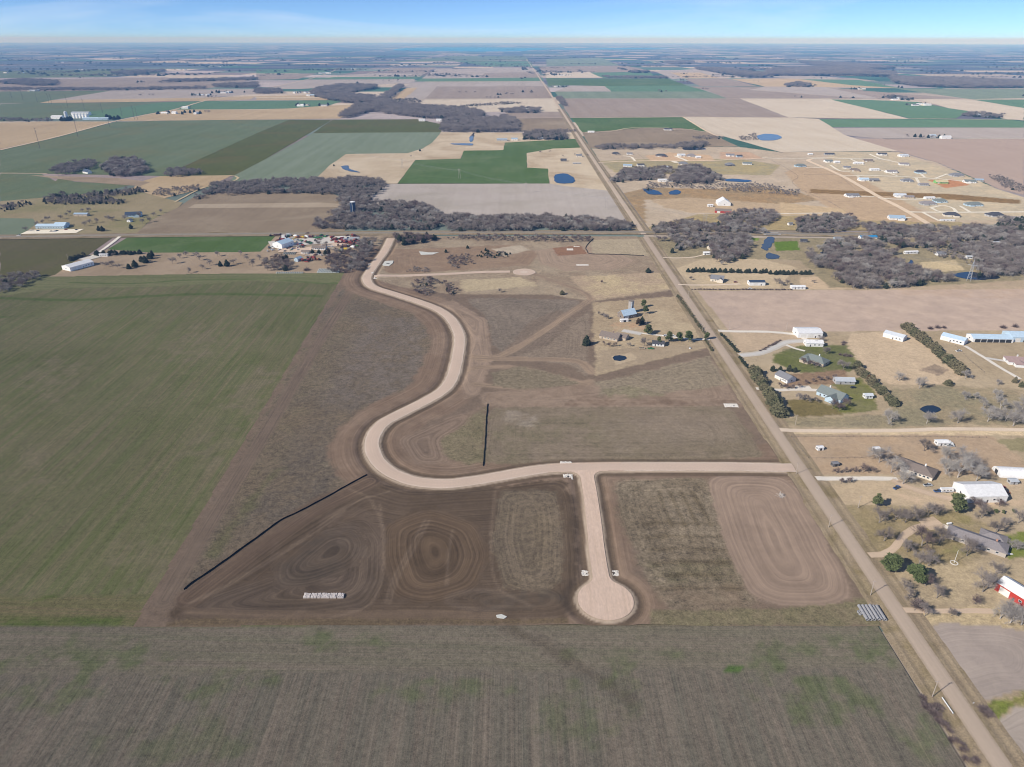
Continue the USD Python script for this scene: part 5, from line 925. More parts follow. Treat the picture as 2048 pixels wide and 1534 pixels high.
def hip_roof(L, W, H, rise, ov=.5):
    x, y, r = L / 2 + ov, W / 2 + ov, max(.2, (L - W) / 2)
    v = np.array([(-x, -y, H), (x, -y, H), (x, y, H), (-x, y, H), (-r, 0, H + rise), (r, 0, H + rise), (-x, -y, H - .2), (x, -y, H - .2), (x, y, H - .2), (-x, y, H - .2)], float)
    f = [(0, 1, 5), (0, 5, 4), (1, 2, 5), (2, 3, 4), (2, 4, 5), (3, 0, 4), (6, 8, 7), (6, 9, 8)] + [q for a in range(4) for q in ((a, a + 6, (a + 1) % 4 + 6), (a, (a + 1) % 4 + 6, (a + 1) % 4))]
    return trimesh.Trimesh(v, np.array(f), process=False)
def moved(m, dx=0, dy=0, dz=0, rz=0):
    if rz: m.apply_transform(trimesh.transformations.rotation_matrix(math.radians(rz), [0, 0, 1]))
    m.apply_translation([dx, dy, dz]); return m
def house(name, label, ct, px, py, L, W, H, yaw=0, roof="gable", pitch=.34, wall="white", top="grey", wins=3, doors=1, garage=0, big=0, wing=None, chim=None, group=None, open_=0, porch=False, lod=0):
    p = at(px, py); t = thing(name, label, ct, p, yaw, group); rise = pitch * W / 2; wm, rm = WM[wall], RM[top]
    def block(L, W, H, rise, dx=0, dy=0, rz=0, rf=roof):
        obj("wall", moved(gable_wall(L, W, H, rise) if rf == "gable" else bx(-L / 2, L / 2, -W / 2, W / 2, -.4, H), dx, dy, 0, rz), wm, t)
        return obj("roof", moved(gable_roof(L, W, H, rise, .15 if big else .5) if rf == "gable" else hip_roof(L, W, H + .05, rise), dx, dy, 0, rz), rm, t)
    r0 = block(L, W, H, rise)
    if wing: # (length, width, offset x, offset y, turn)
        block(wing[0], wing[1], H * .96, pitch * wing[1] / 2, wing[2], wing[3], wing[4])
    if chim: obj("chimney", bx(chim[0] - .45, chim[0] + .45, chim[1] - .4, chim[1] + .4, H, H + rise + 1.0), WM[chim[2]], r0)
    front = -W / 2
    slots = np.linspace(-L / 2, L / 2, wins + doors + garage * 2 + big * 2 + 2)[1:-1]; k = 0
    for i in range(garage):
        x = slots[k:k + 2].mean(); k += 2; obj("garage_door", bx(x - 1.9, x + 1.9, front - .06, front + .02, 0, 2.3), garm, t)
    for i in range(big):
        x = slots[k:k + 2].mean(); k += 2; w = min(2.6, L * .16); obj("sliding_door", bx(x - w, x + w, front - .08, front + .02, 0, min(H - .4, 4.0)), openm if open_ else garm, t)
    for i in range(doors): x = slots[k]; k += 1; d = obj("door", bx(x - .5, x + .5, front - .05, front + .02, 0, 2.1), doorm, t)
    for i in range(wins):
        x = slots[k]; k += 1
        w_ = obj("window", cat([bx(x - .85, x + .85, front - .07, front + .02, H * .36, H * .36 + .12), bx(x - .85, x + .85, front - .07, front + .02, H * .36 + 1.18, H * .36 + 1.3), bx(x - .85, x - .73, front - .07, front + .02, H * .36 + .12, H * .36 + 1.18), bx(x + .73, x + .85, front - .07, front + .02, H * .36 + .12, H * .36 + 1.18)]), trimm, t)
        obj("pane", bx(x - .73, x + .73, front - .03, front + .015, H * .36 + .12, H * .36 + 1.18), winm, w_)
    for sd in ((-1, 1) if not lod else (-1,)):   # gable end windows, and the back
        x = sd * L / 2; lo, hi = sorted((x + sd * .05, x - sd * .02)); obj("window", bx(lo, hi, -.7, .7, H * .4, H * .4 + 1.15), winm, t)
    if not big and not lod: obj("back_door", bx(-1.2, 1.2, W / 2 - .02, W / 2 + .06, 0, 2.1), winm, t)
    if porch: obj("porch_slab", bx(-L * .3, L * .3, front - 2.6, front - .02, -.3, .16), WM["conc"], t)
    return t
# nearest acreages, from the bottom right upwards
house("barn", "big white metal barn with a pale roof beside the caravan and the large pine", "barn", 1957, 990, 25, 17, 4.6, 2, pitch=.42, top="white", wins=2, doors=1, big=1)
house("house", "long red brick ranch house with weathered roof at the end of the curved dirt drive", "house", 1952, 1086, 30, 10.5, 3.1, -38, "hip", .42, "brick", "lilac", wins=5, doors=1, garage=0, wing=(13, 9, 7, 8.5, 0), chim=(9, 1.5, "brick"))
house("red_barn", "red barn with a white roof behind pale trees at the right edge", "barn", 2030, 1192, 16, 10, 4.8, -63, pitch=.5, wall="red", top="white", wins=1, doors=1, big=1)
house("house", "grey brown roofed house under pale trees at the end of the white driveway", "house", 1836, 944, 20, 13, 3, -42, "hip", .42, "cream", "brown", wins=4, garage=1, wing=(8, 7, -9, 4, 0), chim=(3, 2, "white"))
house("metal_shed", "large white metal shed at the end of the straight white driveway", "shed", 1614, 670, 24, 16, 5.2, 0, pitch=.22, top="white", wins=1, doors=1, big=2); house("barn", "small white barn in front of the large white metal shed", "barn", 1626, 690, 16, 9, 3.6, -4, pitch=.4, top="white", wins=2)
house("house", "grey green roofed house with a chimney on the lawn by the grey drive", "house", 1630, 724, 21, 12, 3.2, -48, "hip", .6, "tan", "green", wins=4, garage=1, wing=(11, 8, -6, -5, 90), chim=(2, 2, "white")); house("garage", "grey roofed garage hemmed in by purple bushes", "garage", 1570, 759, 14, 10.5, 3.4, -62, pitch=.5, wall="white", top="grey", wins=2, garage=1)
house("house", "blue gabled house with a grey green roof south of the cedars and the lawn", "house", 1664, 794, 21, 12.5, 3.4, -52, pitch=.62, wall="blue", top="green", wins=4, doors=1, wing=(9, 8, 4, -7, 90), chim=(-4, 2, "white")); house("shed", "long low shed with a blotched white roof north of the blue gabled house", "shed", 1687, 765, 16, 8, 3.0, -3, pitch=.5, wall="grey", top="galv", wins=2)
house("shed", "tiny grey roofed garden shed on the lawn beside the diagonal cedar row", "shed", 1735, 795, 6.4, 4.6, 2.8, 2, pitch=.45, wall="white", top="pale", wins=1); house("shed", "pale metal shed on a light slab at the head of the long windbreak", "shed", 1789, 676, 19, 10, 4, -47, pitch=.36, top="pale", wins=2, big=1); house("shed", "pale blue roofed shed just right of the long windbreak", "shed", 1907, 682, 21, 11, 4.2, -47, pitch=.36, top="sky", wins=3, big=1)
house("horse_barn", "long low horse barn with a pale blue roof and an open front", "barn", 1978, 680, 38, 13, 3.6, -3, pitch=.36, top="sky", wins=0, doors=0, big=6, open_=1); house("riding_hall", "tall pale blue roofed hall joined to the long horse barn at the right edge", "barn", 2040, 678, 27, 17, 5, -2, pitch=.34, wall="blue", top="sky", wins=3, big=1); house("house", "house with a pinkish roof and white walls at the right edge below the horse barn", "house", 2040, 726, 24, 13, 3.1, -12, "hip", .45, "white", "pink", wins=4, wing=(9, 8, -4, -7, 90), chim=(-3, 2, "white"))
def small(name, label, ct, px, py, L, W, H, **k): return house(name, label, ct, px, py, L, W, H, **k)
for px, py, lb in ((1639, 899, "twin white animal shelter in the fenced paddock beside the county road"), (1752, 901, "small white animal shelter under the bare tree in the paddock"), (1669, 931, "small dark animal shelter north of the line of small trees")):
    small("animal_shelter", lb, "shelter", px, py, 4.5, 3.2, 2.2, yaw=10, pitch=.3, wall="white" if "white" in lb else "dark", top="white" if "white" in lb else "grey", wins=0, doors=0, big=1, open_=1)
small("shed", "white shed with junk behind it north of the pale trees", "shed", 1882, 889, 8, 5, 2.8, pitch=.4, top="white", wins=1); small("shed", "small grey shed by the wrecked cars right of the white barn", "shed", 2024, 966, 5, 4, 2.4, pitch=.3, wall="grey", top="galv", wins=0)
# farm plot inside the site
house("old_barn", "old barn with a steep pale blue roof beside the concrete silo", "barn", 1254, 634, 17, 11, 4.0, 28, pitch=.85, wall="wood", top="sky", wins=2, big=1); small("lean_to", "white lean-to in front of the old barn", "shed", 1248, 643, 8, 4, 2.4, yaw=12, pitch=.3, top="white", wins=0, doors=0, big=1, open_=1)
house("house", "brown roofed ranch house with a dark garage wing at the head of the gravel turn", "house", 1221, 676, 19, 12, 3, -30, pitch=.5, wall="tan", top="brown", wins=4, wing=(11, 9, 10, 5, 0), chim=(2, 2, "dbrick")); house("cottage", "little dark house half hidden behind a pine on the farm plot", "house", 1316, 690, 11, 7, 2.8, -8, pitch=.5, wall="white", top="dark", wins=2)
# north side of the ploughed field and in the woods
house("shed", "white shed with a dark roof above the row of clipped shrubs", "shed", 1512, 569, 19, 9, 4, 0, pitch=.3, top="navy", wins=0, doors=1, big=1); house("house", "small light house with grey roofs north of the shrub row", "house", 1434, 561, 15, 11, 3.4, -20, pitch=.6, wall="cream", top="grey", wins=3, wing=(8, 7, 4, -5, 90)); house("shed", "small low white shed at the right end of the shrub row", "shed", 1595, 577, 16, 7, 3, 0, pitch=.3, top="white", wins=2)
for a in (("pale house with a grey roof among the bare trees by the lane end", 1427, 498, 15, 10, "cream", "grey", "gable"), ("white outbuilding on the lane west of the pale house in the trees", 1413, 509, 9, 5, "white", "white", "gable"), ("teal walled little house south of the paved road", 1674, 480, 9, 8, "blue", "grey", "gable"), ("low dark shed by the green patch south of the paved road", 1607, 484, 9, 5, "dark", "dark", "gable"),
          ("building with a bright blue roof in the right hand wood", 1735, 477, 25, 8, "white", "tarp", "gable"), ("dark grey building right of the bright blue roof", 1784, 484, 12, 7, "dark", "navy", "gable"), ("white house with a grey roof in the wood at right", 1880, 510, 12, 8, "white", "grey", "gable"), ("long white trailer house in the wood", 1821, 507, 19, 4, "white", "white", "gable"), ("tan house with a rusty roof in the wood at the right edge", 1940, 507, 12, 9, "tan", "rust", "gable"), ("white outhouse below the tan house in the wood", 1937, 517, 8, 5, "white", "galv", "gable"), ("small grey building deep in the wood at right", 1990, 489, 10, 7, "grey", "galv", "gable"), ("white shed in the trees north of the paved road", 1675, 453, 10, 6, "white", "white", "gable"), ("pale hooped shed behind the white shed in the trees", 1688, 441, 13, 7, "white", "pale", "gable"), ("red shed at the edge of the trees north of the paved road", 1708, 450, 8, 5, "red", "rust", "gable"), ("small white shed left of the dark evergreen row", 1580, 450, 7, 5, "white", "grey", "gable")):
    house("house" if "house" in a[0] else "shed", a[0], "house" if "house" in a[0] else "shed", a[1], a[2], a[3], a[4], 3.0, float(rng.uniform(-14, 14)), a[7], .45, a[5], a[6], wins=2, lod=1)
house("barn", "big white gabled barn left of the pale bushes north of the paved road", "barn", 1446, 409, 24, 22, 5, 85, pitch=.6, top="white", wins=0, doors=1, big=2); house("barn", "long red barn with a brown roof in front of the big white gabled barn", "barn", 1446, 425, 27, 10, 3.4, -12, pitch=.6, wall="red", top="brown", wins=3, big=1); house("shed", "dark blue roofed shed on the lane right of the red barn", "shed", 1492, 432, 10, 7, 3, 10, pitch=.4, wall="dark", top="navy", wins=0, lod=1); house("shed", "white outbuilding left of the red barn", "shed", 1420, 413, 9, 6, 3, 0, pitch=.4, top="white", wins=1, lod=1)
house("shed", "long white shed in front of the grey wood by the new houses", "shed", 1330, 363, 29, 11, 4.2, 0, pitch=.22, top="white", wins=3, doors=1)
# new houses either side of the tan street north-east
N1 = [(1231,309,19,12,"tan","dark","dark hip roofed house nearest the county road"), (1259,309,14,8,"white","grey","long pale garage beside the dark hip roofed house"), (1322,313,27,13,"dbrick","dark","long dark roofed house with white garage doors"), (1362,312,19,12,"white","pale","white house left in the white group of new houses"), (1382,313,22,14,"grey","lilac","grey roofed house in the middle of the white group of new houses"), (1396,316,12,9,"white","white","white shed right in the white group of new houses"), (1460,312,20,12,"white","grey","white house with grey roofs east of the white group"), (1478,314,14,10,"blue","dark","blue grey house joined to the east white house"),
      (1255,333,20,11,"white","blue","pale blue roofed shed south of the tan street"), (1281,332,16,12,"white","dark","white house with a dark roof south of the tan street"), (1330,337,15,12,"white","pale","pale roofed house in front of the wood"), (1366,329,22,13,"tan","grey","grey roofed house with several gables south of the tan street"), (1459,331,20,13,"dark","grey","slate grey house at the far end of the tan street"), (1494,329,20,11,"white","green","white house with green grey roof at the end of the tan street"), (1182,265,20,10,"white","white","white shed with open bays beside the county road"), (1336,260,26,13,"white","dark","long white farm building at the end of the curving lane"),
      (1620,310,11,7,"white","white","small white shed at the far left of the lot road loop"), (1658,310,24,10,"grey","dark","dark roofed house at the top of the lot road loop"), (1763,310,22,13,"white","dark","twin gabled dark roofed house top right of the house lots"), (1806,313,23,13,"white","pale","pale roofed house beside the red ploughed field"), (1656,324,18,12,"white","green","white house with a green gable near the loop"), (1673,326,13,9,"white","white","white workshop right of the green gabled house"), (1600,333,24,12,"blue","green","green grey roofed house left of the lot road"), (1735,323,22,11,"tan","brown","brown roofed house on the short street"), (1716,328,22,8,"white","white","long white shed in front of the brown roofed house"), (1807,330,21,11,"white","lilac","grey lilac roofed house right of the short street"),
      (1693,337,16,11,"cream","grey","cream house with a grey roof on the loop drive"), (1709,342,20,12,"tan","brown","tan house with brown gables on the loop drive"), (1748,341,20,9,"white","white","white roofed shed between the two streets"), (1782,345,24,12,"white","lilac","white house with lilac roof between the two streets"), (1840,346,22,13,"blue","dark","dark blue grey house beside the second street"), (1912,352,27,14,"grey","grey","wide grey house at the right end of the second street"), (1726,361,20,12,"white","sky","pale blue roofed house south of the second street"), (1747,362,18,11,"dark","grey","dark gabled house right of the pale blue roofed house"), (1813,363,22,12,"grey","grey","blue grey ranch house south of the second street"), (1846,371,18,9,"grey","lilac","grey metal shed beside the blue grey ranch house"),
      (1938,365,22,14,"white","green","white gabled house at the right end of the house lots"), (1957,362,16,8,"grey","blue","blue grey shed behind the white gabled house at right"), (1703,393,24,13,"white","grey","white house with grey roof left of the lot road"), (1799,393,20,13,"white","pale","pale house with white gables right of the lot road"), (1817,396,16,9,"tan","lilac","lilac roofed garage joined to the pale house"), (1855,409,26,13,"grey","lilac","grey house inside the looped driveway"), (1879,404,22,12,"blue","green","blue green roofed house behind the looped driveway"), (1858,398,18,7,"white","white","white shed behind the looped driveway"), (1946,411,28,13,"blue","green","wide blue green roofed house at right"), (1902,432,24,13,"cream","dark","dark roofed house below the white street"), (1988,432,26,13,"grey","dark","dark hipped house on the green lawn at right"), (2030,440,30,13,"white","lilac","long shed with a grey roof at the right edge"), (1792,438,24,15,"white","blue","white house with several gables nearest the paved road")]
for px, py, L, W, wl, tp, lb in N1:
    hip = W >= 12 and wl != "white"
    house("shed" if "shed" in lb or "workshop" in lb or "garage" in lb else "house", lb, "shed" if "shed" in lb or "workshop" in lb or "garage" in lb else "house", px, py, L, W, 3.1, float(rng.uniform(-12, 6)), "hip" if hip else "gable", .55 if hip else .42, wl, tp, wins=2, doors=1, garage=1 if W >= 11 else 0, lod=1, wing=(W * .8, W * .62, L * .22 * rng.choice([-1, 1]), -W * .42, 90) if W >= 12 else None)
house("unfinished_building", "unfinished house in bright green wrap on bare red earth", "house", 1881, 366, 24, 13, 3.2, -4, pitch=.5, wall="house_wrap", top="osb", wins=3, doors=1, garage=1, lod=1); house("low_wall_shed", "long low white building beside the drive below the white street", "shed", 1894, 442, 22, 4, 2.4, -3, pitch=.2, top="white", wins=2, lod=1)
# left of the site
house("office", "long office with a pale blue metal roof behind a white car park", "office", 105, 455, 44, 13, 4, 0, pitch=.3, wall="blue", top="sky", wins=8, doors=2, wing=(17, 15, 9, 10, 0)); house("shed", "blue grey roofed shed behind the bare trees north of the office", "shed", 164, 431, 22, 9, 3.4, 0, pitch=.3, wall="tan", top="blue", wins=1, lod=1); house("house", "large house with dark blue roofs among bare trees north of the road", "house", 268, 432, 24, 12, 3.6, 14, pitch=.6, wall="blue", top="navy", wins=4, wing=(12, 9, 6, -6, 90)); small("garage", "small white gabled garage below the dark blue roofed house", "garage", 260, 443, 7, 6, 2.8, yaw=80, pitch=.6, top="grey", wins=0, garage=1, lod=1)
house("machine_shed", "white machine shed with a bright roof beside the sown field at left", "shed", 157, 534, 32, 17, 4.6, 62, pitch=.26, top="white", wins=3, doors=1, big=2); small("caravan", "white caravan parked under the evergreen row", "caravan", 208, 512, 11, 3, 3, pitch=.15, top="white", wins=3)
house("barn", "white metal barn with a pale blue roof in the machinery yard", "barn", 567, 492, 24, 17, 6, 64, pitch=.4, top="sky", wins=1, doors=1, big=1); house("house", "long brown roofed white house in the machinery yard", "house", 639, 498, 19, 9, 3.0, -2, pitch=.5, wall="white", top="brown", wins=5, chim=(3, 1, "white")); house("garage", "small brown roofed white garage in the machinery yard", "garage", 612, 506, 11, 7, 2.7, -2, pitch=.45, top="brown", wins=2); house("shed", "small blue grey shed on the south side of the machinery yard", "shed", 597, 521, 9, 6, 3.6, 62, pitch=.6, wall="blue", top="blue", wins=1)
house("house", "white house with dark roof wings in the left farm grove", "house", 148, 341, 18, 10, 4, -14, pitch=.6, wall="white", top="dark", wins=3, wing=(10, 8, 5, -5, 90)); house("house", "steep white gabled house at the front of the left farm grove", "house", 175, 346, 18, 10, 4, -30, pitch=.9, wall="white", top="navy", wins=2, lod=1); small("shed", "tiny white shed in the middle of the left farm grove", "shed", 220, 338, 7, 5, 3, pitch=.4, top="white", wins=0, lod=1)
house("shed", "white shed on bare ground at the corner of the creek wood", "shed", 844, 242, 22, 12, 6, 0, pitch=.3, top="white", wins=1, lod=1); house("shed", "second white shed right of the shed at the creek wood corner", "shed", 879, 242, 22, 12, 6, 0, pitch=.3, top="white", wins=1, lod=1); house("shed", "pale blue roofed barn at the right edge of the marsh", "barn", 1004, 281, 30, 14, 4, 0, pitch=.3, wall="grey", top="blue", wins=1, lod=1); house("shed", "white roofed farm building west of the road among trees", "barn", 1077, 277, 28, 14, 4, 0, pitch=.3, top="white", wins=1, lod=1); house("shed", "small blue roofed farm building left in the farmstead west of the road", "barn", 1029, 280, 18, 12, 4, 0, pitch=.4, wall="white", top="blue", wins=1, lod=1)
house("house", "dark house among brush west of the county road", "house", 1127, 322, 14, 9, 3.2, 0, pitch=.6, wall="dark", top="dark", wins=2, lod=1); house("house", "pale house hidden in brush beside the county road", "house", 1158, 313, 14, 9, 3.2, 0, pitch=.6, wall="cream", top="grey", wins=2, lod=1); small("shed", "low grey slab roofed pen beside the dark house west of the road", "pen", 1153, 327, 18, 10, 1.2, pitch=.08, wall="wood", top="galv", wins=0, lod=1)
# farmsteads far off
def farmstead(px, py, nb, nt, label, spread=14, bins=0, tk="dark"):
    g = G(px, py); d = np.linalg.norm(g); m = spread * d / FPX
    for k in range(nb):
        q = g + [rng.uniform(-m, m), rng.uniform(-.35, .5) * m]; house("farm_building", f"farm building of the {label}", "farm building", *PX(*q), rng.uniform(16, 34), rng.uniform(10, 16), rng.uniform(4, 6.5), float(rng.choice([0, 90, -8])), "gable", .35, rng.choice(["white", "white", "grey", "cream"]), rng.choice(["white", "white", "pale", "grey", "sky"]), wins=0, doors=1, lod=1, group=f"buildings of the {label}")
    for k in range(nt):
        q = g + [rng.uniform(-1.3, 1.3) * m, rng.uniform(-.2, .9) * m]; tree(rng.choice([tk, "bare", tk]), *PX(*q), rng.uniform(8, 13), f"tree of the {label}", f"trees of the {label}", 1.2)
for a in ((1119,151,6,14,"far white farm east of the road",22), (1120,174,4,14,"nearer white farm east of the road",14), (1349,118,3,5,"far farm under the right horizon",12), (1798,199,6,4,"white farm at the tip of the green field",26), (1836,211,4,6,"farm on the right end of the green field",14), (1956,233,2,2,"farm in the dark grove at right",10), (1861,276,3,8,"farm with a white hall on the red ploughed field",24), (1718,179,2,7,"small farm on the pale fields at right",10), (1761,115,5,2,"far white sheds under the right horizon",36), (1556,115,4,2,"far white sheds right of centre",10), (1676,129,3,3,"far farm in the river wood",10), (1595,142,4,4,"far farm by the river wood",20), (654,147,5,6,"far white farm left of centre",16), (702,139,2,9,"far farm with dark trees",14), (789,121,2,5,"far small farm near the lake",8), (800,132,4,7,"far farm on the brown strip",20), (667,173,4,5,"white farm sheds before the far wood",14), (597,186,4,5,"houses in the far wood",14), (622,192,4,3,"houses south of the far wood",8), (624,212,4,7,"low farm on the deep green field",24), (400,191,3,7,"farm on the far tan strip",14), (452,186,3,10,"grove farm on the far tan strip",22),
          (362,140,2,6,"far left farm under the horizon",14), (160,140,2,3,"far left white farm",6), (227,151,4,4,"far left farm by the green field",14), (28,146,3,4,"far farm at the left edge",12), (425,134,4,5,"far white farm left",12), (78,182,3,4,"farm by the far hedge",14), (375,217,2,3,"blue roofed farm on the tan field",8), (360,228,4,12,"farm with dark conifers on the tan strip",34), (1056,221,3,6,"white house in the far grove",8), (110,125,3,3,"farm near the left horizon",14), (900,108,4,6,"farm below the lake",40), (1180,108,6,6,"village edge right of the road",60), (1100,112,4,6,"village edge left of the road",30)): farmstead(*a)
# grain farm at left
house("grain_shed", "white grain shed left of the bins on the far left farm", "shed", 116, 237, 38, 22, 8, 0, pitch=.3, top="white", wins=0, lod=1); house("grain_shed", "long shed with a grey roof behind the white bins on the far left farm", "shed", 163, 230, 66, 22, 9, 0, pitch=.3, top="galv", wins=0, lod=1); house("grain_shed", "pale blue roofed shed in front on the far left farm", "shed", 182, 239, 50, 18, 5, 8, pitch=.3, wall="blue", top="sky", wins=0, lod=1); house("grain_shed", "small blue roofed shed at the right of the far left farm", "shed", 207, 239, 36, 16, 5, 12, pitch=.3, wall="blue", top="sky", wins=0, lod=1)
def bin_(px, py, r, h, label, m, group=None, dome="galv"):
    t = thing("grain_bin", label, "grain bin", at(px, py), 0, group); obj("wall", cyl(r, h, z=-.3, n=20), m, t, smooth=40); obj("roof", cyl(r * 1.04, r * .55, z=h - .3, n=20, r2=.4), RM[dome], t); obj("hatch", cyl(.5, .5, z=h - .3 + r * .55, n=8), trimm, t)
for k in range(5): bin_(150 + k * 6.2, 236, 7, 13, "white grain bin in the row of five on the far left farm", WM["white"], "white bins of the far left farm")
bin_(133, 235, 6, 20, "tall pale grain silo beside the dark trees on the far left farm", ribs("galvanised_wall", (.55, .58, .60), .3)); trees("dark", [(124,242),(130,242),(136,241),(141,240),(221,238),(229,239),(237,238),(214,234)], 13, "dark conifer of the far left grain farm", wide=1.4)
t = thing("silo", "tall dark blue silo with a white rim standing in the grey wood", "silo", at(707, 427)); obj("wall", cyl(4.6, 20, z=-.3, n=28), plain("dark_blue_enamel", (.02, .04, .09), .35, .5), t, smooth=40)
for z in (4, 8, 12, 16): obj("band", cat([cyl(4.65, .18, z=z, n=28)]), plain("blue_steel_band", (.05, .08, .15), .4, .5), t)
obj("roof", cyl(4.7, 1.2, z=19.7, n=28, r2=1.0), trimm, t); obj("ladder", bx(-.3, .3, -4.95, -4.65, 0, 20), RM["galv"], t)
t = thing("silo", "old grey concrete silo behind the steep roofed barn", "silo", at(1261, 625)); obj("wall", cyl(2.9, 13.5, z=-.3, n=24), plain("old_concrete_staves", (.36, .33, .30), .95, .1, vary=.3, aniso=(1, 1, 3)), t, smooth=40); obj("rim", cyl(3.0, .3, z=13.2, n=24), WM["wood"], t); obj("chute", bx(-.5, .5, -3.5, -2.85, 0, 13), RM["galv"], t)
# white arched tunnel
t = thing("hoop_house", "white arched tunnel shed north of the big white barn", "shed", at(2021, 948), -6); a_ = np.linspace(0, np.pi, 15); L_ = 19
v = [(x, -np.cos(q) * 5.5, np.sin(q) * 4.6) for x in (-L_ / 2, L_ / 2) for q in a_]; f = [q for i in range(14) for q in ((i, i + 15, i + 16), (i, i + 16, i + 1))]
obj("cover", (np.array(v), np.array(f)), plain("white_sheeting", (.82, .82, .82), .5, .3), t, smooth=True)
for sd in (0, 15): obj("end_wall", (np.array(v)[sd:sd + 15], np.array([(0, i, i + 1) for i in range(1, 14)])), WM["white"], t)
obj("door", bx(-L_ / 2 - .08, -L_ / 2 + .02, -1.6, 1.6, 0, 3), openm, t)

# ------------------------------------------------------------------ site furniture, poles, vehicles
fabric = plain("black_silt_fabric", (.012, .012, .014), .8, .1); stake = plain("wooden_stake", (.28, .21, .14), .9, .1)
def silt(pts, label):
    p, _ = smooth_line(GL(pts), 2.0); z = np.array([ground_z(*q) for q in p]); o = np.array([p[0, 0], p[0, 1], 0.]); n = len(p); t = thing("silt_fence", label, "silt fence", o)
    d = np.gradient(p, axis=0); d /= np.linalg.norm(d, axis=1, keepdims=True); nn = np.c_[d[:, 1], -d[:, 0]]; ms = []
    lean = .10 * np.sin(np.arange(n) * .7)[:, None] * nn; hgt = .95 + .08 * np.sin(np.arange(n) * 1.3)
    lo, hi = np.c_[p - o[:2], z - .1], np.c_[p + lean - o[:2], z + hgt]; off = np.c_[nn * .035, np.zeros(n)]; sk = np.c_[p - nn * .4 - o[:2], z + .05]
    v = np.vstack([lo - off, hi - off, lo + off, hi + off, sk]); f = []
    for i in range(n - 1):
        for a, b, s in ((0, n, 1), (2 * n, 3 * n, -1)): q = [(a + i, a + i + 1, b + i + 1), (a + i, b + i + 1, b + i)]; f += q if s < 0 else [x[::-1] for x in q]
        f += [(n + i, n + i + 1, 3 * n + i + 1), (n + i, 3 * n + i + 1, 3 * n + i), (i, i + 1, 4 * n + i + 1), (i, 4 * n + i + 1, 4 * n + i)]
    obj("fabric", (v, np.array(f)), fabric, t); st = [bx(q[0] - o[0] - .03, q[0] - o[0] + .03, q[1] - o[1] - .03, q[1] - o[1] + .03, zz - .2, zz + 1.2) for q, zz in zip(p[::1], z[::1])]
    ps = obj("stake", cat(st), stake, t); cd(ps, kind="stuff")
silt([(735,953),(690,975),(640,1002),(590,1028),(560,1042),(530,1064),(480,1100),(430,1136),(385,1166),(368,1180)], "long black silt fence slanting across the south west plots"); silt([(975,808),(972,840),(970,880),(967,920),(966,935)], "straight black silt fence between the curve and the middle plot")
silt([(1187,478),(1178,486),(1171,496),(1174,502),(1180,508),(1215,509),(1250,510),(1288,512)], "bent dark fence round the plot in the north east corner of the site")
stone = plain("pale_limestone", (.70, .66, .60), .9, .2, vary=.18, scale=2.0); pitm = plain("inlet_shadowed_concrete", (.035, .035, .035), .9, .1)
def riprap(px, py, w, d, label, hole=None, rz=0, n=90):
    c = at(px, py); t = thing("riprap_pad", label, "stone pad", c - [0, 0, .02], rz); r = np.random.default_rng(int(px)); ms = []
    for k in range(n):
        x, y = r.uniform(-.5, .5) * w, r.uniform(-.5, .5) * d
        if hole and abs(x - hole[0]) < hole[2] and abs(y - hole[1]) < hole[2]: continue
        s = trimesh.creation.icosphere(1, 1.0) if k % 3 else trimesh.creation.box([1.5, 1.5, 1.2]); s.vertices *= 1 + .25 * r.normal(size=(len(s.vertices), 1)); s.apply_scale(r.uniform(.22, .5)); s.vertices[:, 2] *= .6; ms.append(moved(s, x, y, .12, r.uniform(0, 360)))
    base = bx(-w / 2, w / 2, -d / 2, d / 2, -.3, .10); base.vertices[:, :2] += r.uniform(-.25, .25, (8, 2)); obj("bed", base, stone, t); cd(obj("stones", cat(ms), stone, t), kind="stuff")
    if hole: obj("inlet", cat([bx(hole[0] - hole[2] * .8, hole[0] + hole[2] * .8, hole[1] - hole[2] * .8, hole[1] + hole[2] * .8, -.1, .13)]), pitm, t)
for a in ((1132,928,7.5,3.4,"narrow pale stone pad on the north side of the street junction"), (1136,955,6,6.5,"square pale stone pad with a dark inlet south of the street junction",(.2,.6,.9)), (1171,1147,4.4,4.0,"pale stone pad left of the cul-de-sac neck",(.6,-.2,.35)), (1229,1147,5.4,4.4,"pale stone pad with a dark inlet right of the cul-de-sac neck",(-.3,.1,.8)), (1462,811,11,6,"broken pale stone pad near the county road in the middle plot",(2.2,-.5,.6)),
          (1140,499,9,9,"pale stone pad on the red earth in the north of the site"), (752,557,5,7,"small ring of stone with a dark inlet at the street bend",(.2,0,1.2)), (745,548,2.5,3,"single pale stone apron north of the street bend"), (1165,530,16,6,"heap of pale rubble right of the far turning circle"), (1153,493,8,3,"thin strip of pale stone at the north edge of the site"), (740,530,5,5,"pale stone beside the street under the hedgerow")): riprap(*a)
def slab(px, py, pts, label, m): 
    c = at(px, py); q = GL(pts) - c[:2]; obj_ = thing("concrete_apron", label, "concrete apron", c); obj("slab", moved(trimesh.creation.extrude_polygon(Polygon(q).buffer(0), .25, engine="earcut"), 0, 0, .02), m, obj_); return obj_
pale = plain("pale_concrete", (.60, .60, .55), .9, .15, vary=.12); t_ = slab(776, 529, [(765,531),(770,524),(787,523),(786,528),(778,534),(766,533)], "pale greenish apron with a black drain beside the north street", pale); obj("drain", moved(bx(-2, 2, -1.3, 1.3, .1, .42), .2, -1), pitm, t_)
slab(852, 507, [(838,503),(858,505),(878,505),(866,509),(842,510)], "pale concrete strip on the graded earth", pale); slab(1003, 1233, [(992,1231),(1003,1229),(1014,1234),(1008,1238),(994,1236)], "spilled pale washout at the south edge of the site", pale)
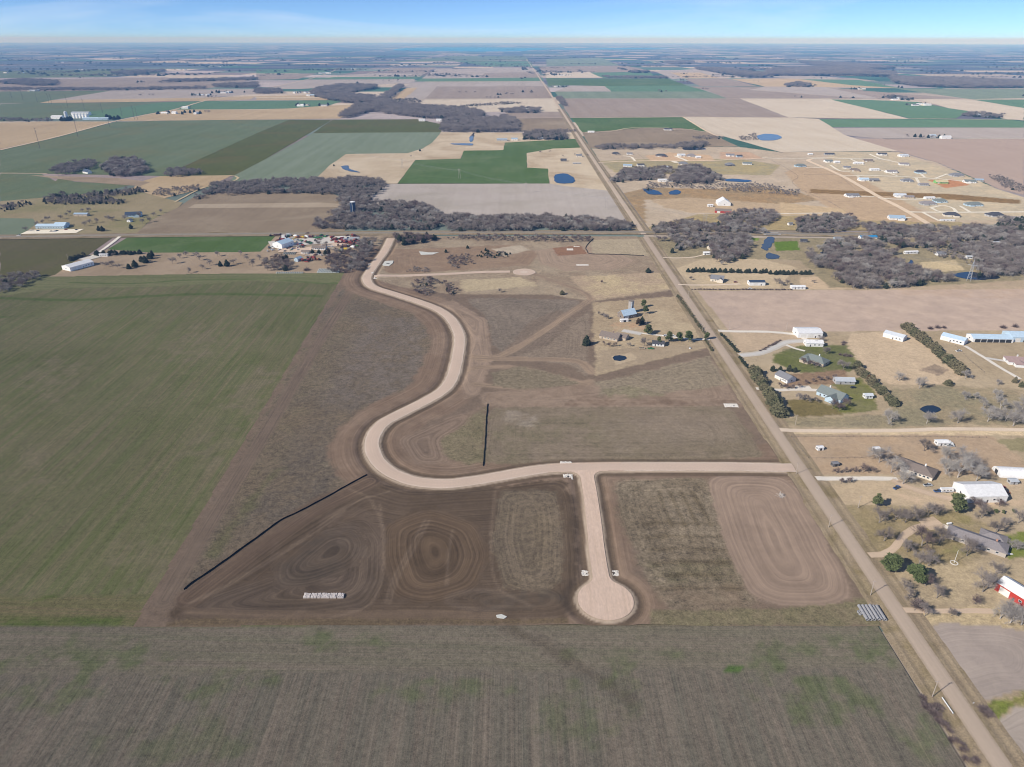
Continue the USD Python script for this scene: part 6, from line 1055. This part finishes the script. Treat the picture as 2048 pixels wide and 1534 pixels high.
# pallets of blocks
g0, g1 = G(611, 1193), G(690, 1193); blockm = plain("pale_concrete_block", (.62, .57, .54), .9, .15, vary=.25, scale=1.6); palm = plain("pallet_wood", (.34, .26, .18), .9, .1)
xs, wd = [0, 1.9, 4.0, 5.6, 7.6, 9.5, 11.0, 12.6, 14.6, 16.4, 18.6, 20.3], [1.7, 1.7, 1.4, 1.5, 1.5, 1.4, 1.4, 1.6, 1.5, 1.7, 1.6, 1.8]
for k, (x, w) in enumerate(zip(xs, wd)):
    c = at(*PX(g0[0] + x * (g1[0] - g0[0]) / 21.8, g0[1])); lb = "pallet of pale concrete blocks in the short row on the dark south west plot"
    if k == 0: lb = "westmost pallet of pale concrete blocks in the row on the dark plot"
    if k == 11: lb = "eastmost pallet of pale concrete blocks in the row on the dark plot"
    t = thing("block_pallet", lb, "pallet", c, rng.uniform(-3, 3), "pallets of blocks on the south west plot" if 0 < k < 11 else None); obj("pallet", cat([bx(-w / 2, w / 2, -1.6, 1.6, .10, .16)] + [bx(-w / 2, w / 2, y - .06, y + .06, -.05, .10) for y in (-1.4, 0, 1.4)]), palm, t); r = np.random.default_rng(k)
    cd(obj("blocks", cat([bx(-w / 2 + i * w / 3 + .03, -w / 2 + (i + 1) * w / 3 - .03, -1.6 + j * .64 + .03, -.96 + j * .64 - .03, .17, 1.05 + r.uniform(-.3, .12)) for i in range(3) for j in range(5)]), blockm, t), kind="stuff")
# concrete pipes at the south east corner
pipem = plain("culvert_concrete", (.30, .30, .31), .85, .2, vary=.2); g0 = G(1716, 1212); g1 = G(1741, 1244)
for k in range(6):
    x0 = g0[0] + k * 1.85; t = thing("concrete_pipe", f"{['westmost', 'second', 'third', 'fourth', 'fifth', 'eastmost'][k]} grey concrete culvert pipe from the left in the stack at the south east corner", "pipe", (x0, (g0[1] + g1[1]) / 2, ground_z(x0, 270) + .85), 0)
    ring = trimesh.creation.annulus(.62, .80, 2.42); ring.apply_transform(trimesh.transformations.rotation_matrix(np.pi / 2, [1, 0, 0]))
    for i in range(4): obj("section", moved(ring.copy(), 0, -3.75 + i * 2.5), pipem, t); bell = trimesh.creation.annulus(.64, .90, .3); bell.apply_transform(trimesh.transformations.rotation_matrix(np.pi / 2, [1, 0, 0])); obj("collar", moved(bell, 0, -2.5 + i * 2.5 if i < 3 else 4.95), pipem, t)
for k in range(2): t = thing("pipe_ring", ["upper", "lower"][k] + " short pipe ring lying at the west side of the pipe stack", "pipe", at(1717 + k * 3, 1225 + k * 4) + [0, 0, .05]); obj("ring", moved(trimesh.creation.annulus(.5, .8, .9), 0, 0, .45), pipem, t)
# utility poles
polem = plain("weathered_pole", (.44, .38, .33), .9, .1); galvm = plain("galvanised_steel", (.50, .52, .54), .5, .4, metal=.4); insm = plain("insulator", (.30, .20, .16), .4, .5); dpole = plain("dark_steel_pole", (.14, .12, .11), .7, .3)
def pole(px, py, h, label, arm=True, m=polem, r=.19, group=None):
    t = thing("utility_pole", label, "pole", at(px, py), rng.uniform(-4, 4), group); obj("pole", tube((0, 0, -.5), (rng.normal() * .1, rng.normal() * .1, h), r, r * .62, 8), m, t)
    if arm: obj("crossarm", bx(-1.2, 1.2, -.07, .07, h - .75, h - .6), m, t); [obj("insulator", cyl(.06, .22, x, 0, h - .6, 6), insm, t) for x in (-1.05, 1.05)]; obj("cap_insulator", cyl(.06, .22, 0, 0, h, 6), insm, t)
for px, py, h, lb in ((1864,1394,10.5,"utility pole by the culvert west of the county road"), (1741,1190,10,"utility pole beside the culvert pipes at the site corner"), (1657,1055,10,"utility pole opposite the big bare field plot"), (1592,949,10,"utility pole beside the mouth of the new street"), (1590,851,9.5,"utility pole on the corner of the lane"), (1458,660,9.5,"utility pole at the gate of the straight white driveway"), (1572,662,9.5,"utility pole beside the straight white driveway near the metal shed"), (1292,650,9.5,"pale pole with a lamp arm beside the brown conifer on the farm plot"), (1716,1016,9,"utility pole on the grass west of the small pine"), (1376,598,9.5,"utility pole at the north end of the clipped cedar hedge"), (1404,664,9.5,"utility pole at the south end of the clipped cedar hedge"), (137,522,9,"utility pole beside the hedge of the white machine shed"), (1597,495,11,"utility pole in the wood south of the paved road"), (1310,330,9,"utility pole by the tan street")): pole(px, py, h, lb)
def hframe(px, py, h, label, m):
    t = thing("power_pylon", label, "pylon", at(px, py), -47); 
    for sd in (-1, 1): obj("leg", tube((sd * 2.4, 0, -.5), (sd * 2.2, 0, h), .26, .17, 6), m, t)
    obj("crossarm", bx(-5.2, 5.2, -.14, .14, h * .86, h * .86 + .3), m, t); obj("brace", cat([tube((-2.3, 0, h * .5), (2.3, 0, h * .8), .09, n=5), tube((2.3, 0, h * .5), (-2.3, 0, h * .8), .09, n=5)]), m, t)
    for x in (-4.8, 0, 4.8): obj("insulator", cyl(.12, 1.3, x, 0, h * .86 - 1.3, 6), insm, t)
HF = [(805,336,"left pylon on the marsh"), (919,357,"pylon standing in the green field"), (1052,386,"pylon on the pale stubble field"), (1212,416,"pylon beside the county road"), (1408,454,"pylon at the edge of the grey wood")]
hm = plain("pale_pylon_timber", (.40, .37, .35), .9, .1)
for px, py, lb in HF: hframe(px, py, 21, lb + " carrying the power line", hm)
t = thing("power_pylon", "tall pale steel pylon at the edge of the ploughed field at right", "pylon", at(1937, 562), -40); 
for sx in (-1, 1):
    for sy in (-1, 1): obj("leg", tube((sx * 2.2, sy * 2.2, -.5), (sx * .7, sy * .7, 22), .16, .12, 5), galvm, t)
for z in range(3, 22, 4):
    w0, w1 = 2.2 - 1.5 * z / 22, 2.2 - 1.5 * (z + 4) / 22; obj("lattice", cat([tube((-w0, s * w0, z), (w1, s * w1, z + 4), .08, n=4) for s in (-1, 1)] + [tube((w0, s * w0, z), (-w1, s * w1, z + 4), .08, n=4) for s in (-1, 1)] + [tube((s * w0, -w0, z), (s * w1, w1, z + 4), .08, n=4) for s in (-1, 1)]), galvm, t)
obj("crossarm", bx(-5.4, 5.4, -.3, .3, 19.5, 19.9), galvm, t); obj("top", tube((0, 0, 21), (0, 0, 27), .5, .15, 6), galvm, t)
wirem = plain("power_wire", (.55, .55, .56), .5, .4, metal=.5)
PYL = [np.r_[G(690, 314), 17.0]] + [np.r_[G(a, b), 17.0] for a, b, _ in HF] + [np.r_[G(1640, 500), 17.5], np.r_[G(1937, 562), 18.8], np.r_[G(2320, 648), 18.5]]
dirv = PYL[-2][:2] - PYL[1][:2]; side = np.array([dirv[1], -dirv[0]]) / np.linalg.norm(dirv)
for k, o in enumerate((-4.8, 0, 4.8)):
    ms = []
    for a, b in zip(PYL[:-1], PYL[1:]):
        P_ = [a + (b - a) * s + np.r_[side * o, -4 * 3.2 * s * (1 - s)] for s in np.linspace(0, 1, 9)]; ms += [tube(u, w, .06, n=3) for u, w in zip(P_[:-1], P_[1:])]
    obj("power_line", cat(ms), wirem, None, f"{['south', 'middle', 'north'][k]} wire of the power line crossing the fields to the right hand pylon", "power line")
for k, (px, py, top) in enumerate([(80,297,266), (156,273,247), (219,253.5,241), (269,239,217), (275,239,219), (244,231,218), (205,225,210), (169,220,203), (136,215,197), (104,209,194), (75,205,188), (46,199,184), (23,195,182), (98,205,191)]):
    d = np.linalg.norm(np.r_[G(px, py), H]); h = float((py - top) * d / FPX / .985); t = thing("power_pole", "dark transmission pole in the line across the left fields" if k else "nearest dark transmission pole at the edge of the left tan field", "pole", at(px, py), 20, "transmission poles across the left fields" if k else None); obj("pole", tube((0, 0, -.5), (0, 0, h), .62, .34, 6), dpole, t)
    for z in (.97, .89, .81): obj("arm", bx(-2.6, 2.6, -.18, .18, h * z - .3, h * z), dpole, t)
# small bridge rail and culvert heads
t = thing("guard_rail", "pale guard rail on the west edge of the county road above the culvert", "guard rail", (0, 0, 0)); ga, gb = G(1883, 1398), G(1905, 1430); z0 = .9
obj("rail", tube((*ga, z0 + .2), (*gb, z0 + .2), .22, n=6), trimm, t)
for s in np.linspace(.05, .95, 5): q = ga + (gb - ga) * s; obj("post", cyl(.09, 1.4, *q, -.3, 6), galvm, t)
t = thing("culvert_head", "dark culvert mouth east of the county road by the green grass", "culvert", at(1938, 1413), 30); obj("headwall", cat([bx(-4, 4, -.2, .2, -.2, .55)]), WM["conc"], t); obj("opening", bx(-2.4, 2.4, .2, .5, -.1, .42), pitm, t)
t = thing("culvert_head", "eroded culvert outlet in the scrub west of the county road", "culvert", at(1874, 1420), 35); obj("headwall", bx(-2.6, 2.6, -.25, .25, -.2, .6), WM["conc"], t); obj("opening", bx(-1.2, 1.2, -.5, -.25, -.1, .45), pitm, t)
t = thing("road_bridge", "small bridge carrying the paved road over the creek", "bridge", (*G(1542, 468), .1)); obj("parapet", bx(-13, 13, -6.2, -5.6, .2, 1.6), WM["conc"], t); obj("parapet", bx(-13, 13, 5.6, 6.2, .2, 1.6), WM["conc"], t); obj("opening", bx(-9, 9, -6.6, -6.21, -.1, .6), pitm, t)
# vehicles
def paint_(name, col): return plain("paint_" + name, col, .35, .5, vary=.12)
PAINT = {"white": (.75, .75, .74), "silver": (.50, .52, .54), "black": (.03, .03, .035), "red": (.26, .055, .045), "rust": (.17, .09, .065), "blue": (.06, .12, .28), "green": (.05, .20, .07), "yellow": (.70, .50, .06), "orange": (.34, .14, .06), "tan": (.45, .38, .28)}
tyre = plain("tyre_rubber", (.02, .02, .02), .9, .1)
def wheel(x, y, r, w): c = cyl(r, w, n=12); c.apply_transform(trimesh.transformations.rotation_matrix(np.pi / 2, [1, 0, 0])); return moved(c, x, y + w / 2, r)
def prof(pts, w, taper=0.0):
    p = np.array(pts, float); n = len(p); v = np.vstack([np.c_[p[:, 0], np.full(n, -w / 2), p[:, 1]], np.c_[p[:, 0], np.full(n, w / 2), p[:, 1]]]); tri = trimesh.creation.triangulate_polygon(Polygon(p), engine="earcut")[1]; f = [tuple(q) for q in tri] + [tuple(n + q[::-1]) for q in tri]
    for i in range(n): j = (i + 1) % n; f += [(i, n + j, j), (i, n + i, n + j)]
    m = trimesh.Trimesh(v, np.array(f), process=False); m.fix_normals(); return m
def car_parts(col, truck=False):
    body = prof([(-2.3, .35), (2.3, .35), (2.35, .75), (2.2, .95), (-2.2, 1.0), (-2.35, .8)], 1.85) if not truck else prof([(-2.8, .45), (2.8, .45), (2.85, .9), (2.7, 1.15), (-2.8, 1.15)], 2.0)
    cab = prof([(-1.9, .96), (1.25, .94), (.6, 1.5), (-1.3, 1.52)], 1.65) if not truck else prof([(-.4, 1.13), (1.7, 1.13), (1.1, 1.85), (-.25, 1.85)], 1.8)
    ex = [("bed", bx(-2.65, -.5, -.85, .85, 1.10, 1.17), openm)] if truck else []
    return [("body", body, paint_(col, PAINT[col])), ("cabin", cab, winm), ("roof", bx(-1.2, .55, -.74, .74, 1.50, 1.56) if not truck else bx(-.2, 1.05, -.8, .8, 1.84, 1.9), paint_(col, PAINT[col]))] + ex + [("wheel", wheel(x, y, .36, .24), tyre) for x in (-1.4, 1.45) for y in (-.84, .84)]
def tractor_parts(col): return [("hood", bx(.2, 2.3, -.45, .45, .9, 1.7), paint_(col, PAINT[col])), ("cab", bx(-1.2, .3, -.75, .75, 1.1, 2.8), winm), ("cab_roof", bx(-1.3, .4, -.85, .85, 2.8, 2.95), paint_(col, PAINT[col]))] + [("wheel", wheel(x, y, r, .5), tyre) for x, r, yy in ((-.9, .95, 1.0), (1.7, .55, .8)) for y in (-yy, yy)]
def implement_parts(col): return [("frame", cat([bx(-3.5, 3.5, -1.6, -1.3, .7, .95), bx(-3.5, 3.5, 1.3, 1.6, .7, .95), bx(-3.5, -3.2, -1.6, 1.6, .72, .97), bx(3.2, 3.5, -1.6, 1.6, .72, .97), bx(-.2, .2, -4, 1.6, .74, .99)]), paint_(col, PAINT[col])), ("hopper", prof([(-1.6, .9), (1.6, .9), (2.2, 2.1), (-2.2, 2.1)], 1.4), paint_(col, PAINT[col])), ("tines", cat([bx(x - .05, x + .05, y - .3, y + .05, .05, .75) for x in np.linspace(-3.2, 3.2, 10) for y in (-1.45, 1.45)]), tyre)] + [("wheel", wheel(x, 0, .6, .3), tyre) for x in (-3.0, 3.0)]
def combine_parts(col): return [("body", prof([(-3, .9), (2.2, .9), (2.6, 2.2), (1.2, 3.2), (-2.4, 3.2), (-3.2, 2.2)], 2.8), paint_(col, PAINT[col])), ("cab", bx(2.3, 3.7, -1, 1, 1.6, 3.1), winm), ("header", bx(4.0, 5.0, -3, 3, .2, 1.1), paint_(col, PAINT[col])), ("feeder", prof([(2.6, .8), (4.1, .3), (4.1, .9), (2.6, 1.5)], 1.2), paint_(col, PAINT[col]))] + [("wheel", wheel(x, y, r, .6), tyre) for x, r in ((1.8, .95), (-2.2, .6)) for y in (-1.4, 1.4)]
def box_truck(col): return [("cargo_box", bx(-3.6, 1.6, -1.2, 1.2, .9, 3.3), paint_(col, PAINT[col])), ("cab", prof([(1.7, .6), (3.6, .6), (3.6, 1.5), (3.1, 2.4), (1.7, 2.4)], 2.2), paint_("white", PAINT["white"])), ("windscreen", prof([(3.2, 1.5), (3.62, 1.5), (3.2, 2.3)], 1.9), winm)] + [("wheel", wheel(x, y, .48, .3), tyre) for x in (-2.4, 2.8) for y in (-1.05, 1.05)]
def trailer_parts(col): return [("box", bx(-6.5, 6.5, -1.25, 1.25, 1.1, 3.8), paint_(col, PAINT[col])), ("landing_leg", cat([bx(4.4, 4.6, y - .1, y + .1, 0, 1.1) for y in (-.8, .8)]), galvm)] + [("wheel", wheel(x, y, .5, .5), tyre) for x in (-5.2, -4.0) for y in (-.95, .95)]
def camper_parts(col): return [("body", prof([(-4, .6), (3.6, .6), (4.2, 1.4), (3.8, 3.0), (-4, 3.0)], 2.4), paint_("white", PAINT["white"])), ("stripe", cat([bx(-3.6, 3.4, s * 1.22 - .02, s * 1.22 + .02, 1.1, 1.35) for s in (-1, 1)]), paint_("blue", PAINT["blue"])), ("window", cat([bx(x - .5, x + .5, -1.24, -1.2, 1.6, 2.2) for x in (-2.2, 0, 2)]), winm), ("tow_bar", bx(4.1, 5.6, -.1, .1, .5, .65), galvm)] + [("wheel", wheel(x, y, .36, .24), tyre) for x in (-.5, .5) for y in (-1.1, 1.1)]
VK = {"car": (car_parts, "car"), "pickup": (lambda c: car_parts(c, True), "pickup"), "tractor": (tractor_parts, "tractor"), "farm_implement": (implement_parts, "farm implement"), "combine": (combine_parts, "combine"), "box_truck": (box_truck, "truck"), "trailer": (trailer_parts, "trailer"), "camper": (camper_parts, "caravan")}
def vehicle(kind, col, px, py, rz, label, group=None, s=1.0, z=0.0):
    key = f"kind_{kind}_{col}"
    if key not in KIND: make_kind(key, VK[kind][0](col))
    copy_of(KIND[key], kind, label, VK[kind][1], at(px, py) + [0, 0, z], rz, group, (s, s, s))
def make_kind(key, parts):
    p = stage.CreateClassPrim(f"/World/{key}"); KIND[key] = p.GetPath(); n = {}
    for nm, mesh, m in parts:
        k = n.get(nm, 0); n[nm] = k + 1; usdkit.mesh(stage, f"{p.GetPath()}/{nm}" + (f"_{k:03d}" if k else ""), mesh, m)
def yard(a, b, n, kinds, where, jit=3.0, s=1.0):
    ga, gb = G(*a), G(*b)
    for tt in np.linspace(0, 1, n):
        q = ga + (gb - ga) * tt + rng.normal(size=2) * [jit, jit * 1.6]; kind, col = kinds[rng.integers(len(kinds))]
        nm = {"farm_implement": "farm implement", "box_truck": "box truck"}.get(kind, kind); lb = f"{'rusty brown' if col == 'rust' else col} {nm} parked {where}"; vehicle(kind, col, *PX(*q), float(rng.uniform(0, 360)), lb, lb, s, .12)
FI = "farm_implement"
MIX = [("farm_implement", "red"), ("farm_implement", "rust"), ("pickup", "white"), ("car", "silver"), ("tractor", "red"), ("farm_implement", "green"), ("box_truck", "white"), ("pickup", "blue"), ("car", "black"), ("combine", "red"), (FI, "silver"), (FI, "tan")]
for a in (((546,471),(562,470),5,[(FI,"rust"),("tractor","rust")],"at the north west corner of the machinery yard"), ((556,480),(576,473),9,MIX,"north of the white barn in the machinery yard"), ((552,484),(560,479),4,[(FI,"red"),(FI,"rust"),("combine","red")],"against the white barn in the machinery yard"), ((574,473),(612,472),12,MIX,"in the first row along the paved road"), ((592,476),(614,476),9,[(FI,"yellow"),(FI,"rust"),(FI,"orange"),("combine","yellow")],"in the second row of the machinery yard"), ((584,480),(596,481),5,[("car","white"),("pickup","silver"),(FI,"silver")],"in the third row of the machinery yard"), ((597,484),(626,484),12,MIX,"in the fourth row of the machinery yard"), ((613,475),(648,472),11,MIX,"at the middle of the road front of the machinery yard"), ((626,477),(646,476),7,[(FI,"green"),(FI,"rust"),("pickup","white")],"right of the yard's second row"),
          ((662,478),(673,479),4,[("combine","orange"),("combine","red"),(FI,"orange")],"in the orange group of the machinery yard"), ((674,476),(690,478),6,MIX,"east of the orange group in the machinery yard"), ((676,484),(690,483),6,[("combine","red"),(FI,"red"),("tractor","red"),("box_truck","white")],"in the red group of the machinery yard"), ((690,486),(722,483),11,[(FI,"red"),(FI,"rust"),("combine","red"),("tractor","rust")],"in the east rows of the machinery yard"), ((692,491),(724,488),10,[(FI,"rust"),("pickup","white"),(FI,"red"),("car","tan")],"in the lower east rows of the machinery yard"), ((694,496),(714,493),6,MIX,"at the hedge end of the machinery yard"), ((678,493),(686,496),4,[("combine","rust"),("tractor","rust")],"below the red group in the machinery yard"), ((700,472),(714,472),4,[("combine","red"),(FI,"rust")],"beside the long blue trailer"),
          ((590,495),(606,490),7,MIX,"right of the white barn in the machinery yard"), ((574,499),(598,497),8,[("car","silver"),("car","green"),("pickup","blue"),("car","red"),("car","black")],"in front of the white barn in the machinery yard"), ((540,496),(552,493),6,[("car","white"),("pickup","white"),("car","red"),("car","black")],"at the west side of the machinery yard"), ((540,502),(556,501),4,[("car","white"),("pickup","silver")],"at the south west of the machinery yard"), ((612,509),(650,510),11,[("car","white"),("pickup","white"),("car","silver"),(FI,"rust"),("car","tan")],"in front of the two white houses in the yard"), ((607,522),(620,520),5,[("combine","red"),("tractor","red")],"south of the brown roofed garage"), ((632,518),(645,516),5,[(FI,"orange"),("tractor","red"),(FI,"rust")],"south of the long brown roofed house"), ((655,495),(668,497),6,MIX,"east of the long brown roofed house")): yard(*a)
vehicle("trailer", "silver", 709, 480, 4, "long pale trailer at the north east of the machinery yard", s=1.15, z=.1); vehicle("box_truck", "yellow", 693, 500, -8, "yellow truck at the south east of the machinery yard", z=.1); vehicle("trailer", "tan", 662, 498, 2, "tan trailer east of the long brown roofed house", s=.8, z=.1)
t = thing("storage_tank", "green and yellow banded tank beside the yellow truck", "tank", at(682, 503) + [0, 0, .3], 5); 
for k, c in enumerate(("yellow", "green", "white", "blue")): q = cyl(2.0, 1.6, n=16); q.apply_transform(trimesh.transformations.rotation_matrix(np.pi / 2, [0, 1, 0])); obj("band", moved(q, -3.2 + k * 1.6, 0, 2.0), paint_(c, PAINT[c]), t)
# bales and pipe rows
balem = plain("wrapped_bale", (.50, .52, .48), .7, .2, vary=.2)
def bale_row(px0, px1, py, n, length, label, top=(0.18, 1), r=.85):
    for k, x in enumerate(np.linspace(px0, px1, n)):
        t = thing("bale_row", label, "row of bales", at(x, py), 0, label); ms = []
        for i in range(int(length / 1.55)): q = cyl(r, 1.45, n=10); q.apply_transform(trimesh.transformations.rotation_matrix(-np.pi / 2, [1, 0, 0])); ms.append(moved(q, rng.normal() * .08 - i * .12, i * 1.55, r * .95))
        obj("bales", cat(ms), balem, t)
bale_row(635, 676, 546, 14, 17, "grey white row of wrapped bales at the edge of the sown field by the hedgerow"); bale_row(566, 588, 509, 7, 12, "pale row of stacked pipes south of the white barn in the yard", r=.5); bale_row(553, 604, 547, 15, 5, "low dull row of bales along the south edge of the machinery yard", r=.7)
# cars about the place
for px, py, c, rz, lb in ((76,462,"black",8,"black car at the left of the office car park"), (103,463,"black",4,"dark car in the middle of the office car park"), (110,463,"blue",4,"blue car right of the middle of the office car park"), (114,462,"black",0,"black car beside the blue car in the office car park"), (132,460,"red",10,"red car at the right of the office car park"), (153,460,"black",0,"dark car at the far right of the office car park")): vehicle("car", c, px, py, rz, lb)
vehicle("pickup", "white", 38, 472.3, 2, "white pickup driving on the paved road at left", z=.9); vehicle("camper", "white", 1892, 984, 2, "white caravan on the dry grass left of the white barn"); vehicle("pickup", "blue", 1793, 977, 30, "blue pickup under the pale trees by the grey roofed house"); vehicle("pickup", "silver", 1855, 972, 5, "pale pickup in the shade of the trees right of the grey roofed house"); vehicle("pickup", "blue", 1876, 984, 0, "blue pickup hitched to the white caravan")
for px, py, c, k, lb in ((2004,976,"red","car","faded red car wreck right of the white barn"), (2012,986,"orange","car","orange car wreck beside the barn gable"), (1963,938,"blue","pickup","blue truck in the trees left of the arched tunnel"), (1950,934,"silver","box_truck","pale truck in the trees left of the arched tunnel"), (1900,893,"silver","pickup","dusty pickup behind the junk shed"), (1895,890,"white","box_truck","white box truck beside the junk shed"), (1284,698,"tan","pickup","tan pickup under the spreading bare tree"), (1301,698,"green","pickup","dark green pickup right of the tan pickup"), (1330,672,"white","car","white car on the farm drive among the pines"), (1345,673,"white","pickup","white pickup on the farm drive among the pines"), (1471,565,"red","car","red car on the grass left of the dark roofed shed"), (1500,578,"white","car","white car below the dark roofed shed"), (1872,690,"white","car","white car beside the windbreak"), (1917,703,"white","pickup","white pickup by the drive below the pale blue shed"), (1706,776,"black","car","dark car at the blue gabled house drive"), (1380,697,"white","car","white stock tank like car on the farm plot's mown grass")):
    if "stock tank" in lb: t = thing("stock_tank", "small white stock tank on the mown grass of the farm plot", "tank", at(px, py)); obj("tank", cyl(1.0, .9, n=14), trimm, t); obj("rim", cyl(1.06, .08, z=.88, n=14), galvm, t); continue
    vehicle(k, c, px, py, float(rng.uniform(-20, 40)), lb)
t = thing("brush_pile", "small pile of brush and stakes on the bare south east plot", "brush pile", at(1562, 993)); cd(obj("stakes", cat([tube((rng.normal() * 1.2, rng.normal() * 1.2, 0), (rng.normal() * 1.6, rng.normal() * 1.6, rng.uniform(.6, 1.8)), .09, n=4) for _ in range(34)]), plain("bleached_wood", (.55, .50, .45), .9, .1), t), kind="stuff")
t = thing("flagpole", "white flagpole in a stone ring on the brick house lawn", "flagpole", at(1908, 1126)); obj("pole", cyl(.12, 9, n=8, r2=.07), trimm, t); obj("stone_ring", trimesh.creation.annulus(1.6, 2.1, .4), stone, t)
t = thing("propane_tank", "white propane tank north west of the brick house", "tank", at(1901, 1049), 15); q = trimesh.creation.capsule(2.6, .6); q.apply_transform(trimesh.transformations.rotation_matrix(np.pi / 2, [0, 1, 0])); obj("tank", moved(q, -1.3, 0, 1.1), trimm, t, smooth=40); obj("leg", bx(-1, -.7, -.4, .4, 0, .6), galvm, t); obj("leg", bx(.7, 1, -.4, .4, 0, .6), galvm, t)
t = thing("boat", "white canoe lying behind the brick house", "boat", at(2012, 1108), -14); q = trimesh.creation.icosphere(3, 1.0); q.vertices *= [3.6, .75, .55]; q.vertices[:, 2] = np.minimum(q.vertices[:, 2], .2); obj("hull", moved(q, 0, 0, .5), trimm, t, smooth=40); obj("thwart", bx(-.2, .2, -.7, .7, .70, .76), stake, t)
# fences
def post_fence(pts, label, step=4.0, h=1.3, rails=2, m=None):
    p, _ = smooth_line(GL(pts), step); z = np.array([ground_z(*q) for q in p]); o = np.r_[p[0], 0]; t = thing("fence", label, "fence", o); m = m or WM["wood"]
    for q, zz in list(zip(p, z))[:200]: obj("post", bx(q[0] - o[0] - .08, q[0] - o[0] + .08, q[1] - o[1] - .08, q[1] - o[1] + .08, zz - .3, zz + h), m, t)
    for k in range(rails): obj("rail", cat([tube((*(a - o[:2]), za + h * (.5 + .42 * k)), (*(b - o[:2]), zb + h * (.5 + .42 * k)), .05, n=4) for a, b, za, zb in zip(p[:-1], p[1:], z[:-1], z[1:])]), m, t)
post_fence([(1582,874),(1800,874),(1972,876)], "wire fence along the lane at the top of the paddock", 5); post_fence([(1582,874),(1600,897),(1617,917)], "fence along the county road side of the paddock", 5); post_fence([(1617,917),(1700,917),(1752,914)], "fence across the south of the paddock", 5); post_fence([(1910,692),(1938,720),(1968,745)], "fence beside the drive right of the windbreak", 5)
post_fence([(1543,321),(1594,351),(1584,365),(1612,385),(1660,405),(1712,437)], "dark hedge like fence between tan pastures and the house lots", 9, 1.6, 2); post_fence([(1608,350),(1660,350),(1682,348)], "short rail fence by the lot road", 9, 1.5); post_fence([(1396,334),(1410,343),(1417,345)], "dark fence right of the several gabled house", 8, 1.5); post_fence([(1275,308),(1288,318),(1305,332)], "dark fence between the first new houses", 8, 1.5); post_fence([(1470,321),(1536,321)], "rail fence at the end of the tan street", 9, 1.4); post_fence([(1682,355),(1700,370),(1710,380)], "dark fence left of the lot road", 8, 1.5)

# ------------------------------------------------------------------ air
hz = trimesh.creation.box([128000, 128000, 330]); hz.apply_translation([0, 0, 330 / 2 - 2.5])
haze_mat = usdkit.material(stage, "/World/Looks/haze", {"v": ("principled_volume", {"color": (0.22, 0.52, 1.0), "absorption_color": (1.0, 1.0, 1.0), "density": 6.0e-5, "anisotropy": -0.12})}, [], volume="v.volume")
obj("haze", hz, haze_mat, label="thin blue air between the camera and the horizon", category="haze", kind="stuff")
